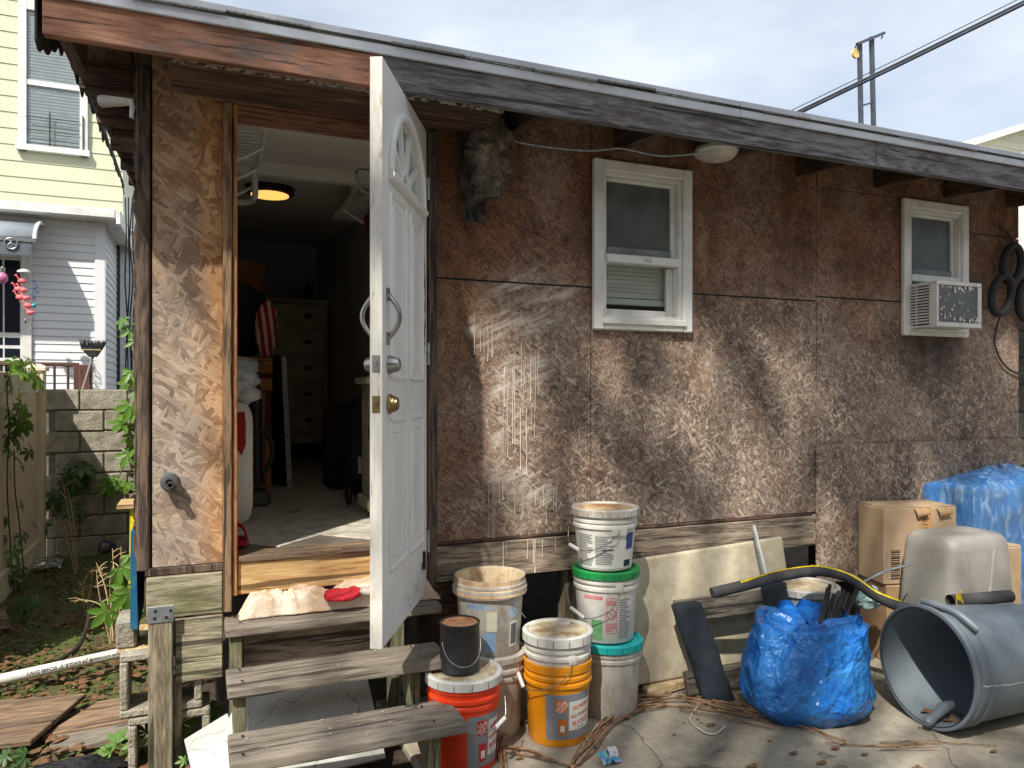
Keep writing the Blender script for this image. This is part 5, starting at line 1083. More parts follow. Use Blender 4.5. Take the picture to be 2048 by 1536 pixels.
vs, fs = text_geo('1615A', .045); cy_, sy__ = 0, -1
MB().add([(3.79 + p.y, -.3612, .76 - p.x) for p in vs], fs).o('printed_number', INKB, k1, recalc=False)
mb = MB().box(3.772, 3.776, -.3618, -.361, .826, .85).box(3.798, 3.802, -.3618, -.361, .826, .85).box(3.776, 3.798, -.3618, -.361, .846, .85).box(3.776, 3.798, -.3618, -.361, .826, .83); mb.o('printed_mark', INKB, k1)
mb = MB()
for k in range(14): mb.box(3.58, 3.635, -.3616, -.3608, .47 + .011 * k, .47 + .011 * k + (.004, .007, .003)[k % 3])
mb.box(3.575, 3.64, -.3616, -.3608, .465, .467).box(3.575, 3.64, -.3616, -.3608, .625, .627); mb.o('printed_barcode', INKB, k1)
mb = MB()
for k in range(5): mb.box(3.552, 3.555, -.3616, -.3608, .47 + .03 * k, .49 + .03 * k).box(3.562, 3.566, -.3616, -.3608, .47 + .03 * k, .485 + .03 * k)
mb.o('printed_text', INKG, k1)
for xx in (3.72, 3.86):
    mb = MB(); mb.grid(lambda u, v: Vector((xx + .07 * u + .015 * v, -.362 - .018 * math.sin(v * 2.5) - .01 * u * v, .855 - .05 * v * (1 - .4 * u) - .008 * nz((u * 5, v * 4, xx)))), 5, 4); tq = mb.o('torn_flap', CARD2, k1, recalc=False); tq.modifiers.new('s', 'SOLIDIFY').thickness = .003
k1.rotation_euler.z = k2.rotation_euler.z = -.24
B('tape_seam', card('tape_brown', rgb(176, 136, 88), rgb(160, 120, 74)), k1, 3.755, 3.83, -.3608, -.36, .44, .858, bevel=0)
# blue plastic over stacked boxes at the right
wr_ = thing('wrapped_crates', (4.6, -.25, 0), 'stacked crates shrouded in translucent blue plastic at the right edge', 'crates')
GREYB = M_plain('grey_crate', rgb(112, 116, 118), rgb(90, 94, 96), .6, 7)
B('crate', GREYB, wr_, 4.22, 4.98, -.30, -.08, .0, .52, bevel=.01); B('crate', GREYB, wr_, 4.22, 4.95, -.30, -.08, .525, .92, bevel=.01)
g = NG('blue_clear_film'); v = g.objc(); n = g.noise(g.mapp(v, sc=(1, 1, .4)), 14, 5, .6, 1.5)
pb2 = g.b; g.set(pb2.inputs['Base Color'], g.mix(g.ramp(n, [(.5, 0), (.75, 1)]), rgb(66, 142, 218), rgb(170, 204, 234))); g.set(pb2.inputs['Roughness'], .18); g.set(pb2.inputs['Alpha'], g.ramp(n, [(.35, .42), (.7, .58)]))
bp_ = g.node('ShaderNodeBump', {'Strength': .6, 'Distance': .02, 'Height': n}); g.nt.links.new(bp_.outputs[0], pb2.inputs['Normal']); CLEARB = g.mat
def wrapf(u, v):
    x0, x1, y0, y1 = 4.17, 5.05, -.36, -.055; per = u * 4; s_ = int(per) % 4; f = per - int(per)
    q = [(x0, y0), (x1, y0), (x1, y1), (x0, y1)]; a, b = q[s_], q[(s_ + 1) % 4]; p = Vector((a[0] + (b[0] - a[0]) * f, a[1] + (b[1] - a[1]) * f, 0)); c = Vector((4.61, -.2, 0))
    if v < .7: z = v / .7 * .95; k = 1 + .03 * nz((p.x * 6, p.y * 6, z * 3), 1) + .05 * (1 - v)
    else: z = .95 + .10 * (v - .7) / .3; k = 1 - (v - .7) / .3 * .9
    w = .025 * (1 - 2 * abs(nz((p.x * 3, p.y * 5, z * 2), 2.2, 3))) + .012 * nz((p.x * 10, p.y * 10, z * 9), 1)
    d = (p - c); return c + d * k + d.normalized() * w + Vector((0, 0, max(.004, z + .03 * nz((p.x * 4, p.y * 4, z), 1.5))))
mb = MB(); mb.grid(wrapf, 120, 50, True); mb.o('plastic_film', CLEARB, wr_, smooth=2, recalc=False)
# small film scrap, stick
blob((3.33, -.36, .40), (.08, .05, .05), .4, 41).o('film_scrap', film('pale_film', rgb(150, 196, 196), rgb(210, 224, 220), .8), label='scrap of pale greenish plastic film below the cardboard boxes', cat='film', smooth=2)
MB().tube([att(1722, 1166, 3.72), att(1770, 1142, 3.78), att(1824, 1128, 3.86)], .006, 6).o('thin_rod', GALV, label='thin pale rod poking out between the bag and the tote', cat='rod', smooth=True)

# ------------------------------------------------------------ litter on the concrete
VINE = M_wood('dry_vine', rgb(156, 124, 92), rgb(112, 84, 60), 'X', 30); random.seed(31)
def vines(label, pts, n, spread, r):
    t = thing('vine_bundle', onz(pts[0][0], pts[0][1], 0), label, 'vine', 'dry vines on the concrete')
    for k in range(n):
        path = []; ph = random.random() * 40; o_ = random.gauss(0, spread); a = random.randint(0, 1) if len(pts) > 3 else 0; b = len(pts) - (random.randint(0, 1) if len(pts) > 3 else 0)
        for i, (x, y) in enumerate(pts[a:b]): path.append(onz(x + random.gauss(0, 6), y + o_ * 1.0 + random.gauss(0, spread * .35), .008 + .012 * abs(nz((ph, i, 0))) + .004 * (k % 4)))
        path = smooth_path(path, 6); MB().tube(path, [r * random.uniform(.75, 1.15) * (1 - .5 * i / len(path)) for i in range(len(path))], 6).o('stem', VINE, t, smooth=True)
vines('bundle of dry brown vine stems curving from the white stack down to the bottom edge', [(1330, 1398), (1270, 1408), (1225, 1440), (1180, 1490), (1140, 1536), (1120, 1570)], 9, 9, .006)
vines('long dry stems lying in front of the padded frame towards the blue bag', [(1250, 1415), (1360, 1402), (1450, 1420), (1560, 1440), (1690, 1488)], 8, 8, .005)
vines('dry stems looping on the concrete between the orange and yellow buckets', [(1060, 1440), (1010, 1462), (1003, 1500), (1012, 1545), (1020, 1580)], 4, 6, .008)
vines('short dry stems crossing in front of the yellow bucket', [(1005, 1496), (1060, 1505), (1110, 1520), (1160, 1534)], 3, 5, .006)
vines('thin dry stems scattered below the grey bin', [(1640, 1490), (1760, 1494), (1880, 1488), (2000, 1496)], 4, 6, .0035)
vines('few short reddish stems beside the blue bag', [(1470, 1398), (1500, 1412), (1530, 1418)], 4, 8, .004)
MB().tube(smooth_path([onz(1410, 1394, .01), onz(1390, 1420, .006), onz(1380, 1440, .006), onz(1405, 1462, .01), onz(1430, 1468, .006), onz(1450, 1452, .02)], 8), .0035, 6).o('loose_string', M_plain('white_cord', rgb(206, 200, 186)), label='loose white cord lying on the concrete in front of the padded frame', cat='cord', smooth=True)
wp = thing('snack_wrapper', onz(1226, 1532, 0), 'small colourful torn wrapper at the bottom edge of the patio', 'wrapper')
g = NG('colour_print'); vv = g.vor(g.objc(), 55).outputs['Color']; WRAPM = g.fin(g.mix(.6, vv, rgb(40, 120, 190)), .3)
w0 = onz(1207, 1536, .0); mb = MB(); mb.grid(lambda u, v: w0 + Vector((.085 * u, .05 * v, .006 + .03 * abs(nz((u * 3, v * 3, 4))) + .03 * v)), 10, 6); mb.o('film', WRAPM, wp, smooth=2, recalc=False)
mb = MB(); mb.grid(lambda u, v: w0 + Vector((.045 + .04 * u, .02 + .03 * v, .02 + .012 * abs(nz((u * 3, v * 3, 9))) + .03 * v)), 6, 4); mb.o('white_patch', PALE, wp, smooth=2, recalc=False)
mb = MB(); random.seed(77)
for k in range(300):
    x = random.uniform(.9, 5.0); y = -random.uniform(.0, 1.6) if k % 3 else -random.uniform(0, .3); c = Vector((x, y, .004)); a = random.random() * 6; s_ = random.choice((.003, .004, .006, .009, .016, .026)) * random.uniform(.6, 1.2)
    mb.add([c + Vector((s_ * math.cos(a + q), s_ * .55 * math.sin(a + q), .0015 + .25 * s_ * (1 + math.sin(q * 2 + a)) * .5)) for q in (0, 1.2, 2.4, 3.6, 4.9)], [(0, 1, 2, 3, 4)])
mb.o('patio_litter', LITTER, kind='stuff', label='leaf scraps and crumbs scattered on the concrete patio', cat='litter', recalc=False)
# ------------------------------------------------------------ left yard
GZ = -.035
BLK = M_plain('cinder_block', rgb(170, 164, 148), rgb(126, 120, 106), .95, 10, .35, .68, .9, 70, bd=.01); MORT = M_plain('mortar', rgb(120, 114, 104), rgb(92, 86, 78), .95, 20, bump=.8)
bw = thing('block_wall', (-.8, 4.75, GZ), 'grey cinder block wall closing the narrow yard behind the fence', 'wall')
B('mortar_core', MORT, bw, -1.45, -.31, 4.685, 4.85, GZ, 1.54, bevel=0)
blk = MB().box(-.195, .195, -.1, .1, 0, .186).o('block', BLK, bw, bevel=.008); blh = MB().box(-.095, .095, -.1, .1, 0, .186).o('block', BLK, bw, bevel=.008)
random.seed(12); fb = True
for r_ in range(8):
    z = GZ + .005 + .197 * r_; x = -1.42 + (.0 if r_ % 2 else .2)
    while x < -.36:
        if x + .395 > -.25:
            loc = (x + .1, 4.765 + random.uniform(-.008, .006), z)
            inst(blh, loc, (0, 0, random.uniform(-.012, .012)), parent=bw); x += .2
        else:
            loc = (x + .2, 4.765 + random.uniform(-.008, .006), z + random.uniform(-.002, .003)); rt_ = (0, 0, random.uniform(-.012, .012))
            inst(blk, loc, rt_, parent=bw); x += .4
blk.location = (-1.42 + .1 - .09, 4.77, GZ + .005); blh.location = (-1.42 - .1, 4.77, 1.35)
# fence
FEN = M_plain('beige_vinyl', rgb(226, 217, 194), rgb(208, 197, 170), .5, 4, .4, .75, .05)
fx = -1.33
fe = thing('vinyl_fence', (fx, 3, GZ), 'beige vinyl privacy fence with a capped post at the left edge', 'fence')
bd0 = MB().box(fx - .015, fx + .012, 1.2, 1.345, .20, 1.50).o('board', FEN, fe, bevel=.005)
for k in range(1, 22): inst(bd0, (bd0.location.x, bd0.location.y + .148 * k, .20), parent=fe)
B('top_rail', FEN, fe, fx - .03, fx + .028, 1.2, 4.42, 1.501, 1.66, bevel=.008); B('bottom_rail', FEN, fe, fx - .03, fx + .028, 1.2, 4.42, GZ, .199, bevel=.008)
B('rail_lip', FEN, fe, fx + .0285, fx + .036, 1.2, 4.42, .17, .198, bevel=.003)
B('post', FEN, fe, fx - .065, fx + .06, 4.43, 4.555, GZ, 1.70, bevel=.006)
mb = MB().box(fx - .085, fx + .08, 4.41, 4.575, 1.701, 1.735); mb.hexa([(fx - .085, 4.41, 1.7355), (fx + .08, 4.41, 1.7355), (fx + .08, 4.575, 1.7355), (fx - .085, 4.575, 1.7355), (fx - .03, 4.465, 1.765), (fx + .025, 4.465, 1.765), (fx + .025, 4.52, 1.765), (fx - .03, 4.52, 1.765)]); mb.o('post_cap', FEN, fe, bevel=.004)
# supports under the shed corner
hb_ = thing('cinder_block', (-.26, .05, GZ), 'chipped hollow cinder block standing under the shed corner', 'block', 'corner support blocks')
def hollow(t, c, sx, sy, sz):
    w = .03; mb = MB(); x, y, z = c
    mb.box(x - sx / 2, x + sx / 2, y - sy / 2, y - sy / 2 + w, z, z + sz).box(x - sx / 2, x + sx / 2, y + sy / 2 - w, y + sy / 2, z, z + sz).box(x - sx / 2, x - sx / 2 + w, y - sy / 2 + w, y + sy / 2 - w, z, z + sz).box(x + sx / 2 - w, x + sx / 2, y - sy / 2 + w, y + sy / 2 - w, z, z + sz).box(x - w / 2, x + w / 2, y - sy / 2 + w, y + sy / 2 - w, z, z + sz)
    return mb
TILT = Matrix.Rotation(math.pi / 2, 3, 'X')
for i, (z, lab) in enumerate(((GZ, None), (.22, 'hollow cinder block stacked on the lower one under the shed corner'))):
    t = hb_ if i == 0 else thing('cinder_block', (-.24, .05, z), lab, 'block', 'corner support blocks')
    mb = hollow(t, (0, 0, 0), .30, .25, .19)
    off = Vector((-.135 + (.03 if i == 0 else 0), .15, z + .125)); mb.v = [off + TILT @ p + Vector((0, 0, 0)) for p in mb.v]; mb.o('shell', BLK, t, bevel=.006)
B('support_block', BLK, None, -.305, -.23, .02, .2, .475, .59, bevel=.01, label='solid grey block wedged under the blue edge of the shed corner', cat='block')
B('packing_board', M_wood('pale_packing', rgb(206, 184, 140), rgb(166, 140, 100), 'Y', 18), None, -.30, -.05, .02, .36, .565 - .11, .4745, bevel=.004, label='pale board packed on top of the stacked cinder blocks', cat='board')
# pvc pipe
PVC = M_plain('pvc_white', rgb(222, 220, 212), rgb(196, 192, 182), .45, 6)
pv0, pv1 = onz(-40, 1368, .08), onz(268, 1300, .10); pv = thing('pvc_pipe', (pv0 + pv1) / 2, 'white plastic pipe with printed black text lying across the leafy ground', 'pipe')
MB().tube([pv0, (pv0 + pv1) / 2, pv1], .027, 20).o('tube', PVC, pv, smooth=True)
pd = (pv1 - pv0).normalized(); up_ = Vector((0, 0, 1)); side = pd.cross(up_).normalized()
if side.y > 0: side = -side
def pipetext(txt, size, q):
    vs, fs = text_geo(txt, size); c0 = pv0 + (pv1 - pv0) * q; mb = MB()
    for dd in (0, .0012):
        pts = []
        for p in vs:
            ang = -p.y / .0275 + .25; pts.append(c0 - pd * (p.x + dd) + (side * math.cos(ang) + up_ * math.sin(ang)) * .0278)
        mb.add(pts, fs)
    mb.o('printed_text', INKB, pv, recalc=False)
pipetext('1-1/2" SCH40 DWV', .024, .42); pipetext('® JM EAGLE', .024, .615); pipetext('NSF ASTM D2665', .015, .79)
# planks
def plank(label, q, z, t, tw=0, mat=W_PLANK):
    a, b, c, d = [onz(x, y, z + dz) for x, y, dz in q]; mb = MB(); n = Vector((0, 0, t)); mb.hexa([a - n, b - n, c - n, d - n, a, b, c, d]); return mb.o('old_plank', mat, label=label, cat='plank', group='old planks on the ground', bevel=.004)
plank('broad brown plank lying flat at the bottom left corner', [(-60, 1494, .0), (62, 1480, .0), (172, 1386, .0), (-60, 1405, .0)], .07, .025)
plank('sunlit brown plank lying between the broad plank and the gate post', [(84, 1470, -.02), (296, 1432, .0), (296, 1384, .02), (196, 1402, .01)], .05, .025)
plank('narrow grey plank in front of the sunlit one', [(88, 1512, -.01), (292, 1456, .02), (292, 1440, .02), (108, 1470, 0)], .03, .03, mat=W_TREAD)
plank('short plank end leaning by the fence foot', [(-15, 1262, .0), (22, 1256, .0), (10, 1215, .08), (-20, 1215, .08)], .02, .012)
# stuff and small things
g = NG('mossy_ground'); v = g.pos(); n1 = g.noise(v, 3.2, 7, .65); n2 = g.noise(v, 60, 4)
MOSS = g.fin(g.mix(g.ramp(n1, [(.42, 0), (.6, 1)]), g.mix(n2, rgb(74, 60, 46), rgb(110, 92, 70)), g.mix(n2, rgb(58, 72, 28), rgb(104, 118, 52))), .95, g.math('ADD', n1, n2), .9, .02)
mb = MB(); mb.grid(lambda u, v: Vector((-1.3 + 1.12 * u, -.6 + 5.25 * v, -.03 + .028 * nz((u * 5, v * 18, 0), 1) + .02 * nz((u * 17, v * 60, 0), 1) + .02)), 60, 180); mb.o('yard_soil', MOSS, kind='structure', smooth=2, recalc=False)
def leafmat(name, c, c2, tr=.35):
    g = NG(name); n = g.noise(g.objc(), 30, 4); col = g.mix(g.math('ADD', g.math('MULTIPLY', n, .6), g.math('MULTIPLY', g.rnd(), .4)), c, c2); g.fin(col, .45)
    t = g.node('ShaderNodeBsdfTranslucent', {0: g.mix(.5, col, (.35, .5, .05))}); mx = g.node('ShaderNodeMixShader', {0: tr}); g.nt.links.new(g.b.outputs[0], mx.inputs[1]); g.nt.links.new(t.outputs[0], mx.inputs[2]); g.nt.links.new(mx.outputs[0], g.out.inputs[0]); return g.mat
LEAF = leafmat('creeper_leaf', rgb(70, 112, 40), rgb(118, 158, 56)); LEAFD = leafmat('dark_leaf', rgb(44, 74, 34), rgb(70, 100, 44), .25); GRND = leafmat('ground_leaf', rgb(54, 78, 30), rgb(96, 116, 48), .2)
random.seed(8); mb = MB()
for k in range(9000):
    x = random.uniform(-1.28, -.2); y = random.uniform(-.3, 4.55)
    if nz((x * 2.1, y * 1.6, 0), 1, 5) < .02 and random.random() < .82: continue
    h = random.uniform(.005, .05); a = random.random() * 6.28; s_ = random.uniform(.006, .02); c = Vector((x, y, -.01 + h)); d = Vector((math.cos(a), math.sin(a), random.uniform(-.2, .5))) * s_; w = Vector((-math.sin(a), math.cos(a), random.uniform(-.2, .2))) * s_ * .5
    mb.add([c - d, c + w, c + d, c - w], [(0, 1, 2, 3)])
mb.o('ground_cover', GRND, kind='stuff', label='low green moss and weeds covering the narrow yard', cat='ground cover', recalc=False)
mb = MB()
for k in range(1500):
    x = random.uniform(-1.28, .1) ; y = random.uniform(-.75, 1.6) if k % 2 else random.uniform(-.5, 4.5)
    if x > -.12 and y > -.15: continue
    c = Vector((x, y, .0 + random.uniform(0, .025))); a = random.random() * 6; s_ = random.uniform(.012, .04); t1, t2_ = random.uniform(-.5, .5), random.uniform(-.5, .5)
    pts = []
    for q in (0, .9, 1.8, 2.6, 3.5, 4.4, 5.3): e = Vector((s_ * math.cos(q), s_ * .6 * math.sin(q), 0)); e = Vector((e.x * math.cos(a) - e.y * math.sin(a), e.x * math.sin(a) + e.y * math.cos(a), 0)); pts.append(c + e + Vector((0, 0, abs(e.x * t1 + e.y * t2_) + .3 * abs(e.y))))
    mb.add(pts, [tuple(range(7))])
mb.o('leaf_litter', LITTER, kind='stuff', label='brown dead leaves littering the soil at the lower left', cat='leaf litter', recalc=False)
STRAW = M_plain('dry_straw', rgb(206, 186, 142), rgb(160, 136, 98), .9, 20)
def weed(label, base, h, n, seed, lean=0, col=STRAW, r=.004):
    random.seed(seed); t = thing('dry_weed', base, label, 'weed', 'dead weed stalks in the yard'); base = Vector(base)
    for k in range(n):
        a = random.random() * 6.28; hh = h * random.uniform(.45, 1); sp = random.uniform(.05, .28) * h
        p1 = base + Vector((math.cos(a) * .02, math.sin(a) * .02, 0)); p2 = base + Vector((math.cos(a) * sp * .5 + lean * .4, math.sin(a) * sp * .5, hh * .6)); p3 = base + Vector((math.cos(a) * sp + lean + random.uniform(-.08, .08), math.sin(a) * sp, hh * random.uniform(.75, 1.0)))
        s_ = MB(); s_.tube(smooth_path([p1, p2, p3], 5), [r, r, r, r * .9, r * .8, r * .8, r * .7, r * .7, r * .5, r * .4, r * .3], 5)
        for b in range(5):
            q = random.uniform(.35, .95); p = p1 + (p3 - p1) * q + (p2 - (p1 + p3) / 2) * (1 - abs(2 * q - 1)); d = Vector((random.gauss(0, 1), random.gauss(0, 1), random.uniform(0, 1.2))).normalized() * random.uniform(.06, .16) * h; s_.tube([p, p + d * .5 + Vector((0, 0, .01)), p + d], [r * .6, r * .45, r * .2], 4)
        s_.o('stalk', col, t, smooth=True)
weed('tall dead branching weed in front of the block wall', onz(155, 1150, 0), 1.05, 4, 3, -.12); weed('sunlit tangle of pale bent dead stalks beside the corner blocks', onz(228, 1290, 0), .62, 9, 5, -.05, r=.005); weed('thin dry stalks in the middle of the mossy yard', onz(175, 1230, 0), .5, 5, 6, .05, r=.003)
MB().tube(smooth_path([onz(120, 1320, .02), onz(155, 1295, .05), onz(172, 1260, .12), onz(183, 1215, .22), onz(205, 1200, .28)], 6), [.012] * 14 + [.01] * 11, 8).o('dark_branch', M_plain('dark_bark', rgb(48, 40, 34), rgb(34, 28, 24), .9, bump=.6), label='dark bent branch lying over the moss', cat='branch', smooth=True)
cn = thing('drink_can', onz(222, 1098, .0), 'dusty blue can lying on the ground before the block wall', 'can')
c0, c1 = onz(200, 1096, .05), onz(246, 1088, .05); MB().tube([c0, c0 + (c1 - c0) * .06, c0 + (c1 - c0) * .94, c1], [.05, .06, .06, .05], 18).o('body', M_plain('blue_can', rgb(64, 68, 110), rgb(140, 128, 110), .35, 9, metal=.5), cn, smooth=True); MB().tube([c1, c1 + (c1 - c0) * .02], .048, 18).o('lid', STEEL, cn, smooth=True)
fw = onz(98, 1138, 0); mb = MB(); mb.grid(lambda u, v: fw + Vector((-.11 + .21 * u, -.10 + .2 * v, .03 + .02 * nz((u * 3, v * 3, 2), 1.5) + .04 * v)), 14, 12); mb.o('foil_wrapper', M_plain('foil', rgb(214, 214, 210), rgb(150, 150, 148), .22, 12, metal=.8, bump=.4, bsc=20, bd=.01), label='crumpled silver foil wrapper by the foot of the fence', cat='wrapper', smooth=2, recalc=False)
ys = thing('yellow_stool', (-.42, 2.1, GZ), 'small stool with yellow legs and a wooden top half hidden by the shed corner', 'stool')
sa = ony(236, 1006, 2.1); sb2 = ony(278, 1006, 2.1); YL = M_plain('yellow_paint', rgb(236, 222, 20), rgb(220, 200, 10), .5)
B('top', M_wood('stool_top', rgb(206, 178, 130), rgb(170, 136, 92), 'X', 18), ys, sa.x, sb2.x + .1, 2.0, 2.3, sa.z - .03, sa.z, bevel=.004)
for xx in (ony(264, 1040, 2.08).x, sb2.x + .08):
    for yv in (2.05, 2.24): MB().bar((xx + .01, yv, sa.z - .031), (xx - .005, yv, GZ), .035, .03, (0, 1, 0)).o('leg', YL, ys)
MB().bar((-.02 + sa.x + .1, 2.065, .25), (sb2.x + .09, 2.065, .25), .02, .02).o('stretcher', YL, ys)
# creepers: palmate leaves as pieces
def leafmesh():
    mb = MB()
    for k, (a, l) in enumerate(((-100, .55), (-48, .85), (0, 1.0), (48, .85), (100, .55))):
        a = math.radians(a); d = Vector((math.sin(a), math.cos(a), 0)); w = Vector((d.y, -d.x, 0)); q = []
        for s_, ww, zz in ((.04, 0, 0), (.3, .12, .02), (.55, .19, .01), (.78, .13, -.03), (1, 0, -.10), (.78, -.13, -.03), (.55, -.19, .01), (.3, -.12, .02)): q.append(d * s_ * l + w * ww * l + Vector((0, 0, zz)))
        q.append(d * .55 * l + Vector((0, 0, -.035))); mb.add(q, [(0, 1, 8), (1, 2, 8), (2, 3, 8), (3, 4, 8), (4, 5, 8), (5, 6, 8), (6, 7, 8), (7, 0, 8)])
    me = bpy.data.meshes.new('leaf'); me.from_pydata(mb.v, [], mb.f); me.polygons.foreach_set('use_smooth', [True] * len(me.polygons)); return me
LM = {}
for nm, mt in (('a', LEAF), ('b', LEAFD)): me = leafmesh(); me.materials.append(mt); LM[nm] = me
def leaf(t, p, size, rot, kind='a'):
    o = bpy.data.objects.new('leaf', LM[kind]); COL.objects.link(o); o.location = p; o.rotation_euler = rot; o.scale = (size,) * 3; WL[o.name] = Vector(p); _par(o, t)
STEMM = M_plain('vine_stem', rgb(84, 64, 44), rgb(60, 46, 32), .8)
def creeper(label, pts, leaves, size, seed, kinds='ab', r=.005, face=(0, -1, 0)):
    random.seed(seed); pts = [Vector(p) for p in pts]; t = thing('creeper', pts[0], label, 'vine', 'green creepers'); path = smooth_path(pts, 8)
    MB().tube(path, r, 5).o('stem', STEMM, t, smooth=True)
    fv = Vector(face)
    for k in range(leaves):
        p = random.choice(path) + fv * random.uniform(.01, .06) + Vector((random.gauss(0, .05), random.gauss(0, .04), random.gauss(0, .03))); q = (fv + Vector((random.gauss(0, .45), random.gauss(0, .45), random.uniform(0, .9)))).normalized().to_track_quat('Z', 'Y'); e = (q.to_matrix() @ Matrix.Rotation(random.uniform(2.2, 4.1), 3, 'Z')).to_euler()
        leaf(t, p, size * random.uniform(.6, 1.15), e, random.choice(kinds))
FX = (1, -.15, 0)
def fxp(x, y): return onx(x, y, fx + .045)
creeper('leafy green creeper climbing the beige fence board near the left edge', [fxp(28, 1190), fxp(20, 1080), fxp(14, 960), fxp(18, 860), fxp(14, 780), fxp(22, 735)], 30, .13, 2, face=FX); creeper('creeper leaves spilling over the fence top beside the post cap', [fxp(10, 735), fxp(30, 738), fxp(52, 745), fxp(60, 752)], 9, .14, 3, 'a', face=FX)
creeper('second thin creeper stem with few leaves on the fence', [fxp(48, 1150), fxp(40, 1060), fxp(30, 980), fxp(28, 900)], 9, .10, 4, 'b', face=FX)
def byp(x, y): return ony(x, y, 4.62)
creeper('dark creeper patch growing on the shaded block wall', [byp(100, 1050), byp(125, 985), byp(150, 950), byp(160, 925)], 16, .20, 6, 'b'); creeper('creeper sprigs climbing the ragged end of the block wall', [byp(215, 1000), byp(240, 950), byp(262, 890), byp(258, 800), byp(266, 740)], 17, .17, 7, 'a'); creeper('bright sprig of leaves beside the shed corner high up', [ony(268, 700, 2.0), ony(270, 660, 2.0), ony(266, 630, 2.0)], 5, .10, 8, 'a')
creeper('bright weed with pinnate leaves beside the blue edge strip', [ony(262, 1210, .7), ony(250, 1160, .7), ony(240, 1120, .7)], 10, .12, 9, 'a')
def plant(label, base, h, n, size, seed, kind='a'):
    random.seed(seed); base = Vector(base); t = thing('seedling', base, label, 'plant', 'young creeper plants')
    for k in range(n):
        a = random.random() * 6.28; tp = base + Vector((math.cos(a) * h * .5, math.sin(a) * h * .4, h * random.uniform(.55, 1))); MB().tube([base, (base + tp) / 2 + Vector((0, 0, h * .15)), tp], .0025, 5).o('stem', M_plain('green_stem', rgb(110, 130, 60)), t, smooth=True)
        q = Vector((math.cos(a) * .4 - .1, math.sin(a) * .4 - .55, .8)).normalized().to_track_quat('Z', 'Y'); leaf(t, tp, size * random.uniform(.8, 1.1), (q.to_matrix() @ Matrix.Rotation(random.random() * 6.28, 3, 'Z')).to_euler(), kind)
plant('bright five leaved seedling growing out left of the bottom step', onz(405, 1500, .0), .17, 4, .095, 1); plant('young leafy seedling at the foot of the gate post', onz(262, 1525, 0), .12, 4, .07, 2); plant('small yellow green seedling at the bottom left', onz(212, 1530, 0), .08, 4, .05, 3); plant('tiny seedling between the gate post and the broken board', onz(368, 1535, 0), .06, 3, .04, 4); plant('low weed clump by the fence foot', onz(55, 1240, 0), .12, 7, .10, 5, 'b'); plant('low weed clump under the dead stalks', onz(250, 1200, 0), .14, 6, .10, 6); plant('weeds at the bottom left corner below the planks', onz(30, 1540, 0), .07, 6, .06, 7, 'b')
blob((onz(150, 1552, 0).x, onz(150, 1552, 0).y, .02), (.16, .07, .035), .3, 51).o('black_bag', M_plain('black_film', rgb(26, 26, 28), rgb(40, 40, 42), .25, 9, bump=.4, bsc=30, bd=.01), label='shiny black plastic bag at the bottom left edge', cat='bag', smooth=2)

# ------------------------------------------------------------ neighbours at the left
YEL = M_plain('yellow_siding', rgb(206, 207, 178), rgb(197, 198, 168), .6, 2, .3, .8, .05); GRS = M_plain('grey_siding', rgb(224, 227, 226), rgb(214, 217, 216), .55, 2, .3, .8, .05); WHS = M_plain('white_siding', rgb(216, 220, 222), rgb(200, 204, 206), .55, 2, .3, .8, .05)
def siding(t, mat, x0, x1, y, z0, z1, ex, lip=.014, axis='X'):
    if axis == 'X': src = MB().hexa([(x0, y - lip, 0), (x1, y - lip, 0), (x1, y + .01, 0), (x0, y + .01, 0), (x0, y - .002, ex - .001), (x1, y - .002, ex - .001), (x1, y + .01, ex - .001), (x0, y + .01, ex - .001)]).o('siding_board', mat, t)
    else: src = MB().hexa([(y + lip, x0, 0), (y + lip, x1, 0), (y - .01, x1, 0), (y - .01, x0, 0), (y + .002, x0, ex - .001), (y + .002, x1, ex - .001), (y - .01, x1, ex - .001), (y - .01, x0, ex - .001)]).o('siding_board', mat, t)
    n = int((z1 - z0) / ex); src.location.z = z0
    for k in range(1, n): inst(src, (src.location.x, src.location.y, z0 + ex * k), parent=t)
yh = thing('yellow_house', (-3, 11, GZ), 'two storey house with pale yellow siding behind the grey porch', 'house')
YY = 10.2; xc = ony(246, 400, YY).x
B('wall', YEL, yh, -9, xc, YY, YY + 4, GZ, 10, bevel=0); siding(yh, YEL, -9, xc, YY - .012, 3.6, 9.9, .245)
w0_, w1_ = ony(37, 300, YY - .05), ony(176, 25, YY - .05)
yw = thing('window', (w0_.x, YY, w0_.z), 'white framed window with a low guard rail', None, parent=yh)
zb_, zt_ = w0_.z, w1_.z
for a in ((w0_.x, w0_.x + .11, zb_, zt_), (w1_.x - .11, w1_.x, zb_, zt_)): B('frame', WHITE_V, yw, a[0], a[1], YY - .09, YY - .03, a[2], a[3])
B('frame', WHITE_V, yw, w0_.x + .11, w1_.x - .11, YY - .088, YY - .03, zt_ - .12, zt_); B('sill', WHITE_V, yw, w0_.x - .03, w1_.x + .03, YY - .12, YY - .03, zb_, zb_ + .09)
zm_ = ony(60, 165, YY - .05).z
B('meeting_rail', WHITE_V, yw, w0_.x + .11, w1_.x - .11, YY - .075, YY - .03, zm_ - .04, zm_ + .04)
for z0, z1 in ((zb_ + .09, zm_ - .04), (zm_ + .04, zt_ - .12)): B('pane', GLASS_C, yw, w0_.x + .11, w1_.x - .11, YY - .05, YY - .045, z0, z1, bevel=0)
mb = MB(); k = 0; BLM = M_plain('white_blind', rgb(206, 208, 206), rgb(190, 192, 190), .7)
src = MB().box(w0_.x + .12, w1_.x - .12, YY - .040, YY - .034, 0, .042).o('blind_slat', BLM, yw)
z = zb_ + .1; src.location.z = z
while z < zt_ - .2: z += .05; inst(src, (src.location.x, src.location.y, z), parent=yw)
mb = MB()
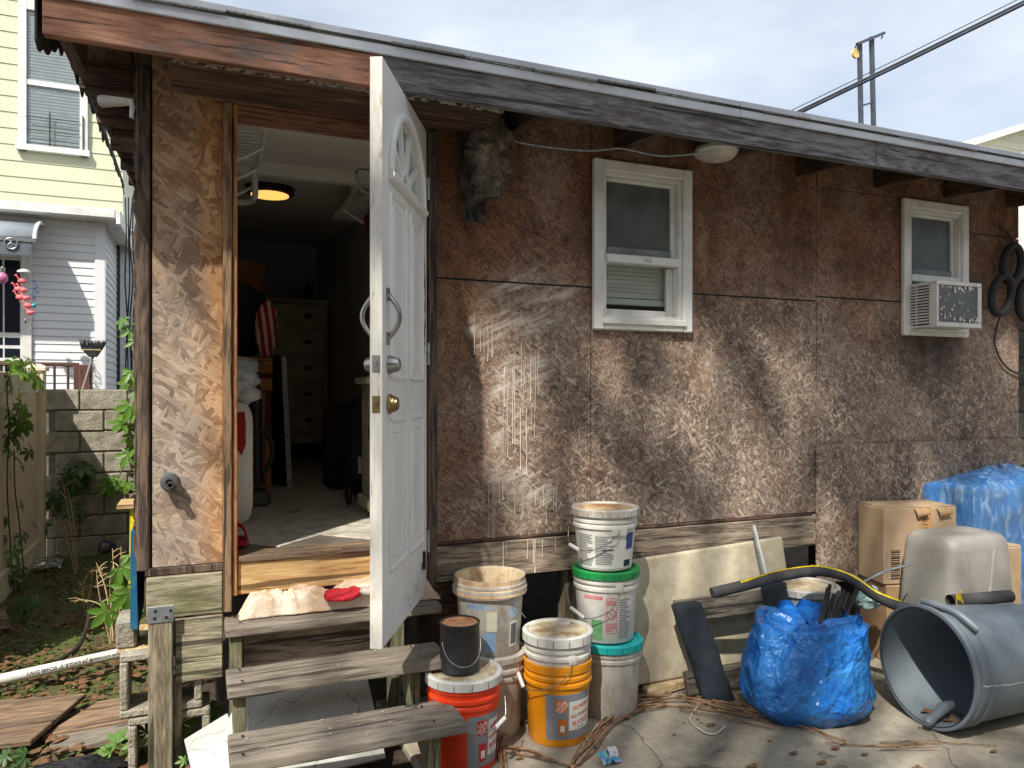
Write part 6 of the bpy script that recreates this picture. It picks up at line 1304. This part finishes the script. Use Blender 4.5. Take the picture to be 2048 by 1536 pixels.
for q in (.12, .32, .52): mb.tube([(w0_.x + .11, YY - .11, zb_ + q), (w1_.x - .11, YY - .11, zb_ + q)], .008, 5)
for q in (.3, .75): mb.tube([(w0_.x + .12 + q, YY - .11, zb_ + .09), (w0_.x + .12 + q, YY - .11, zb_ + .62)], .01, 5)
mb.o('guard_rail', BLACK, yw)
gh = thing('grey_porch', (-2.5, 9, GZ), 'enclosed porch with grey horizontal siding and a white gutter', 'porch')
GY = 8.2; xR = ony(210, 600, GY).x; xT = ony(190, 600, GY).x; xD = ony(65, 600, GY).x; zG = ony(150, 440, GY).z
B('wall', GRS, gh, -7, xR - .012, GY + .012, YY - .03, GZ, zG, bevel=0); siding(gh, GRS, xD, xT - .002, GY, .4, zG - .0, .1035); siding(gh, GRS, GY + .03, YY - .03, xR - .012, .4, zG, .1035, axis='Y')
B('corner_trim', GRS, gh, xT, xR, GY - .035, GY - .003, GZ, zG); B('corner_trim', GRS, gh, xR + .001, xR + .012, GY - .034, GY + .02, GZ, zG)
xg = ony(232, 430, GY - .35).x
B('gutter', WHITE_V, gh, -7, xg, GY - .36, GY - .24, zG - .02, zG + .11, bevel=.02, ); B('soffit', WHITE_V, gh, -7, xg - .01, GY - .238, YY - .04, zG - .01, zG + .06); MB().hexa([(-7, GY - .25, zG + .112), (xg, GY - .25, zG + .112), (xg, YY - .04, zG + .30), (-7, YY - .04, zG + .30), (-7, GY - .25, zG + .13), (xg, GY - .25, zG + .13), (xg, YY - .04, zG + .33), (-7, YY - .04, zG + .33)]).o('porch_roof', SHING, gh)
B('gutter_end', WHITE_V, gh, xg + .001, xg + .06, GY - .36, YY - .1, zG - .09, zG + .10, bevel=.01)
dr_ = thing('storm_door', ((xD - .4), GY, 1), 'white storm door with dark panes', None, parent=gh)
xd1 = xD - .002; xd0 = xd1 - 1.15; zd1 = ony(20, 500, GY).z
B('frame', WHITE_V, dr_, xd1 - .12, xd1, GY - .05, GY - .003, GZ, zd1); B('frame', WHITE_V, dr_, xd0, xd1 - .121, GY - .049, GY - .003, zd1 - .1, zd1)
DK = M_plain('dark_pane', rgb(24, 32, 44), rgb(30, 38, 50), .08)
B('leaf', WHITE_V, dr_, xd0, xd1 - .122, GY - .03, GY - .003, GZ, zd1 - .101)
xe = ony(40, 600, GY - .03).x
for xa, xb in ((xe - .17, xe), (xe - .37, xe - .19), (xe - .57, xe - .39)):
    for ya_, yb_ in ((665, 520), (690, 675), (715, 697), (790, 722)): B('pane', DK, dr_, xa, xb, GY - .034, GY - .0302, ony(20, ya_, GY - .03).z, ony(20, yb_, GY - .03).z, bevel=0)
aw = thing('door_awning', (xD - .4, GY - .3, zd1), 'curved grey awning with a round metal emblem above the storm door', 'awning')
za0, za1 = ony(20, 500, GY - .5).z, zG - .12; ax1 = ony(72, 470, GY - .5).x
mb = MB(); mb.grid(lambda u, v: Vector((-3.6 + (ax1 + 3.6) * u, GY - .02 - .62 * math.sin(v * math.pi / 2), za1 - .30 * (1 - math.cos(v * math.pi / 2)))), 4, 10); o_ = mb.o('canopy', M_plain('smoky_sheet', rgb(142, 150, 156), rgb(126, 134, 140), .25), aw, smooth=2, recalc=False); o_.modifiers.new('s', 'SOLIDIFY').thickness = .008
B('front_bar', STEEL, aw, -3.6, ax1 + .02, GY - .66, GY - .62, za1 - .33, za1 - .29); MB().tube([(ax1 + .01, GY - .02 - .62 * math.sin(k * math.pi / 20), za1 + .015 - .30 * (1 - math.cos(k * math.pi / 20))) for k in range(11)], .025, 8).o('end_rib', WHITE_V, aw, smooth=True)
B('valance', M_plain('grey_valance', rgb(96, 104, 112), rgb(84, 92, 100), .4), aw, -3.6, ax1 - .02, GY - .645, GY - .635, za1 - .50, za1 - .331)
em = ony(22, 487, GY - .66); mb = MB(); mb.tube([em + Vector((.068 * math.cos(k * math.pi / 12), 0, .068 * math.sin(k * math.pi / 12))) for k in range(25)], .009, 6)
for a in (90, 210, 330): a = math.radians(a); mb.add([em + Vector((.062 * math.cos(a), -.008, .062 * math.sin(a))), em + Vector((.016 * math.cos(a + 1.05), -.012, .016 * math.sin(a + 1.05))), em + Vector((0, -.02, 0)), em + Vector((.016 * math.cos(a - 1.05), -.012, .016 * math.sin(a - 1.05)))], [(0, 1, 2), (0, 2, 3)])
mb.o('emblem', STEEL, aw)
wh = thing('white_sided_house', (0, 11, GZ), 'house wall with narrow white siding seen between the porch and the shed', 'house')
xw = ony(247, 600, YY - .3).x; B('wall', WHS, wh, xw, .3, YY - .28, YY + 5, GZ, 4.1, bevel=0); siding(wh, WHS, xw, .3, YY - .292, .2, 4.1, .125)
B('corner_trim', WHITE_V, wh, xw - .05, xw - .001, YY - .32, YY - .2, GZ, 4.1)
B('dark_downspout', BLACK, None, xw - .19, xw - .055, YY - .36, YY - .24, GZ, ony(235, 452, YY - .3).z, bevel=.02, label='dark vertical downspout between the grey porch and the white siding', cat='downspout')
for k in range(4):
    random.seed(60 + k); x = 252 + k * 5; MB().tube(smooth_path([ony(x + random.uniform(-4, 4), y, 8.6) for y in (395, 480, 560, 640, 720, 800, 900)], 5), .011, 6).o('hanging_cable', BLACK, label=['leftmost black cable hanging beside the shed corner', 'second black cable hanging beside the shed corner', 'third black cable hanging beside the shed corner', 'black cable hanging closest to the shed corner'][k], cat='cable', group='hanging cables', smooth=True)
IRON = M_plain('brown_iron', rgb(92, 62, 54), rgb(74, 48, 42), .6)
rl = thing('porch_railing', (-2.2, 6.2, GZ), 'brown metal railing with a boxed end post behind the block wall', 'railing'); RYY = 6.2
za, xa_ = ony(60, 728, RYY).z, ony(152, 728, RYY).x
B('top_rail', IRON, rl, -4, xa_, RYY - .02, RYY + .02, za - .025, za + .022, bevel=.01)
for x in (0, 30, 58, 84, 109, 136): px_ = ony(x, 740, RYY).x; MB().tube([(px_, RYY, GZ), (px_, RYY, za - .026)], .013, 8).o('baluster', IRON, rl, smooth=True)
B('end_post', IRON, rl, xa_ - .02, xa_ + .03, RYY - .025, RYY + .025, GZ, za + .02)
bx0, bx1 = xa_ + .032, ony(183, 740, RYY).x; B('boxed_post', M_wood('brown_box', rgb(116, 78, 62), rgb(84, 54, 44), 'Z', 18), rl, bx0, bx1, RYY - .06, RYY + .1, GZ, za - .0, bevel=.01)
br = thing('broom', ony(178, 735, 5.9), 'black broom standing head up behind the block wall', 'broom')
h0, h1 = ony(176, 745, 5.9), ony(186, 712, 5.9); MB().tube([h0 + (h0 - h1) * 8, h0, h1], .014, 8).o('handle', M_plain('grey_stick', rgb(150, 140, 132)), br, smooth=True)
def brp(x, y): return ony(x, y, 5.9)
mb = MB(); mb.prism([(brp(178, 714).x, brp(178, 714).z), (brp(194, 714).x, brp(194, 714).z), (brp(203, 701).x, brp(203, 701).z), (brp(163, 698).x, brp(163, 698).z)], lambda u, v, w: Vector((u, w, v)), 5.87, 5.93); hd = mb.o('head', BLACK, br, bevel=.006)
mb = MB(); random.seed(2)
for k in range(260):
    q = random.random(); b = brp(163 + 40 * q, 698 + 3 * q) + Vector((0, random.uniform(-.03, .03), 0)); tpp = brp(157 + 59 * q + random.uniform(-2, 2), 677 + 3 * q + random.uniform(-1, 2)) + Vector((0, random.uniform(-.05, .05), 0)); mb.add([b + Vector((-.004, 0, 0)), b + Vector((.004, 0, 0)), tpp], [(0, 1, 2)])
mb.o('bristles', BLACK, br, kind='stuff', recalc=False)
B('band', M_plain('tan_band', rgb(196, 176, 128)), hd, brp(163, 698).x, brp(203, 698).x, 5.865, 5.935, brp(180, 701).z, brp(180, 699).z)
# wind chimes
PINK = M_plain('pink_plastic', rgb(232, 96, 104), rgb(240, 140, 140), .5)
wc = thing('flamingo_wind_chime', ony(50, 545, 7.5), 'pink bird wind chime hanging from the awning by the storm door', 'wind chime')
ct = ony(48, 545, 7.5); MB().lathe([(.075, 0), (.07, .02), (.03, .04), (.005, .045)], 18, ct).o('cap', WHITE_V, wc, smooth=True)
MB().tube([ct + Vector((0, 0, .04)), Vector((ct.x, ct.y, za1 - .3))], .003, 4).o('cord', WIRE, wc)
for x, y in ((44, 562), (37, 578), (46, 580), (40, 594), (52, 596), (56, 611), (61, 625)):
    p = ony(x, y, 7.5); blob(p, (.045, .02, .028), .2, x, 12, 8).o('bird', PINK, wc, smooth=2); MB().tube(smooth_path([p + Vector((-.03, 0, .015)), p + Vector((-.05, 0, .05)), p + Vector((-.06, 0, .075)), p + Vector((-.075, 0, .06))], 3), .008, 6).o('neck', PINK, wc, smooth=True); MB().tube([p, p + Vector((.0, 0, -.07))], .004, 4).o('bird_leg', PINK, wc); MB().tube([p, Vector((ct.x + (p.x - ct.x) * .6, ct.y, ct.z))], .0015, 4).o('string', WIRE, wc)
MB().tube([ct, ony(51, 655, 7.5)], .002, 4).o('string', WIRE, wc); p = ony(51, 641, 7.5); MB().add([p + Vector(q) for q in ((0, 0, .045), (.022, 0, 0), (0, 0, -.045), (-.022, 0, 0), (0, -.01, 0), (0, .01, 0))], [(0, 1, 4), (1, 2, 4), (2, 3, 4), (3, 0, 4), (1, 0, 5), (2, 1, 5), (3, 2, 5), (0, 3, 5)]).o('diamond_weight', STEEL, wc)
bs = thing('blue_spiral', ony(68, 555, 7.5), 'blue spiral spinner with a glass ball hanging beside the pink wind chime', 'spinner')
p = ony(68, 560, 7.5); BLS = M_plain('blue_metal', rgb(70, 100, 160), rgb(100, 140, 190), .3, metal=.3)
MB().tube([p + Vector((.05 * math.cos(k * .5) * math.sin(math.pi * k / 40), .05 * math.sin(k * .5), -.006 * k)) for k in range(41)], .006, 5).o('spiral', BLS, bs, smooth=True); blob(ony(68, 611, 7.5), (.03, .03, .03), .0, 1, 14, 10).o('glass_ball', M_plain('teal_glass', rgb(80, 160, 180), None, .1), bs, smooth=2); MB().tube([ony(68, 611, 7.5), ony(68, 540, 7.5)], .002, 4).o('string', WIRE, bs)
pbk = ony(5, 556, 7.5); pk = thing('pink_bulb', pbk, 'pink glass bulb ornament at the left edge by the storm door', 'ornament'); blob(pbk, (.06, .06, .07), .0, 2, 18, 12).o('bulb', M_plain('pink_glass', rgb(200, 120, 160), rgb(180, 100, 150), .1), pk, smooth=2); MB().lathe([(.025, 0), (.03, .06), (.015, .08)], 12, pbk + Vector((0, 0, .06))).o('cap', STEEL, pk, smooth=True); MB().tube([pbk + Vector((0, 0, .13)), pbk + Vector((0, 0, .5))], .002, 4).o('string', WIRE, pk)

# ------------------------------------------------------------ right side and above the roof
DKW = M_plain('dark_block', rgb(88, 84, 78), rgb(62, 60, 56), .95, 9, bump=.7)
dw = thing('side_block_wall', (5.8, .6, GZ), 'dark block wall standing past the right end of the shed', 'wall'); B('core', MORT, dw, 5.155, 7, .32, .58, GZ, 2.45, bevel=0)
sb3 = MB().box(-.195, .195, -.14, .14, 0, .19).o('block', DKW, dw, bevel=.006); fb = True
for r_ in range(12):
    for k in range(5):
        loc = (5.35 + .4 * k + (.2 if r_ % 2 else 0), .44, GZ + .005 + .2 * r_)
        if fb: sb3.location = loc; fb = False
        else: inst(sb3, loc, parent=dw)
B('cap', WHITE_V, dw, 5.13, 7, .27, .63, 2.452, 2.53)
jb = thing('meter_box', (5.3, .25, 2.2), 'small pale fitting on the dark wall at the right edge', 'box'); B('body', GALV, jb, 5.14, 5.4, .22, .295, 2.28, 2.36, bevel=.008); B('lid', GALV, jb, 5.15, 5.39, .21, .219, 2.29, 2.35, bevel=.004)
RING = M_plain('black_rubber', rgb(36, 36, 38), rgb(24, 24, 25), .7)
for (x, y, rx, rz, tl_, lb_) in ((2024, 528, .085, .125, .35, 'upper black rubber ring hanging at the right end of the shed wall'), (2003, 590, .085, .13, .45, 'lower black rubber ring overlapping the upper one at the shed end'), (2055, 600, .09, .13, .2, 'black rubber ring cut by the right edge of the view')):
    c = ony(x, y, -.06 - (.03 if x == 2003 else 0)); mb = MB(); pts = []
    for k in range(41):
        a = 2 * math.pi * k / 40; u_, v_ = rx * math.cos(a), rz * math.sin(a); pts.append(c + Vector((u_ * math.cos(tl_) + v_ * math.sin(tl_), 0, -u_ * math.sin(tl_) + v_ * math.cos(tl_))))
    mb.tube(pts, .024, 12, cap=False); mb.o('rubber_ring', RING, label=lb_, cat='ring', group='black rubber rings', smooth=True)
MB().tube(smooth_path([ony(2000, 455, -.03), ony(2015, 465, -.03), ony(2028, 490, -.03), ony(2036, 515, -.03)], 6), .007, 6).o('short_cable', BLACK, label='short black cable end sticking out above the rubber rings', cat='cable', smooth=True)
MB().tube(smooth_path([ony(2004, 622, -.03), ony(1992, 660, -.03), ony(1990, 690, -.03), ony(2005, 725, -.03), ony(2030, 745, -.03), ony(2060, 752, -.03)], 6), .006, 6).o('loose_cable', BLACK, label='loose black cable looping down the wall below the rubber rings', cat='cable', smooth=True)
# clothes-line mast
STL = M_plain('dark_steel', rgb(74, 80, 90), rgb(60, 64, 72), .5); mt = thing('clothesline_mast', (*ony(1733, 700, 7.2)[:2], GZ), 'tall dark steel ladder like mast rising behind the roof', 'mast')
def my(x, y): return ony(x, y, 7.2)
for xb, xt, yt in ((1722, 1719, 86), (1747, 1743, 74)): q = my(xt, yt); p = my(xb, 250); p = p + (p - q) * ((p.z - GZ) / (q.z - p.z)); MB().bar(p, q, .075, .06, (0, 1, 0)).o('upright', STL, mt)
for yb in (212, 330, 450): MB().bar(my(1722, yb), my(1745, yb - 7), .03, .03, (0, 1, 0)).o('rung', STL, mt)
MB().bar(my(1709, 91) + Vector((0, -.06, 0)), my(1763, 69) + Vector((0, -.06, 0)), .05, .06, (0, 1, 0)).o('cross_arm', STL, mt)
MB().tube(smooth_path([my(1762, 69), my(1765, 74), my(1762, 77)], 4), .012, 6).o('hook', STL, mt, smooth=True)
pu = my(1711, 107); py_ = thing('pulley', pu, 'small yellowed pulley hanging from the mast arm', 'pulley'); MB().lathe([(.04, -.02), (.09, -.02), (.07, 0), (.09, .02), (.04, .02)], 18, pu, Matrix.Rotation(math.pi / 2, 3, 'X')).o('wheel', M_plain('yellowed_plastic', rgb(222, 196, 130), rgb(190, 160, 100), .5), py_, smooth=True); MB().tube([pu, my(1711, 92)], .015, 6).o('strap', STL, py_)
CABM = M_plain('black_cable', rgb(40, 46, 58), rgb(56, 62, 74), .45)
oc = thing('overhead_cable', (6.5, 5.5, 6), 'thick dark overhead service cable slanting across the sky', 'cable')
c0, c1 = ony(1560, 245, 7.0), ony(2048, 8, 4.2)
for nm, off, r_ in (('main_cable', Vector((0, 0, 0)), .026), ('twin_cable', Vector((.0, .0, .045)), .02), ('thin_wire', Vector((0, 0, .115)), .008)): MB().tube([c0 + (c0 - c1) * .5 + off * 1.3, c0 + off, (c0 + c1) / 2 + off - Vector((0, 0, .01)), c1 + off, c1 + (c1 - c0) * 1.2 + off * .6], r_, 8).o(nm, CABM, oc, smooth=True)
# neighbour roof at the far right
rh = thing('cream_house', (13, 10, GZ), 'cream sided house gable with a white eave beyond the right end of the roof', 'house')
CRS = M_plain('cream_siding', rgb(226, 222, 196), rgb(212, 208, 180), .6); RY_ = 9.0
e0, e1 = ony(1925, 284, RY_), ony(2048, 246, RY_); sl_ = (e1.z - e0.z) / (e1.x - e0.x); xA, xB = e0.x, e0.x + 6
B('wall', CRS, rh, xA + .3, xB, RY_ + .3, RY_ + 6, GZ, e0.z - .15, bevel=0)
MB().hexa([(xA + .3, RY_ + .3, e0.z - .15), (xB, RY_ + .3, e0.z - .15), (xB, RY_ + .5, e0.z - .15), (xA + .3, RY_ + .5, e0.z - .15), (xA + .3, RY_ + .3, e0.z), (xB, RY_ + .3, e0.z + sl_ * 6 - .1), (xB, RY_ + .5, e0.z + sl_ * 6 - .1), (xA + .3, RY_ + .5, e0.z)]).o('gable', CRS, rh)
for k in range(7):
    z = e0.z - .6 + .2 * k; xs = max(xA + .32, xA + (z + .2 - e0.z) / sl_ + .15); MB().hexa([(xs, RY_ + .28, z), (xB, RY_ + .28, z), (xB, RY_ + .299, z), (xs, RY_ + .299, z), (xs, RY_ + .292, z + .198), (xB, RY_ + .292, z + .198), (xB, RY_ + .299, z + .198), (xs, RY_ + .299, z + .198)]).o('siding_board', CRS, rh)
MB().hexa([(xA, RY_ - .02, e0.z - .16), (xB, RY_ - .02, e0.z - .16 + sl_ * 6), (xB, RY_ + 6, e0.z - .16 + sl_ * 6), (xA, RY_ + 6, e0.z - .16), (xA, RY_ - .02, e0.z), (xB, RY_ - .02, e0.z + sl_ * 6), (xB, RY_ + 6, e0.z + sl_ * 6), (xA, RY_ + 6, e0.z)]).o('eave', WHITE_V, rh)
f0, f1 = ony(1780, 262, 7.5), ony(1936, 288, 7.5); B('flat_roof_house', WHITE_V, None, f0.x, f1.x + 4, 7.5, 8.6, GZ, (f0.z + ony(1780, 262, 7.5).z) / 2 , bevel=.02, label='plain white building whose flat roof edge shows just above the shingles', cat='building')
# street tree behind the viewer: its shade dapples the wall and patio
tr = thing('shade_tree', (-4.6, -7.2, GZ), 'leafy tree standing outside the view that dapples the wall with shade', 'tree')
random.seed(14); BARK = M_plain('bark', rgb(92, 78, 64), rgb(60, 50, 42), .95, 9, bump=.9)
mb = MB(); mb.tube(smooth_path([(-4.6, -7.2, GZ), (-4.5, -7.1, 2.5), (-4.2, -6.9, 4.6), (-3.8, -6.6, 6.2)], 6), [.26 - .008 * i for i in range(19)], 12); mb.o('trunk', BARK, tr, smooth=True)
def shade_at(x, y, z, s): return Vector((x, y, z)) - SDIR * s
spots = [(3.9, -.9, .2, .35), (3.4, -1.2, 0, .3), (2.3, -1.05, 0, .18), (2.9, -1.5, 0, .25), (1.75, -.95, 0, .14), (2.0, -1.5, 0, .2), (.75, -.75, .3, .13), (4.5, -1.3, 0, .5), (5.5, -.8, .8, .6), (5.8, -1.6, .2, .6), (3.3, -2.2, 0, .5), (4.6, -2.4, 0, .6), (1.3, -2.2, 0, .3), (3.0, -.6, .35, .1)]
bands = [((1130, 760), (1330, 1000), .085), ((1260, 680), (1330, 780), .06), ((1465, 640), (1560, 880), .075), ((1340, 940), (1420, 1030), .07), ((1650, 680), (1800, 900), .17), ((1800, 640), (1960, 840), .2), ((1900, 700), (2040, 900), .2), ((1640, 900), (1800, 1050), .12), ((1850, 870), (2040, 980), .2), ((890, 950), (1010, 1060), .10), ((1080, 600), (1170, 690), .07)]
mb = MB(); hub = Vector((-3.8, -6.6, 6.2))
for (x, y, z, r) in spots:
    s_ = random.uniform(8.5, 10.5); c = shade_at(x, y, z, s_); pth = smooth_path([hub + Vector((random.uniform(-.2, .2), random.uniform(-.2, .2), -random.random())), (hub + c) / 2 + Vector((random.gauss(0, .3), random.gauss(0, .3), .3)), c], 6)
    MB().tube(pth, [.07 * (1 - .07 * i) for i in range(len(pth))], 8).o('limb', BARK, tr, smooth=True)
    for k in range(int(1500 * r * r) + 30):
        q = c + Vector((random.gauss(0, r * .62), random.gauss(0, r * .62), random.gauss(0, r * .5))); d = Vector((random.gauss(0, 1), random.gauss(0, 1), random.gauss(-.3, .6))).normalized(); w = d.orthogonal().normalized() * random.uniform(.022, .045); l = d * random.uniform(.07, .13); mb.add([q, q + l * .5 + w, q + l, q + l * .5 - w], [(0, 1, 2, 3)])
def leafat(q):
    d = Vector((random.gauss(0, 1), random.gauss(0, 1), random.gauss(-.3, .6))).normalized(); w = d.orthogonal().normalized() * random.uniform(.022, .045); l = d * random.uniform(.07, .13); mb.add([q, q + l * .5 + w, q + l, q + l * .5 - w], [(0, 1, 2, 3)])
for (a, b, r) in bands:
    A, B_ = ony(*a), ony(*b); s_ = random.uniform(8.5, 10); A -= SDIR * s_; B_ -= SDIR * s_
    MB().tube([hub, (hub + A) / 2 + Vector((0, 0, .3)), A, B_], [.06, .045, .03, .012], 8).o('limb', BARK, tr, smooth=True)
    for k in range(int(((B_ - A).length + r) * r * 1700)): leafat(A + (B_ - A) * random.random() + Vector((random.gauss(0, r * .6), random.gauss(0, r * .6), random.gauss(0, r * .6))))
for k in range(24):      # boughs over the eave
    x = -.5 + 6.4 * k / 23; c = Vector((x, -.44, 2.90)) - SDIR * random.uniform(8.5, 10); dn = 55 if x < .7 else 170
    if k % 4 == 0: MB().tube([hub, (hub + c) / 2 + Vector((0, 0, .4)), c], [.06, .04, .012], 8).o('limb', BARK, tr, smooth=True)
    for j in range(dn): leafat(c + Vector((random.gauss(0, .2), random.gauss(0, .1), random.gauss(0, .1))))
for k in range(60):      # the rest of the crown, over the trunk
    c = hub + Vector((random.gauss(-1.2, 1.3), random.gauss(-.8, 1.1), random.uniform(.2, 3.0)))
    for j in range(50):
        q = c + Vector((random.gauss(0, .3), random.gauss(0, .3), random.gauss(0, .22))); d = Vector((random.gauss(0, 1), random.gauss(0, 1), random.gauss(-.3, .6))).normalized(); w = d.orthogonal().normalized() * random.uniform(.025, .045); l = d * random.uniform(.07, .13); mb.add([q, q + l * .5 + w, q + l, q + l * .5 - w], [(0, 1, 2, 3)])
mb.o('crown', LEAFD, tr, kind='stuff', recalc=False)
# unseen house added behind the viewer to cut the skylight on the wall
BRK = M_plain('tan_brick_far', rgb(150, 122, 100), rgb(124, 98, 80), .9, 12, bump=.4)
hh_ = thing('sky_blocking_house', (2, -12, GZ), 'plain brick house added outside the view to block light from behind', 'house'); B('wall', BRK, hh_, -9, 14, -15, -10.5, GZ, 6.4, bevel=0); B('roof', SHING, hh_, -9.4, 14.4, -15.4, -10.1, 6.402, 6.6)
for z in (.9, 3.8):
    for x in (-7, -3.5, 0, 3.5, 7, 10.5): wn = B('window', WHITE_V, hh_, x, x + 1.1, -10.498, -10.44, z, z + 1.5); B('pane', DK, wn, x + .08, x + 1.02, -10.438, -10.43, z + .08, z + 1.42, bevel=0)
